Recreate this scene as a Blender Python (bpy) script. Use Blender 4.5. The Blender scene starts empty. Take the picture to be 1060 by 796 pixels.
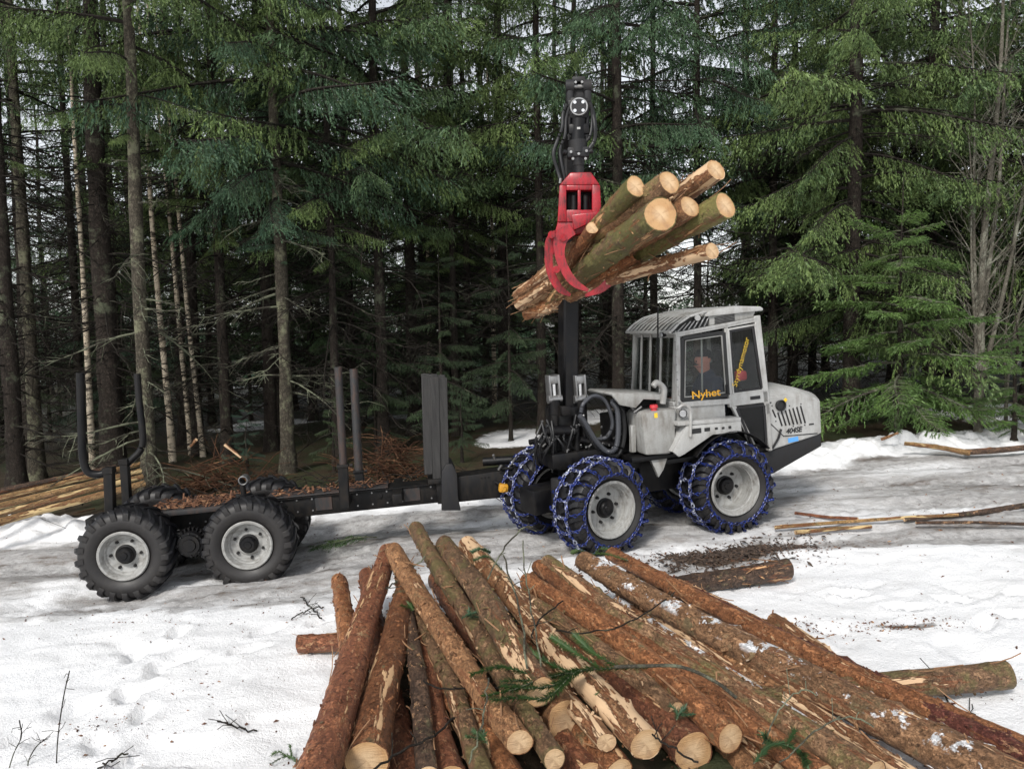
import bpy, bmesh, math, random
import numpy as np
from mathutils import Vector, Matrix
C = bpy.context.scene.collection
SC = bpy.context.scene
PI = math.pi
rad = math.radians

# ------------------------------------------------------------------ camera
CAM_H, F_PX, PITCH, ROLL = 2.57, 830.0, rad(4.0), rad(1.0)
_f = np.array([0, math.cos(PITCH), -math.sin(PITCH)])
_u0 = np.array([0, math.sin(PITCH), math.cos(PITCH)])
_r0 = np.array([1.0, 0, 0])
_r = math.cos(ROLL) * _r0 - math.sin(ROLL) * _u0
_u = math.sin(ROLL) * _r0 + math.cos(ROLL) * _u0
CP = np.array([0, 0, CAM_H])
cam_d = bpy.data.cameras.new('camera')
cam = bpy.data.objects.new('camera', cam_d)
C.objects.link(cam)
SC.camera = cam
cam_d.sensor_width = 36.0
cam_d.lens = F_PX * 36.0 / 1060.0
cam_d.clip_start = 0.1
cam_d.clip_end = 2000.0
cam.matrix_world = Matrix(((_r[0], _u[0], -_f[0], 0), (_r[1], _u[1], -_f[1], 0), (_r[2], _u[2], -_f[2], CAM_H), (0, 0, 0, 1)))


def ray(u, v):
    return (u - 530) / F_PX * _r - (v - 398) / F_PX * _u + _f


def at(u, v, y):
    """world point at distance y ahead of the camera that was measured at (u, v) in the photograph"""
    d = ray(u, v)
    return CP + d * (y / d[1])


# ------------------------------------------------------------------ light
SUN_EL, SUN_AZ = rad(42), rad(205)      # azimuth clockwise from +Y: behind the camera, to the left
world = bpy.data.worlds.new('World')
SC.world = world
world.use_nodes = True
wn, wl = world.node_tree.nodes, world.node_tree.links
sky = wn.new('ShaderNodeTexSky')
sky.sky_type = 'NISHITA'
sky.sun_disc = False
sky.sun_elevation = SUN_EL
sky.sun_rotation = SUN_AZ
sky.air_density = 1.0
sky.dust_density = 1.0
hs = wn.new('ShaderNodeHueSaturation')
hs.inputs['Saturation'].default_value = 0.22
wl.new(sky.outputs[0], hs.inputs['Color'])
bg = wn['Background']
bg.inputs['Strength'].default_value = 0.10
wl.new(hs.outputs[0], bg.inputs['Color'])
sun_d = bpy.data.lights.new('sun', 'SUN')
sun_d.energy = 1.5
sun_d.angle = rad(12)
sun_d.color = (1.0, 0.96, 0.9)
sun = bpy.data.objects.new('sun', sun_d)
C.objects.link(sun)
_sd = Vector((math.sin(SUN_AZ) * math.cos(SUN_EL), math.cos(SUN_AZ) * math.cos(SUN_EL), math.sin(SUN_EL)))
sun.rotation_euler = (-_sd).to_track_quat('-Z', 'Y').to_euler()
SC.view_settings.view_transform = 'Standard'
SC.view_settings.look = 'None'
SC.view_settings.exposure = 1.0
SC.view_settings.gamma = 1.0
SC.cycles.max_bounces = 6
SC.cycles.diffuse_bounces = 3
SC.cycles.glossy_bounces = 3
SC.cycles.transparent_max_bounces = 12
SC.cycles.use_denoising = True

# ------------------------------------------------------------------ helpers
rng = np.random.default_rng(7)
random.seed(7)


def tag(o, label=None, cat=None, group=None, kind=None):
    if label: o['label'] = label
    if cat: o['category'] = cat
    if group: o['group'] = group
    if kind: o['kind'] = kind
    return o


def empty(name, loc=(0, 0, 0), rz=0.0):
    o = bpy.data.objects.new(name, None)
    C.objects.link(o)
    o.location = loc
    o.rotation_euler = (0, 0, rz)
    o.empty_display_size = 0.2
    return o


def link(name, me, parent=None, mats=()):
    for m in mats:
        me.materials.append(m)
    o = bpy.data.objects.new(name, me)
    C.objects.link(o)
    if parent is not None:
        o.parent = parent
    return o


def np_mesh(name, V, Fc, mi=None, smooth=False):
    """V (n,3), Fc (m,3|4) arrays -> mesh"""
    V = np.asarray(V, np.float32)
    Fc = np.asarray(Fc, np.int32)
    k = Fc.shape[1]
    me = bpy.data.meshes.new(name)
    me.vertices.add(len(V)); me.vertices.foreach_set('co', V.ravel())
    me.loops.add(Fc.size); me.loops.foreach_set('vertex_index', Fc.ravel())
    me.polygons.add(len(Fc))
    me.polygons.foreach_set('loop_start', np.arange(0, Fc.size, k, dtype=np.int32))
    if mi is not None:
        me.polygons.foreach_set('material_index', np.asarray(mi, np.int32))
    me.polygons.foreach_set('use_smooth', np.full(len(Fc), smooth))
    me.update(calc_edges=True)
    return me


def bm_mesh(name, bm, smooth=False):
    me = bpy.data.meshes.new(name)
    bmesh.ops.recalc_face_normals(bm, faces=bm.faces)
    bm.to_mesh(me)
    bm.free()
    if smooth:
        me.polygons.foreach_set('use_smooth', np.ones(len(me.polygons), bool))
        me.set_sharp_from_angle(angle=rad(38))
    return me


# value noise in numpy
_perm = np.random.default_rng(3).random((64, 64)).astype(np.float64)


def vnoise(x, y):
    xi = np.floor(x).astype(int); yi = np.floor(y).astype(int)
    fx = x - xi; fy = y - yi
    fx = fx * fx * (3 - 2 * fx); fy = fy * fy * (3 - 2 * fy)
    g = lambda a, b: _perm[a % 64, b % 64]
    return (g(xi, yi) * (1 - fx) + g(xi + 1, yi) * fx) * (1 - fy) + (g(xi, yi + 1) * (1 - fx) + g(xi + 1, yi + 1) * fx) * fy


def fbm(x, y, o=4):
    s = 0; a = 0.5
    for i in range(o):
        s = s + a * (vnoise(x * 2 ** i + 17 * i, y * 2 ** i + 31 * i) - 0.5)
        a *= 0.5
    return s


# ------------------------------------------------------------------ materials
def sm(e0, e1, x):
    t = np.clip((x - e0) / (e1 - e0), 0, 1)
    return t * t * (3 - 2 * t)


class Mat:
    """tiny node-graph writer"""
    def __init__(s, name):
        s.m = bpy.data.materials.new(name)
        s.m.use_nodes = True
        s.n, s.l = s.m.node_tree.nodes, s.m.node_tree.links
        s.p = s.n['Principled BSDF']
        s.tc = None

    def coord(s, which='Object'):
        if s.tc is None:
            s.tc = s.n.new('ShaderNodeTexCoord')
        return s.tc.outputs[which]

    def mapping(s, src, scale=(1, 1, 1), loc=(0, 0, 0)):
        q = s.n.new('ShaderNodeMapping')
        q.inputs['Scale'].default_value = scale
        q.inputs['Location'].default_value = loc
        s.l.new(src, q.inputs['Vector'])
        return q.outputs[0]

    def noise(s, vec, scale=5, detail=4, rough=0.55, dist=0.0, fac=True):
        q = s.n.new('ShaderNodeTexNoise')
        q.inputs['Scale'].default_value = scale
        q.inputs['Detail'].default_value = detail
        q.inputs['Roughness'].default_value = rough
        q.inputs['Distortion'].default_value = dist
        s.l.new(vec, q.inputs['Vector'])
        return q.outputs[0 if fac else 1]

    def voro(s, vec, scale=5, feature='F1', out=0, rnd=1.0):
        q = s.n.new('ShaderNodeTexVoronoi')
        q.feature = feature
        q.inputs['Scale'].default_value = scale
        q.inputs['Randomness'].default_value = rnd
        s.l.new(vec, q.inputs['Vector'])
        return q.outputs[out]

    def ramp(s, fac, stops, interp='LINEAR'):
        q = s.n.new('ShaderNodeValToRGB')
        q.color_ramp.interpolation = interp
        e = q.color_ramp.elements
        while len(e) < len(stops):
            e.new(0.5)
        for i, (p, c) in enumerate(stops):
            e[i].position = p
            c = (c, c, c) if isinstance(c, (int, float)) else c
            e[i].color = (*c[:3], 1)
        s.l.new(fac, q.inputs[0])
        return q.outputs[0]

    def mix(s, fac, a, b, mode='MIX'):
        q = s.n.new('ShaderNodeMix')
        q.data_type = 'RGBA'
        q.blend_type = mode
        for sock, val in ((q.inputs[0], fac), (q.inputs[6], a), (q.inputs[7], b)):
            if isinstance(val, (int, float)):
                sock.default_value = val
            elif isinstance(val, tuple):
                sock.default_value = (*val[:3], 1)
            else:
                s.l.new(val, sock)
        return q.outputs[2]

    def math(s, op, a, b=0.0, c=None, clamp=False):
        q = s.n.new('ShaderNodeMath')
        q.operation = op
        q.use_clamp = clamp
        for i, v in enumerate((a, b, c)):
            if v is None:
                continue
            if isinstance(v, (int, float)):
                q.inputs[i].default_value = v
            else:
                s.l.new(v, q.inputs[i])
        return q.outputs[0]

    def attr(s, name):
        q = s.n.new('ShaderNodeAttribute')
        q.attribute_name = name
        return q.outputs['Fac']

    def rand(s):
        q = s.n.new('ShaderNodeObjectInfo')
        return q.outputs['Random']

    def bump(s, h, strength=0.3, dist=0.02):
        q = s.n.new('ShaderNodeBump')
        q.inputs['Strength'].default_value = strength
        q.inputs['Distance'].default_value = dist
        s.l.new(h, q.inputs['Height'])
        s.l.new(q.outputs[0], s.p.inputs['Normal'])

    def set(s, col=None, rough=0.6, metal=0.0, spec=0.5, **kw):
        for k, v in (('Base Color', col), ('Roughness', rough), ('Metallic', metal), ('Specular IOR Level', spec)):
            if v is None:
                continue
            if isinstance(v, tuple):
                s.p.inputs[k].default_value = (*v[:3], 1)
            elif isinstance(v, (int, float)):
                s.p.inputs[k].default_value = v
            else:
                s.l.new(v, s.p.inputs[k])
        for k, v in kw.items():
            s.p.inputs[k].default_value = v
        return s.m


def dirty(name, col, dirt=(0.09, 0.07, 0.05), amt=0.5, rough=0.45, metal=0.0, scale=6, spec=0.5, grain=0.15):
    """paint or steel with grime in patches, speckles and scuffs"""
    k = Mat(name)
    co = k.coord()
    n1 = k.noise(co, scale, 6, 0.65)
    n2 = k.noise(k.mapping(co, (1, 1, 0.25)), scale * 4, 4, 0.6)
    f = k.ramp(k.math('MULTIPLY', n1, n2), [(0.2, 0.0), (0.42, 1.0)])
    f = k.math('MULTIPLY', f, amt)
    base = k.mix(grain, col, k.mix(k.noise(co, 60, 3), (0, 0, 0), (1, 1, 1)), 'OVERLAY')
    c = k.mix(f, base, dirt)
    r = k.math('ADD', k.math('MULTIPLY', f, 0.4), k.math('MULTIPLY_ADD', k.noise(co, scale * 3, 4), 0.25, rough - 0.12))
    k.bump(k.noise(co, 90, 3), 0.08, 0.004)
    return k.set(c, r, metal, spec)


# snow ground with litter and slush
def ground_mat():
    k = Mat('snow_and_slush')
    co = k.coord('Object')
    dirt, litter = k.attr('dirt'), k.attr('litter')
    st = k.mapping(co, (0.35, 1.6, 1.0))
    n_st = k.noise(st, 2.2, 8, 0.7)
    n_f = k.noise(co, 9, 8, 0.72)
    n_s = k.noise(co, 38, 4, 0.7)
    snow = k.mix(k.noise(co, 1.3, 5), (0.82, 0.83, 0.85), (0.91, 0.91, 0.91))
    snow = k.mix(k.ramp(n_s, [(0.62, 0.0), (0.8, 0.5)]), snow, (0.62, 0.6, 0.58))
    slush = k.mix(k.ramp(n_f, [(0.35, 0.0), (0.65, 1.0)]), (0.25, 0.24, 0.235), (0.60, 0.595, 0.59))
    mud = k.mix(k.ramp(k.math('ADD', k.math('MULTIPLY', n_s, 0.6), k.math('MULTIPLY', n_f, 0.4)), [(0.38, 0.0), (0.64, 1.0)]), (0.03, 0.022, 0.017), (0.15, 0.11, 0.08))
    d = k.math('MULTIPLY', k.math('ADD', n_st, k.math('MULTIPLY', n_f, 0.5)), dirt)
    c = k.mix(k.ramp(d, [(0.34, 0.0), (0.60, 1.0)]), snow, slush)
    mudf = k.math('MULTIPLY', k.ramp(k.math('ADD', k.math('MULTIPLY', n_st, 0.6), k.math('MULTIPLY', n_f, 0.4)), [(0.5, 0.0), (0.6, 1.0)]), k.ramp(dirt, [(0.35, 0.0), (0.9, 0.85)]))
    mudf = k.math('MAXIMUM', mudf, k.ramp(k.math('MULTIPLY', dirt, 0.5), [(0.62, 0.0), (0.8, 1.0)]))
    c = k.mix(mudf, c, mud)
    # needles, bark crumbs on the snow
    sp = k.voro(co, 26, 'F1', 0)
    spk = k.math('MULTIPLY', k.ramp(sp, [(0.1, 1.0), (0.2, 0.0)]), k.ramp(k.noise(co, 2.1, 3), [(0.5, 0.0), (0.7, 0.75)]))
    c = k.mix(spk, c, (0.13, 0.085, 0.055))
    # forest floor
    floor = k.mix(k.noise(co, 14, 6, 0.7), (0.012, 0.011, 0.007), (0.075, 0.05, 0.028))
    floor = k.mix(k.ramp(k.noise(co, 1.7, 4), [(0.45, 0.0), (0.6, 0.8)]), floor, (0.03, 0.042, 0.016))
    lf = k.math('ADD', litter, k.math('MULTIPLY', k.math('SUBTRACT', n_f, 0.5), 0.7))
    c = k.mix(k.ramp(lf, [(0.45, 0.0), (0.58, 1.0)]), c, floor)
    h = k.math('ADD', k.math('MULTIPLY', n_f, 0.6), k.math('MULTIPLY', n_s, 0.5))
    k.bump(k.math('ADD', h, k.math('MULTIPLY', k.noise(co, 120, 3, 0.7), 0.25)), 0.75, 0.035)
    return k.set(c, k.math('MULTIPLY_ADD', n_f, -0.3, 0.75), 0, 0.35)


def needle_mat(name, dark, light, hue=None):
    k = Mat(name)
    co = k.coord('Object')
    a = k.noise(co, 1.4, 3, 0.6)
    b = k.noise(co, 14, 3, 0.7)
    f = k.math('ADD', k.math('MULTIPLY', a, 0.7), k.math('MULTIPLY', b, 0.5))
    c = k.mix(k.ramp(f, [(0.4, 0.0), (0.8, 1.0)]), dark, light)
    rv = k.rand()
    c = k.mix(k.ramp(rv, [(0.0, 0.7), (0.5, 0.0)]), c, (0.035, 0.085, 0.06))
    c = k.mix(k.ramp(rv, [(0.6, 0.0), (1.0, 0.3)]), c, (0.12, 0.16, 0.045))
    c = k.mix(k.ramp(k.noise(co, 6, 2), [(0.66, 0.0), (0.8, 0.55)]), c, (0.16, 0.14, 0.045))
    return k.set(c, 0.55, 0, 0.4)


M_GROUND = ground_mat()
M_NEEDLE = needle_mat('spruce_needles', (0.04, 0.085, 0.034), (0.18, 0.25, 0.075))
M_NEEDLE_D = needle_mat('dull_shade_tinted_needles', (0.022, 0.045, 0.022), (0.07, 0.105, 0.045))  # small spruces: duller needles, with the wood's shade put into their colour
M_SPRIG = needle_mat('fresh_spruce_twig', (0.018, 0.048, 0.012), (0.06, 0.115, 0.028))
M_NEEDLE_Y = needle_mat('young_spruce_needles', (0.03, 0.08, 0.02), (0.125, 0.215, 0.05))


def bark_mat(name, a, b, lichen, lam, vscale=18):
    k = Mat(name)
    co = k.coord('Object')
    wv = k.n.new('ShaderNodeVectorMath'); wv.operation = 'ADD'
    sc_ = k.n.new('ShaderNodeVectorMath'); sc_.operation = 'SCALE'; sc_.inputs['Scale'].default_value = 0.12
    k.l.new(k.noise(co, 11, 4, 0.7, fac=False), sc_.inputs[0]); k.l.new(sc_.outputs[0], wv.inputs[1]); k.l.new(k.mapping(co, (1, 1, 0.4)), wv.inputs[0])
    v = k.voro(wv.outputs[0], vscale * 1.9, 'DISTANCE_TO_EDGE')
    n = k.noise(co, 9, 6, 0.7)
    c = k.mix(k.math('MULTIPLY', k.ramp(v, [(0.0, 0.0), (0.16, 1.0)]), k.ramp(k.noise(co, 24, 4, 0.7), [(0.35, 0.25), (0.65, 1.0)])), a, b)
    c = k.mix(k.ramp(n, [(0.3, 0.55), (0.7, 0.0)]), c, a)
    c = k.mix(k.ramp(k.noise(co, 3.2, 6, 0.75), [(0.62 - lam * 0.4, 0.0), (0.72 - lam * 0.4, 0.9)]), c, lichen)
    k.bump(k.math('ADD', k.ramp(v, [(0, 0.0), (0.2, 1.0)]), n), 0.6, 0.03)
    return k.set(c, 0.9, 0, 0.2)


M_BARK_DARK = bark_mat('dark_spruce_bark', (0.02, 0.016, 0.013), (0.07, 0.055, 0.045), (0.11, 0.12, 0.08), 0.2)
M_BARK_LICHEN = bark_mat('lichen_covered_bark', (0.035, 0.03, 0.022), (0.15, 0.13, 0.1), (0.2, 0.2, 0.13), 0.28)
M_TWIG = bark_mat('dead_twig_bark', (0.015, 0.012, 0.01), (0.05, 0.042, 0.034), (0.11, 0.115, 0.08), 0.2, 40)
M_TWIG_LICHEN = bark_mat('lichen_twig', (0.05, 0.045, 0.035), (0.13, 0.125, 0.095), (0.22, 0.235, 0.16), 0.4, 40)


def birch_mat():
    k = Mat('birch_bark')
    co = k.coord('Object')
    n = k.noise(k.mapping(co, (1, 1, 3.5)), 5, 5, 0.7)
    c = k.mix(k.noise(co, 3, 4), (0.55, 0.42, 0.27), (0.72, 0.66, 0.54))
    c = k.mix(k.ramp(n, [(0.5, 0.0), (0.6, 0.95)]), c, (0.05, 0.04, 0.03))
    k.bump(n, 0.3, 0.01)
    return k.set(c, 0.75, 0, 0.3)


M_BIRCH = birch_mat()
M_GREYWOOD = bark_mat('grey_sapling_bark', (0.1, 0.09, 0.07), (0.24, 0.22, 0.18), (0.3, 0.3, 0.24), 0.3, 25)

# ------------------------------------------------------------------ ground
def smooth_ramp(x, a, b):
    return sm(a, b, x)


def base_h(x, y):
    xs = 12 * np.tanh(x / 12)
    h = 0.03 + 0.06 * (xs + 3.76)
    h = h - 0.10 * np.exp(-((x - 0.95) ** 2 / 0.5 + (y - 7.9) ** 2 / 0.9)) * 0.6
    edge = 10.4 + 0.10 * (x + 3)
    edge = np.where(x < 2.5, edge, edge + 0.55 * (x - 2.5) * np.exp(-np.abs(x - 5) / 6) * 0.3)
    h = h + 0.28 * sm(0, 1.6, y - edge) + 0.01 * np.clip(y - 13, 0, 60)
    return h, edge


_fr = random.Random(4)
FOOT = []
for (sx0, sy0, ex0, ey0, n0) in ((-3.4, 4.6, -1.7, 6.6, 8), (-2.2, 4.0, -2.9, 6.4, 8), (2.6, 6.2, 4.6, 5.2, 7), (3.4, 5.4, 5.5, 7.4, 9)):
    for i in range(n0):
        t = i / (n0 - 1); a = math.atan2(ey0 - sy0, ex0 - sx0); o = 0.11 * (-1) ** i
        FOOT.append((sx0 + (ex0 - sx0) * t - math.sin(a) * o + _fr.gauss(0, .03), sy0 + (ey0 - sy0) * t + math.cos(a) * o + _fr.gauss(0, .03), a + _fr.gauss(0, .15)))


def ground_h(x, y):
    x = np.asarray(x, float); y = np.asarray(y, float)
    h, edge = base_h(x, y)
    # ploughed bank of lumpy snow at the forest edge
    w = np.exp(-((y - edge - 0.35) / 0.34) ** 2) * (0.35 + 0.9 * np.clip(vnoise(x * 0.9 + 5, y * 0.9) , 0, 1))
    lump = np.abs(fbm(x * 4.3, y * 4.3, 3)) * 2
    h = h + w * (0.12 + 0.32 * lump)
    h = h + 0.05 * fbm(x * 0.8, y * 0.8, 3) * 2
    h = h + 0.05 * np.abs(fbm(x * 3.5, y * 3.5, 4)) + 0.03 * fbm(x * 13, y * 13, 2)
    # the track behind and under the machine
    road = sm(6.9, 7.5, y + 0.05 * x * 0) * sm(edge + 0.2, edge - 0.3, y)
    rut = np.sin((y + 0.13 * x + 0.35 * fbm(x * 0.3, y * 0.3, 2)) * 5.2)
    tread = np.sin(x * 34 + 6 * np.sin(y * 9)) * sm(0.1, 0.7, -rut)
    h = h + road * (0.035 * rut + 0.09 * fbm(x * 1.1, y * 6, 4) + 0.010 * tread)
    # where the tyres have settled into the packed snow
    for wx, wy, dz in ((-3.85, 7.9, -0.115), (-2.68, 8.05, -0.11), (-3.98, 8.98, -0.03), (-2.80, 9.13, -0.11), (0.90, 7.98, 0.07), (0.37, 8.9, 0.02), (2.28, 8.45, -0.02)):
        h = h + dz * np.exp(-((x - wx) / 0.62) ** 2 - ((y - wy) / 0.5) ** 2)
    # footprints in front
    near = sm(7.0, 6.0, y)
    fp = vnoise(x * 3.1 + 40, y * 3.1 + 9)
    h = h - near * 0.04 * sm(0.74, 0.84, fp)
    for fx, fy, fa in FOOT:        # boot prints
        u_ = (x - fx) * math.cos(fa) + (y - fy) * math.sin(fa); v_ = -(x - fx) * math.sin(fa) + (y - fy) * math.cos(fa)
        h = h - 0.05 * sm(1.25, 0.75, np.sqrt((u_ / 0.15) ** 2 + (v_ / 0.06) ** 2)) + 0.014 * np.exp(-((np.sqrt((u_ / 0.17) ** 2 + (v_ / 0.08) ** 2) - 1.15) / 0.25) ** 2)
    return h


def axis(lo, hi, step, far, grow=1.25):
    a = list(np.arange(lo, hi, step))
    s = step; p = a[-1]
    while p < far[1]:
        s = min(s * grow, 60); p += s; a.append(p)
    s = step; p = a[0]; pre = []
    while p > far[0]:
        s = min(s * grow, 60); p -= s; pre.append(p)
    return np.array(pre[::-1] + a)


gx = axis(-7.5, 8.5, 0.045, (-400, 400), 1.12)
gy = axis(3.2, 13.2, 0.04, (-30, 900), 1.12)
GX, GY = np.meshgrid(gx, gy)
GZ = ground_h(GX, GY)
nx, ny = len(gx), len(gy)
idx = np.arange(nx * ny).reshape(ny, nx)
quads = np.stack([idx[:-1, :-1], idx[:-1, 1:], idx[1:, 1:], idx[1:, :-1]], -1).reshape(-1, 4)
me = np_mesh('ground', np.stack([GX, GY, GZ], -1).reshape(-1, 3), quads, smooth=True)
_, EDGE = base_h(GX, GY)
wob = 0.5 * fbm(GX * 0.7, GY * 0.7, 3)
wob2 = wob * 1.6 + 1.3 * fbm(GX * 1.7 + 7, GY * 1.7, 4) + 0.5 * fbm(GX * 6, GY * 6, 3)
track = sm(6.3, 8.3, GY + wob2 + 0.06 * GX) * sm(0.15, -0.55, GY - EDGE + wob2 * 0.6)
dirt = track * (0.30 + 1.05 * vnoise(GX * 0.55, GY * 2.1))
dirt = dirt * np.where(GX > 2.6, 0.9, 1.0)
dirt = dirt + 0.12 * sm(6.4, 7.2, GY) * sm(0.3, -0.2, GY - EDGE)
dpatch = np.exp(-(((GX - 2.10) / 0.62) ** 2 + ((GY - 7.50 - 0.30 * (GX - 2.10)) / 0.32) ** 2))
dpatch = np.maximum(dpatch, 0.8 * np.exp(-(((GX - 2.75) / 0.28) ** 2 + ((GY - 5.55 + 0.1 * (GX - 2.75)) / 0.07) ** 2)))
dirt = np.clip(dirt + 2.4 * sm(0.25, 0.8, dpatch + 0.5 * fbm(GX * 5, GY * 5, 3)), 0, 2)
litter = sm(0.55, 1.0, GY - EDGE + 0.4 * wob) * (0.85 - 0.5 * sm(0.72, 0.9, vnoise(GX * 0.45 + 9, GY * 0.35)))
# needles and bark under the pile
tp = np.clip((GY - 3.2) / 3.4, 0, 1)
under = sm(-1.25 - 0.2 * tp, -0.95 - 0.2 * tp, GX + 0.2 * wob) * sm(2.35 - 1.5 * tp, 1.9 - 1.5 * tp, GX) * sm(6.75, 6.3, GY + 0.3 * wob)
litter = np.maximum(litter, under * 0.8)
for nm, arr in (('dirt', dirt), ('litter', litter)):
    at_ = me.attributes.new(nm, 'FLOAT', 'POINT')
    at_.data.foreach_set('value', arr.ravel().astype(np.float32))
ground = link('ground', me, None, [M_GROUND])
tag(ground, 'trampled white snow with a grey slushy track and dark forest floor', 'ground', kind='structure')


def gz(x, y):
    return float(ground_h(np.array([x]), np.array([y]))[0])


# ------------------------------------------------------------------ vegetation
def tube_np(path, r, n=6):
    """path (k,3), r (k,) -> V,F of a tapered tube (quads)"""
    path = np.asarray(path, float); r = np.asarray(r, float)
    t = np.gradient(path, axis=0)
    t /= np.linalg.norm(t, axis=1)[:, None] + 1e-9
    ref = np.where(np.abs(t[:, 2:3]) > 0.9, np.array([[1.0, 0, 0]]), np.array([[0, 0, 1.0]]))
    a = np.cross(t, ref); a /= np.linalg.norm(a, axis=1)[:, None] + 1e-9
    b = np.cross(t, a)
    ang = np.linspace(0, 2 * PI, n, endpoint=False)
    V = path[:, None] + r[:, None, None] * (np.cos(ang)[None, :, None] * a[:, None] + np.sin(ang)[None, :, None] * b[:, None])
    k = len(path)
    i = np.arange(k * n).reshape(k, n)
    q = np.stack([i[:-1], np.roll(i[:-1], -1, 1), np.roll(i[1:], -1, 1), i[1:]], -1).reshape(-1, 4)
    return V.reshape(-1, 3), q


def join_np(parts):
    Vs, Fs, o = [], [], 0
    for V, q in parts:
        Vs.append(V); Fs.append(q + o); o += len(V)
    return np.concatenate(Vs), np.concatenate(Fs)


def bough(seed, L=2.0, dens=1.0, hang=0.5, lod=0):
    """one spruce limb along +X: returns needle tris (V,F) and wood quads (V,F)"""
    g = np.random.default_rng(seed)
    ns = 14
    s = np.linspace(0, 1, ns)
    sag = g.uniform(0.10, 0.3) * L
    P = np.stack([L * s, 0.05 * L * np.sin(s * 4 + g.uniform(0, 6)) * s, 0.10 * L * s - sag * s ** 2 * 1.5 + 0.6 * sag * s ** 4], -1)
    wood = [tube_np(P, np.linspace(0.020, 0.004, ns) * (L / 2 + 0.3), 4)]
    twigs = []                                   # (start, dir, length)
    step = (0.055 if lod == 0 else 0.15) / dens
    m = max(6, int(L / step))
    for i in range(m):
        u = 0.12 + 0.88 * (i + g.uniform(0, 1)) / m
        base = np.array([np.interp(u, s, P[:, j]) for j in range(3)])
        side = 1 if i % 2 else -1
        bl = (0.10 + 0.36 * L * (1 - u) ** 0.8 * (0.35 + u)) * g.uniform(0.55, 1.1)
        d = np.array([0.75, side * g.uniform(0.5, 1.0), g.uniform(-0.2, 0.1)])
        d /= np.linalg.norm(d)
        nb = 4
        q = np.linspace(0, 1, nb)
        bp = base + d * (bl * q)[:, None] + np.array([0, 0, -1.0]) * (hang * 0.55 * bl * q ** 2)[:, None]
        if lod == 0:
            wood.append(tube_np(bp, np.linspace(0.006, 0.002, nb), 3))
        tw = max(2, int(bl / (0.05 if lod == 0 else 0.13)))
        for j in range(tw):
            w = (j + g.uniform(0, 1)) / tw
            o = np.array([np.interp(w, q, bp[:, c]) for c in range(3)])
            dd = np.array([d[0] * 0.7 + g.normal(0, 0.3), d[1] * 0.6 + g.normal(0, 0.45), -hang * g.uniform(0.5, 2.2) + g.normal(0, .15)])
            dd /= np.linalg.norm(dd)
            twigs.append((o, dd, (0.07 + 0.14 * g.uniform(0, 1) ** 1.5 * (1 + hang)) * (1.0 if lod == 0 else 1.9)))
        twigs.append((bp[-1], (bp[-1] - bp[-2]) / (np.linalg.norm(bp[-1] - bp[-2]) + 1e-9), 0.12))
    twigs.append((P[-1], np.array([0.9, 0, 0.1]), 0.18))
    O = np.array([t[0] for t in twigs]); D = np.array([t[1] for t in twigs]); LN = np.array([t[2] for t in twigs])
    per = 5 if lod == 0 else 2
    V, k = [], 0
    nl = 0.045 if lod == 0 else 0.13
    nw = 0.0085 if lod == 0 else 0.032
    for c in range(per):
        f = (c + 0.3) / per
        cen = O + D * (LN * f)[:, None]
        for sgn in (-1, 1):
            a = g.normal(0, 1, (len(O), 3)); a -= (a * D).sum(1)[:, None] * D
            a /= np.linalg.norm(a, axis=1)[:, None] + 1e-9
            tip = cen + (D * 0.8 + a * 0.62) * nl * g.uniform(0.7, 1.25, len(O))[:, None]
            b = np.cross(D, a)
            V.append(np.stack([cen - b * nw - D * 0.006, cen + b * nw - D * 0.006, tip], 1))
    V = np.concatenate(V).reshape(-1, 3)
    Fc = np.arange(len(V)).reshape(-1, 3)
    wV, wF = join_np(wood)
    return (V, Fc), (wV, wF)


BOUGHS = {}
for i in range(5):
    BOUGHS[('hang', 0, i)] = bough(100 + i, 2.0, 1.0, 1.25, 0)
    BOUGHS[('flat', 0, i)] = bough(200 + i, 1.4, 1.25, 0.32, 0)
for i in range(3):
    BOUGHS[('hang', 1, i)] = bough(300 + i, 2.0, 1.0, 1.1, 1)


def xf(V, scale, pitch, yaw, off, roll=0.0):
    cp, sp = math.cos(pitch), math.sin(pitch)
    cy, sy = math.cos(yaw), math.sin(yaw)
    cr, sr = math.cos(roll), math.sin(roll)
    X = np.array([[1, 0, 0], [0, cr, -sr], [0, sr, cr]])
    Y = np.array([[cp, 0, -sp], [0, 1, 0], [sp, 0, cp]])
    Z = np.array([[cy, -sy, 0], [sy, cy, 0], [0, 0, 1]])
    return (V * scale) @ (Z @ Y @ X).T + off


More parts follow.
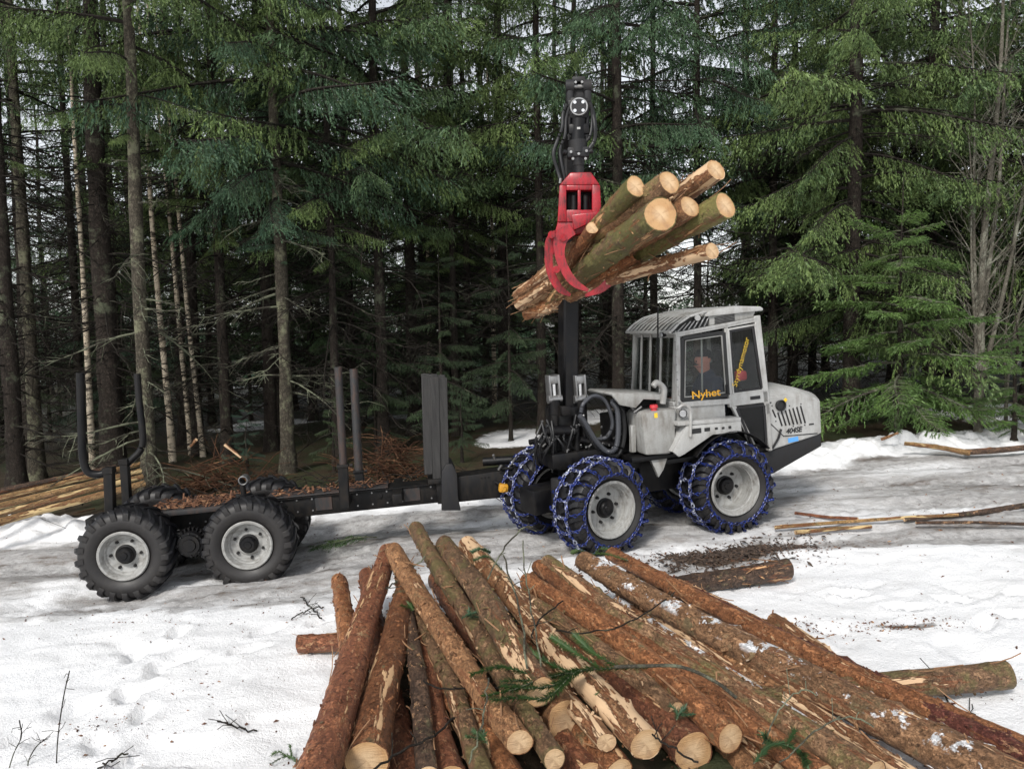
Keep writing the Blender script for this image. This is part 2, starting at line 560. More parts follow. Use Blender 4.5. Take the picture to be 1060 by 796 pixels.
def crown_mesh(name, seed, z0, z1, top, Lmax, kind='hang', gap=0.22, low=None, fade=2.0, ymats=None, detail_to=99, sparse=0.0, droop=0.0):
    """limbs in loose whorls from z0 to top; detailed up to detail_to, coarser above"""
    g = np.random.default_rng(seed)
    parts_n, parts_w = [], []
    z = z0
    yaw = g.uniform(0, 6.28)
    while z < top - 0.3:
        fr = (z - z0) / (top - z0)
        L = Lmax * (1 - fr) ** 0.75 * sm(-0.2, fade, z - z0) + 0.25
        lod = 0 if z < detail_to else 1
        yaw += 2.399 + g.uniform(-0.4, 0.4)
        if g.uniform() > sparse:
            b = BOUGHS[(kind, lod, int(g.integers(0, 3 if lod else 5)))]
            base_L = 2.0 if (kind == 'hang') else 1.4
            sc = L * g.uniform(0.7, 1.15) / base_L
            pitch = rad(g.uniform(-22, 8)) + rad(22) * fr - droop
            off = np.array([0, 0, z])
            rl = g.uniform(-0.35, 0.35)
            parts_n.append((xf(b[0][0], sc, pitch, yaw, off, rl), b[0][1]))
            wv = b[1]
            if lod == 0 or True:
                parts_w.append((xf(wv[0], sc, pitch, yaw, off, rl), wv[1]))
        z += gap * (1.0 if lod == 0 else 1.5) * g.uniform(0.5, 1.5)
    nV, nF = join_np(parts_n)
    wV, wF = join_np(parts_w)
    tri = np.concatenate([wF[:, [0, 1, 2]], wF[:, [0, 2, 3]]])
    V = np.concatenate([nV, wV])
    Fc = np.concatenate([nF, tri + len(nV)])
    mi = np.concatenate([np.zeros(len(nF), int), np.ones(len(tri), int)])
    return np_mesh(name, V, Fc, mi)


def trunk_mesh(name, seed, r0, height, wob=0.06, n=12, lean=(0, 0), flare=1.5):
    g = np.random.default_rng(seed)
    k = 36
    s = np.concatenate([np.linspace(0, 0.12, 10)[:-1], np.linspace(0.12, 1, k - 9)])
    z = -0.25 + (height + 0.25) * s
    ph = g.uniform(0, 6, 2)
    x = wob * np.sin(z * 0.8 + ph[0]) * s + lean[0] * z
    y = wob * np.sin(z * 0.7 + ph[1]) * s + lean[1] * z
    r = r0 * (1 - s * 0.93) * (1 + (flare - 1) * np.exp(-np.clip(z, 0, None) / 0.18))
    r = r * (1 + 0.05 * g.normal(0, 1, k))
    V, q = tube_np(np.stack([x, y, z], -1), r, n)
    V = V + g.normal(0, r0 * 0.03, V.shape)
    return np_mesh(name, V, q, smooth=True)


def dead_mesh(name, seed, z0, z1, cnt, Lr=(0.4, 1.3), up=0.0, r0=0.1, thick=1.0, sub=5):
    """dry lower branches: thin, drooping then curling up, with side twigs"""
    g = np.random.default_rng(seed)
    parts = []
    for i in range(cnt):
        z = g.uniform(z0, z1)
        yaw = g.uniform(0, 2 * PI)
        L = g.uniform(*Lr)
        k = 7
        s = np.linspace(0, 1, k)
        d = np.array([math.cos(yaw), math.sin(yaw), 0])
        per = np.array([-d[1], d[0], 0])
        p = np.array([0, 0, z]) + d * (r0 * 0.6 + L * s)[:, None]
        p[:, 2] += L * (g.uniform(-0.15, 0.25) * s - g.uniform(0.2, 0.75) * s ** 1.6 + g.uniform(0, 0.45) * s ** 3)
        p += per * (L * g.normal(0, 0.08) * np.sin(s * 3))[:, None] + g.normal(0, 0.012, (k, 3)) * s[:, None]
        parts.append(tube_np(p, np.linspace(0.011, 0.003, k) * thick * (0.6 + 0.5 * L), 4))
        for j in range(int(sub * L * 2)):
            u = g.uniform(0.2, 1)
            o = np.array([np.interp(u, s, p[:, c]) for c in range(3)])
            sl = L * g.uniform(0.1, 0.35)
            dd = d * 0.6 + per * g.choice([-1, 1]) * g.uniform(0.4, 1) + np.array([0, 0, g.uniform(-0.8, 0.3)])
            dd /= np.linalg.norm(dd)
            q = np.linspace(0, 1, 4)
            sp = o + dd * (sl * q)[:, None] + g.normal(0, 0.012, (4, 3)) * q[:, None] + np.array([0, 0, -0.2 * sl]) * (q ** 2)[:, None]
            parts.append(tube_np(sp, np.linspace(0.005, 0.0018, 4) * thick, 3))
    V, q = join_np(parts)
    return np_mesh(name, V, q)


# --- shared tree meshes
CROWNS_A = [crown_mesh('edge_crown_mesh', 10 + i, 3.3, 0, 15.5, 2.7, gap=0.20, detail_to=9.0) for i in range(3)]       # green from 3.3 m up
CROWNS_B = [crown_mesh('inner_crown_mesh', 30 + i, 4.6, 0, 16.5, 2.2, gap=0.27, detail_to=8.5, sparse=0.25) for i in range(3)]       # high crowns, inner trees
CROWNS_C = [crown_mesh('low_crown_mesh', 50 + i, 1.5, 0, 15.0, 2.8, gap=0.15, detail_to=9.0, fade=0.8) for i in range(2)]      # green almost to the ground
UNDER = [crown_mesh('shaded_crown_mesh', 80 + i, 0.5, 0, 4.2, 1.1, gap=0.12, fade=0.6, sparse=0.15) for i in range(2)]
CROWN_Y = [crown_mesh('young_crown_mesh', 70 + i, 0.35, 0, 3.9, 1.75, 'flat', gap=0.085, fade=0.5) for i in range(2)]
DEAD = [dead_mesh('dead_wood_mesh', 90 + i, 0.5, 6.0, 80, (0.5, 1.9), sub=7) for i in range(4)]
DEAD_L = [dead_mesh('lichen_dead_wood_mesh', 95 + i, 0.4, 5.0, 22, (0.4, 1.7), sub=6, thick=1.25) for i in range(2)]
TRUNK_D = [trunk_mesh('dark_trunk_mesh', 120 + i, 0.15, 16.0) for i in range(3)]
TRUNK_L = [trunk_mesh('lichen_trunk_mesh', 130 + i, 0.125, 15.0) for i in range(2)]
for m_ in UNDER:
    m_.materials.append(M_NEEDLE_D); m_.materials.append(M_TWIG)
for m_ in CROWNS_A + CROWNS_B + CROWNS_C:
    m_.materials.append(M_NEEDLE); m_.materials.append(M_TWIG)
for m_ in CROWN_Y:
    m_.materials.append(M_NEEDLE_Y); m_.materials.append(M_TWIG_LICHEN)
for m_ in DEAD: m_.materials.append(M_TWIG)
for m_ in DEAD_L: m_.materials.append(M_TWIG_LICHEN)
for m_ in TRUNK_D: m_.materials.append(M_BARK_DARK)
for m_ in TRUNK_L: m_.materials.append(M_BARK_LICHEN)


def spruce(u, y, label, crown, trunk, dead, r=1.0, s=1.0, rz=None, group=None, name='spruce_tree', v=340, lean=(0, 0), x=None, crown_dz=0.0, tscale=None):
    """a spruce whose trunk stands where the photograph shows it at column u, row v, y metres off"""
    if x is None:
        x = at(u, v, y)[0]
    rz = rng.uniform(0, 6.28) if rz is None else rz
    t = empty(name, (x, y, gz(x, y)), rz)
    t.rotation_euler = (lean[0], lean[1], rz)
    tag(t, label, 'tree', group)
    tr = link('trunk', trunk, t); tr.scale = (r, r, s) if tscale is None else tscale
    if crown is not None:
        c = link('crown', crown, t); c.scale = (s, s, s); c.location = (0, 0, crown_dz)
    if dead is not None:
        d = link('dead_wood', dead, t); d.scale = (s, s, s); d['kind'] = 'stuff'
    return t


A, B, Cc, D, DL = CROWNS_A, CROWNS_B, CROWNS_C, DEAD, DEAD_L
# trees one can pick out along the edge of the wood
spruce(147, 11.4, 'spruce with a pale lichen trunk directly behind the rear stakes of the trailer', A[0], TRUNK_L[0], DL[0], 0.95, 1.0, 0.4, crown_dz=1.6)
spruce(293, 12.6, 'spruce with a lichen-mottled trunk behind the middle of the empty load bed', A[1], TRUNK_L[1], DL[1], 0.9, 1.0, 2.2)
spruce(8, 12.2, 'dark spruce trunk at the far left edge of the picture', B[0], TRUNK_D[0], D[0], 0.9, 1.0)
spruce(30, 13.6, 'mossy dark spruce trunk second from the left edge, with a green lower bough', B[1], TRUNK_L[0], D[1], 1.0, 1.0)
spruce(110, 13.2, 'thickest dark spruce trunk, between the birch and the pale lichen trunk', B[2], TRUNK_D[1], D[2], 1.35, 1.05)
spruce(394, 14.0, 'straight dark spruce trunk rising behind the two front stakes', A[2], TRUNK_D[2], D[3], 0.75, 1.0, 4.4)
spruce(470, 15.5, 'left one of two slim spruces standing close together left of the crane', A[0], TRUNK_D[0], D[0], 0.5, 1.0, 1.2)
spruce(484, 16.3, 'right one of two slim spruces standing close together left of the crane', B[1], TRUNK_D[1], D[1], 0.55, 1.0)
spruce(560, 15.0, 'spruce trunk just left of the crane tip with bare stubs of branches', A[1], TRUNK_D[2], D[2], 0.62, 1.05, 5.1)
spruce(640, 14.2, 'drooping green spruce directly behind the raised bundle of logs', A[2], TRUNK_D[0], D[3], 0.8, 1.05, 0.9)
spruce(722, 15.2, 'spruce with a dark trunk above the right ends of the hanging logs', A[0], TRUNK_D[1], D[0], 0.6, 1.05, 2.9)
spruce(882, 13.6, 'large full spruce with a dark trunk behind the bonnet', Cc[0], TRUNK_D[2], D[1], 1.0, 1.05, 1.0)
spruce(800, 16.5, 'spruce with low green boughs just right of the hanging bundle', A[1], TRUNK_D[0], D[2], 0.7, 1.0, 3.3)
spruce(962, 15.0, 'tall full spruce behind the young spruce at the right', Cc[1], TRUNK_D[1], D[3], 0.85, 1.05, 3.0)
spruce(1068, 13.5, 'dark full spruce at the right edge of the picture', Cc[0], TRUNK_D[0], D[0], 0.9, 1.0, 4.2)
spruce(230, 14.2, 'spruce with bright drooping boughs above the trailer, left of the lichen-mottled trunk', A[2], TRUNK_D[1], D[1], 0.7, 1.1, 5.6)
spruce(345, 13.2, 'spruce with long drooping boughs above the front stakes', A[0], TRUNK_D[2], D[2], 0.5, 0.95, 0.2)

# the wood behind: each tree a thing, kinds share a label
fill = [(-13, 15), (-11, 13.5), (-9.4, 14.6), (-8.6, 16.2), (-7.2, 17.2), (-6.2, 15.6), (-5.1, 17.8), (-4.3, 15.2), (-3.3, 18.4), (-2.4, 16.2), (-1.3, 18.9), (-0.3, 17.4), (1.2, 18.6), (2.4, 19.5), (3.1, 17.3), (4.6, 19.0), (6.0, 18.0), (7.4, 17.0), (8.8, 18.6), (9.6, 15.6), (11.2, 14.6), (12.5, 17), (-12, 19), (-10, 20), (-8, 21), (-6, 21), (-4.4, 22.5), (-2.6, 22), (-0.6, 23.5), (1.8, 24.5), (6.8, 24), (9, 22.5), (11.5, 21.5), (14, 20), (-15, 22), (-13, 24.5), (-10.5, 25), (-8, 26), (-5.5, 26.5), (-3, 28), (0, 29), (4, 30.5), (8.5, 29), (12, 27), (15, 25), (-18, 27), (-14, 30), (-11, 31), (-7.5, 32), (-4, 34), (1, 36), (6, 37), (11, 34), (16, 31), (-20, 34), (-15, 37), (-9, 39), (-3, 41), (14, 40), (21, 36), (-26, 34), (26, 34), (19, 26), (-20, 20), (18, 18), (-16, 15.5), (15, 14.5), (-11.5, 22), (-7, 24), (-9.2, 19), (-4.9, 20), (-1.6, 20.8), (0.8, 21.8), (-3.6, 24.5), (-13.5, 28), (-6.3, 29), (-1, 26.5), (3.2, 27), (2.5, 33), (-17, 24), (7.6, 20.5), (10.4, 19)]
for i, (x, y) in enumerate(fill):
    x += rng.uniform(-0.4, 0.4); y += rng.uniform(-0.5, 0.5)
    low = (x > 3.5 and y < 24 and i % 3 != 0)
    cr = Cc[i % 2] if low else (B[i % 3] if i % 4 else A[i % 3])
    spruce(0, y, ('green-boughed spruce in the wood behind the machine' if low else 'dark spruce with a bare lower trunk in the depth of the wood'), cr, TRUNK_D[i % 3], D[i % 4], rng.uniform(0.6, 1.05), rng.uniform(0.92, 1.12), None,
           'spruces with low boughs in the wood' if low else 'dark spruces in the depth of the wood', x=x, crown_dz=0.0 if low else -rng.uniform(0.6, 3.0) * (y > 16))
# ------------------------------------------------------------------ logs
def log_bark(name, a, b, pale, peel, lichen=(0.16, 0.17, 0.09), lam=0.2, snow=0.0):
    """log lying along its own X: flaky bark with strips torn off by the harvester head"""
    k = Mat(name)
    g = k.coord('Object')
    rv = k.rand()
    off = k.n.new('ShaderNodeVectorMath'); off.operation = 'ADD'
    cb = k.n.new('ShaderNodeCombineXYZ')
    k.l.new(k.math('MULTIPLY', rv, 37.0), cb.inputs[0]); k.l.new(k.math('MULTIPLY', rv, 11.0), cb.inputs[1])
    k.l.new(g, off.inputs[0]); k.l.new(cb.outputs[0], off.inputs[1])
    co = off.outputs[0]
    n1 = k.noise(co, 7, 6, 0.7)
    n2 = k.noise(co, 34, 5, 0.75)
    wv = k.n.new('ShaderNodeVectorMath'); wv.operation = 'ADD'
    sc_ = k.n.new('ShaderNodeVectorMath'); sc_.operation = 'SCALE'; sc_.inputs['Scale'].default_value = 0.11
    k.l.new(k.noise(co, 17, 6, 0.8, fac=False), sc_.inputs[0]); k.l.new(sc_.outputs[0], wv.inputs[1]); k.l.new(k.mapping(co, (0.35, 1, 1)), wv.inputs[0])
    fl = k.voro(wv.outputs[0], 42, 'DISTANCE_TO_EDGE')
    cell = k.voro(wv.outputs[0], 42, 'F1', 1)
    sxx = k.n.new('ShaderNodeSeparateXYZ'); k.l.new(cell, sxx.inputs[0])
    cv = sxx.outputs[0]
    c = k.mix(k.ramp(k.math('MULTIPLY_ADD', cv, 0.45, k.math('MULTIPLY_ADD', n1, 0.9, -0.17)), [(0.25, 0.0), (0.75, 1.0)]), a, b)
    c = k.mix(k.ramp(cv, [(0.8, 0.0), (0.9, 0.3)]), c, tuple(min(1, x * 1.5) for x in b))
    c = k.mix(k.ramp(cv, [(0.08, 0.4), (0.2, 0.0)]), c, tuple(x * 0.5 for x in a))
    c = k.mix(k.ramp(n2, [(0.38, 0.8), (0.5, 0.0)]), c, tuple(x * 0.28 for x in a))
    c = k.mix(k.ramp(k.noise(k.mapping(co, (0.5, 1, 1)), 62, 5, 0.8), [(0.56, 0.0), (0.64, 0.5)]), c, tuple(x * 0.3 for x in a))
    c = k.mix(k.ramp(fl, [(0.0, 0.3), (0.06, 0.0)]), c, tuple(x * 0.35 for x in a))
    c = k.mix(k.ramp(k.noise(co, 110, 3, 0.7), [(0.5, 0.0), (0.75, 0.4)]), c, tuple(min(1, x * 1.8) for x in b))
    c = k.mix(k.ramp(k.noise(k.mapping(co, (0.45, 1, 1)), 24, 6, 0.75), [(0.59, 0.0), (0.615, 0.9)]), c, (0.46, 0.28, 0.155))
    # broad damp, darker stretches along each log
    c = k.mix(k.ramp(k.noise(k.mapping(co, (0.6, 2, 2)), 2.6, 4, 0.6), [(0.5, 0.0), (0.68, 0.5)]), c, tuple(x * 0.55 for x in a))
    c = k.mix(k.ramp(k.noise(co, 5, 5, 0.7), [(0.66 - lam * 0.35, 0.0), (0.76 - lam * 0.35, 0.75)]), c, lichen)
    c = k.mix(1.0, c, k.mix(rv, (0.85, 0.80, 0.78), (1.45, 1.38, 1.30)), 'MULTIPLY')
    # reddish inner bark round the torn strips, then the pale wood itself
    st = k.mapping(co, (0.9, 7.5, 7.5))
    ps = k.noise(st, 1.15, 7, 0.66, 0.35)
    c = k.mix(k.ramp(ps, [(0.60 - peel * 0.19, 0.0), (0.63 - peel * 0.19, 0.9)]), c, (0.24, 0.085, 0.035))
    pw = k.mix(k.noise(k.mapping(co, (1, 14, 14)), 4, 4), pale, tuple(min(1, x * 0.72) for x in pale))
    pf = k.ramp(ps, [(0.64 - peel * 0.19, 0.0), (0.655 - peel * 0.19, 1.0)])
    c = k.mix(pf, c, pw)
    if snow:
        geo = k.n.new('ShaderNodeNewGeometry')
        sx = k.n.new('ShaderNodeSeparateXYZ')
        k.l.new(geo.outputs['Normal'], sx.inputs[0])
        f = k.math('MULTIPLY', k.ramp(sx.outputs[2], [(0.45, 0.0), (0.75, 1.0)]), k.ramp(k.noise(co, 6, 5, 0.7), [(0.60 - snow * 0.2, 0.0), (0.64 - snow * 0.2, 1.0)]))
        c = k.mix(f, c, (0.85, 0.86, 0.88))
    h = k.math('ADD', k.math('MULTIPLY', n2, 0.7), k.math('MULTIPLY', k.ramp(fl, [(0, 0.0), (0.1, 1.0)]), 0.16))
    h = k.math('ADD', h, k.math('MULTIPLY', k.noise(k.mapping(co, (0.4, 1, 1)), 70, 4, 0.75), 0.45))
    h = k.math('MULTIPLY', h, k.math('SUBTRACT', 1.0, pf))
    k.bump(h, 1.0, 0.022)
    return k.set(c, k.math('MULTIPLY_ADD', n2, 0.4, 0.36), 0, 0.45)


def endgrain_mat():
    k = Mat('sawn_log_end')
    co = k.coord('Object')
    d = k.noise(co, 3, 3)
    sx = k.n.new('ShaderNodeSeparateXYZ'); k.l.new(co, sx.inputs[0])
    r = k.math('SQRT', k.math('ADD', k.math('POWER', sx.outputs[1], 2.0), k.math('POWER', sx.outputs[2], 2.0)))
    w = k.math('SINE', k.math('ADD', k.math('MULTIPLY', r, 620.0), k.math('MULTIPLY', d, 9.0)))
    c = k.mix(k.math('MULTIPLY_ADD', w, 0.22, 0.4), (0.56, 0.36, 0.185), (0.42, 0.235, 0.105))
    c = k.mix(k.ramp(k.noise(co, 11, 4, 0.6), [(0.4, 0.0), (0.7, 0.5)]), c, (0.40, 0.20, 0.085))
    c = k.mix(k.ramp(r, [(0.03, 0.55), (0.085, 0.0)]), c, (0.72, 0.55, 0.36))
    c = k.mix(k.ramp(k.noise(co, 30, 5, 0.7), [(0.5, 0.0), (0.75, 0.6)]), c, (0.3, 0.17, 0.08))
    an = k.math('ARCTAN2', sx.outputs[1], sx.outputs[2])
    cbx = k.n.new('ShaderNodeCombineXYZ'); k.l.new(k.math('MULTIPLY', an, 3.0), cbx.inputs[0]); k.l.new(k.math('MULTIPLY', k.rand(), 30.0), cbx.inputs[1])
    cr = k.noise(cbx.outputs[0], 2.2, 5, 0.75)
    crk = k.math('MULTIPLY', k.ramp(cr, [(0.62, 0.0), (0.66, 1.0)]), k.ramp(r, [(0.01, 0.7), (0.1, 0.1)]))
    c = k.mix(crk, c, (0.13, 0.06, 0.03))
    stn = k.ramp(k.noise(co, 6, 5, 0.7), [(0.52, 0.0), (0.7, 0.55)])
    c = k.mix(stn, c, (0.30, 0.19, 0.12))
    saw = k.noise(k.mapping(co, (1, 3, 60)), 3, 2)
    k.bump(saw, 0.5, 0.008)
    return k.set(c, 0.8, 0, 0.25)


M_END = endgrain_mat()
LB = {
    'red': log_bark('red_spruce_log_bark', (0.17, 0.06, 0.032), (0.30, 0.125, 0.062), (0.62, 0.38, 0.2), 0.05),
    'brown': log_bark('brown_spruce_log_bark', (0.19, 0.09, 0.04), (0.38, 0.205, 0.10), (0.66, 0.43, 0.25), 0.2),
    'rust': log_bark('rusty_spruce_log_bark', (0.22, 0.085, 0.034), (0.40, 0.18, 0.078), (0.66, 0.42, 0.23), 0.15),
    'lichen': log_bark('lichen_spruce_log_bark', (0.15, 0.085, 0.045), (0.30, 0.185, 0.105), (0.66, 0.44, 0.26), 0.2, (0.17, 0.155, 0.06), 0.5),
    'tan': log_bark('mottled_tan_bark', (0.20, 0.105, 0.05), (0.40, 0.235, 0.125), (0.68, 0.45, 0.26), 0.25, (0.2, 0.17, 0.09), 0.3, snow=0.25),
    'darkred': log_bark('smooth_dark_red_bark', (0.10, 0.028, 0.020), (0.17, 0.055, 0.038), (0.62, 0.38, 0.2), 0.15),
    'mossy': log_bark('mossy_spruce_log_bark', (0.11, 0.075, 0.038), (0.24, 0.17, 0.09), (0.62, 0.36, 0.17), 0.32, (0.16, 0.165, 0.05), 0.75),
    'dark': log_bark('dark_spruce_log_bark', (0.045, 0.028, 0.02), (0.12, 0.075, 0.05), (0.66, 0.38, 0.18), 0.2),
    'peeled': log_bark('half_peeled_log_bark', (0.19, 0.09, 0.042), (0.36, 0.195, 0.095), (0.70, 0.48, 0.29), 0.75),
    'snowy': log_bark('snow_dusted_log_bark', (0.16, 0.08, 0.04), (0.31, 0.18, 0.095), (0.68, 0.45, 0.26), 0.3, snow=0.5),
    'pole': log_bark('thin_peeled_pole', (0.22, 0.13, 0.05), (0.42, 0.27, 0.12), (0.62, 0.45, 0.22), 0.55),
}


def make_log(name, p0, p1, r0, r1, bark, label, cat='log', group=None, ends=(1, 1), bow=0.014, seed=None, knots=11):
    """p0 far end, p1 near end; the log's own X runs from p0 to p1"""
    g = np.random.default_rng(int(abs(p0[0] * 997 + p1[0] * 131 + p1[2] * 71) * 100) % 2 ** 31 if seed is None else seed)
    p0 = Vector(p0); p1 = Vector(p1)
    L = (p1 - p0).length
    n = 24
    k = max(12, int(L / 0.035))
    s = np.linspace(0, 1, k)
    r = r0 + (r1 - r0) * s
    r = r * (1 + 0.025 * np.sin(s * L * 5 + g.uniform(0, 6)) + 0.012 * g.normal(0, 1, k))
    path = np.stack([L * s, bow * L * np.sin(s * PI) * g.normal(0, 1) + 0.006 * np.sin(s * 9 + g.uniform(0, 6)), bow * L * np.sin(s * PI) * g.normal(0, 0.6)], -1)
    path[:, 1:] -= path[0, 1:] * (1 - s)[:, None] + path[-1, 1:] * s[:, None]
    ang = np.linspace(0, 2 * PI, n, endpoint=False)
    oval = 1 + 0.07 * np.cos(2 * ang + g.uniform(0, 6)) + 0.025 * np.cos(3 * ang + g.uniform(0, 6))
    nz = fbm(s[:, None] * L * 9 + g.uniform(0, 40), (ang[None] * r.mean() * 9 + 0 * s[:, None]) + g.uniform(0, 40), 3)
    R = r[:, None] * oval[None] * (1 + 0.014 * g.normal(0, 1, (k, n)) + 0.09 * nz)
    for _ in range(knots):
        ks, ka = g.uniform(0.05, 0.95), g.uniform(0, 2 * PI)
        da = np.angle(np.exp(1j * (ang - ka)))
        R = R + r.mean() * g.uniform(0.1, 0.32) * np.exp(-((s - ks) * L / 0.035) ** 2)[:, None] * np.exp(-(da / 0.28) ** 2)[None]
    V = np.stack([np.repeat(path[:, :1], n, 1), path[:, 1:2] + R * np.cos(ang), path[:, 2:3] + R * np.sin(ang)], -1)
    i = np.arange(k * n).reshape(k, n)
    q = np.stack([i[:-1], i[1:], np.roll(i[1:], -1, 1), np.roll(i[:-1], -1, 1)], -1).reshape(-1, 4)
    V = V.reshape(-1, 3)
    # ring of bark round each sawn end
    ex, fx = [], []
    inner = []
    for e, row in ((0, 0), (1, k - 1)):
        ring = V[row * n:(row + 1) * n]
        cen = ring.mean(0)
        inn = cen + (ring - cen) * 0.93
        a = len(V) + sum(len(z) for z in ex)
        ex.append(inn); inner.append((inn, cen))
        o = np.arange(n)
        f = np.stack([row * n + o, row * n + np.roll(o, -1), a + np.roll(o, -1), a + o], -1)
        fx.append(f if e else f[:, ::-1])
    V = np.concatenate([V] + ex); q = np.concatenate([q] + fx)
    me = np_mesh(name, V, q, smooth=True)
    me.set_sharp_from_angle(angle=rad(50))
    o = link(name, me, None, [LB[bark]])
    d = (p1 - p0).normalized()
    o.rotation_euler = d.to_track_quat('X', 'Z').to_euler()
    o.location = p0
    tag(o, label, cat, group)
    for e in (0, 1):
        if not ends[e]:
            continue
        inn, cen = inner[e]
        mid = cen + (inn - cen) * 0.5 + np.array([(-1, 1)[e] * 0.002, 0, 0]) * g.uniform(0, 1, (n, 1))
        VV = np.concatenate([inn, mid, [cen]])
        VV = VV - cen
        a = np.arange(n)
        f1 = np.stack([a, np.roll(a, -1), n + np.roll(a, -1), n + a], -1)
        f2 = np.stack([n + a, n + np.roll(a, -1), np.full(n, 2 * n), np.full(n, 2 * n)], -1)
        bm = bmesh.new()
        vs = [bm.verts.new(v) for v in VV]
        for f in f1: bm.faces.new([vs[j] for j in f])
        for f in f2: bm.faces.new([vs[j] for j in f[:3]])
        ce = link('cut_end', bm_mesh('cut_end', bm), o, [M_END])
        ce.location = cen
    return o


def atz(u, v, z):
    d = ray(u, v)
    return CP + d * ((z - CAM_H) / d[2])


def px_scale(p):
    return F_PX / float((np.array(p) - CP) @ _f)


def pile_log(far, near, bark, label, ends=(1, 1), **kw):
    """far/near = (column, row, height, width in the photograph)"""
    p0, p1 = atz(*far[:3]), atz(*near[:3])
    r0, r1 = far[3] / 2 / px_scale(p0), near[3] / 2 / px_scale(p1)
    return make_log('spruce_log', p0, p1, r0, r1, bark, label, 'log', 'logs in the pile in front', ends, **kw)


PILE = [
    ((402, 570, .70, 18), (318, 832, .62, 48), 'red', 'long reddish log along the left edge of the pile, running out of the picture'),
    ((421, 606, .62, 19), (380, 787, .55, 44), 'rust', 'rusty log second from the left, its sawn end at the bottom edge'),
    ((351, 602, .50, 17), (378, 820, .33, 36), 'rust', 'short-showing log poking out behind the leftmost long log'),
    ((380, 596, .50, 18), (425, 830, .33, 38), 'red', 'dark red low log wedged between the two leftmost upper logs'),
    ((430, 640, .50, 24), (466, 812, .40, 42), 'red', 'dark red log with a long pale split, right of the rusty sawn log'),
    ((408, 570, .78, 19), (538, 768, .62, 28), 'brown', 'brown log with a small sawn end just left of the green spruce twig'),
    ((440, 640, .50, 22), (545, 832, .40, 36), 'rust', 'low rusty log under the brown log with the small sawn end'),
    ((431, 548, .84, 17), (574, 786, .55, 25), 'lichen', 'lichened slim log standing farthest back at the top of the pile'),
    ((459, 562, .80, 17), (560, 716, .68, 32), 'lichen', 'greenish log under the green spruce twig, ending short'),
    ((505, 640, .52, 30), (587, 747, .50, 48), 'brown', 'thick log with a big round sawn end beneath the green spruce twig'),
    ((484, 563, .76, 18), (669, 770, .55, 36), 'peeled', 'long log with white peeled patches down its middle and a pale sawn end'),
    ((548, 632, .48, 22), (718, 778, .40, 48), 'red', 'dark red log with the largest pale sawn end at the bottom centre'),
    ((546, 602, .66, 18), (756, 764, .50, 34), 'rust', 'rusty log with a round sawn end right of the largest one'),
    ((558, 587, .66, 17), (852, 806, .42, 32), 'rust', 'rusty log with a snow-edged split just right of the sawn ends'),
    ((566, 581, .72, 15), (905, 802, .48, 32), 'lichen', 'yellowish brown log crossing the bottom edge left of the biggest log'),
    ((630, 602, .58, 13), (948, 806, .44, 20), 'peeled', 'thin half-peeled log in the gap left of the biggest log'),
    ((640, 622, .52, 12), (918, 800, .40, 18), 'snowy', 'thin snow-dusted log low in the gap left of the biggest log'),
    ((604, 580, .70, 21), (1064, 818, .50, 52), 'tan', 'biggest and thickest log of the pile, mottled brown with snow on its far half'),
    ((682, 597, .56, 13), (1110, 812, .50, 36), 'darkred', 'smooth dark red log along the right side of the biggest log'),
    ((632, 573, .62, 14), (1102, 795, .52, 27), 'rust', 'outermost long log on the right side of the pile, with a bare pale patch'),
    ((800, 640, .50, 13), (1030, 806, .42, 18), 'peeled', 'pale-edged thin log squeezed under the smooth dark red log'),
    ((452, 600, .46, 20), (610, 806, .36, 36), 'red', 'dark log deep in the pile under the thick sawn log'),
    ((590, 600, .46, 14), (790, 812, .32, 26), 'brown', 'low log almost hidden under the rusty snow-edged log'),
    ((470, 585, .62, 17), (640, 800, .40, 34), 'rust', 'log half hidden under the long white-patched log'),
    ((394, 600, .46, 14), (354, 808, .42, 24), 'brown', 'thin log squeezed between the leftmost long log and the rusty sawn one'),
    ((424, 622, .56, 14), (502, 808, .48, 24), 'lichen', 'slim lichened log between the split log and the small-ended brown one'),
    ((474, 572, .72, 13), (628, 768, .54, 21), 'peeled', 'slim pale-striped log hugging the left side of the white-patched log'),
    ((530, 612, .60, 14), (700, 738, .50, 24), 'lichen', 'slim log hugging the right side of the white-patched log'),
    ((552, 596, .54, 11), (806, 796, .34, 18), 'peeled', 'pale-striped thin log between the two rusty logs right of centre'),
    ((577, 594, .55, 10), (884, 808, .36, 16), 'rust', 'thin rusty log tight against the yellowish brown one'),
    ((652, 592, .51, 10), (1062, 812, .40, 18), 'peeled', 'thin pale-striped log tight against the right side of the biggest log'),
    ((702, 604, .48, 10), (1090, 806, .40, 15), 'brown', 'thin brown log tight inside the outermost long log'),
    ((414, 590, .62, 12), (442, 802, .52, 22), 'dark', 'thin dark log lying on the dark red split log'),
]
for far, near, bark, label in PILE:
    pile_log(far, near, bark, label)


def cross_log(a, b, bark, label):
    p0, p1 = atz(*a[:3]), atz(*b[:3])
    return make_log('bearer_log', p0, p1, a[3] / 2 / px_scale(p0), b[3] / 2 / px_scale(p1), bark, label, 'log', 'short bearer logs under the pile')


cross_log((309, 666, .27, 18), (560, 655, .36, 19), 'red', 'bearer log sticking out of the left side of the pile onto the snow')
cross_log((640, 618, .40, 18), (816, 589, .49, 21), 'dark', 'bearer log sticking out at the far right behind the pile, near the chained wheel')
cross_log((780, 728, .44, 26), (1044, 698, .54, 26), 'lichen', 'lichened bearer log sticking out on the right onto clean snow')

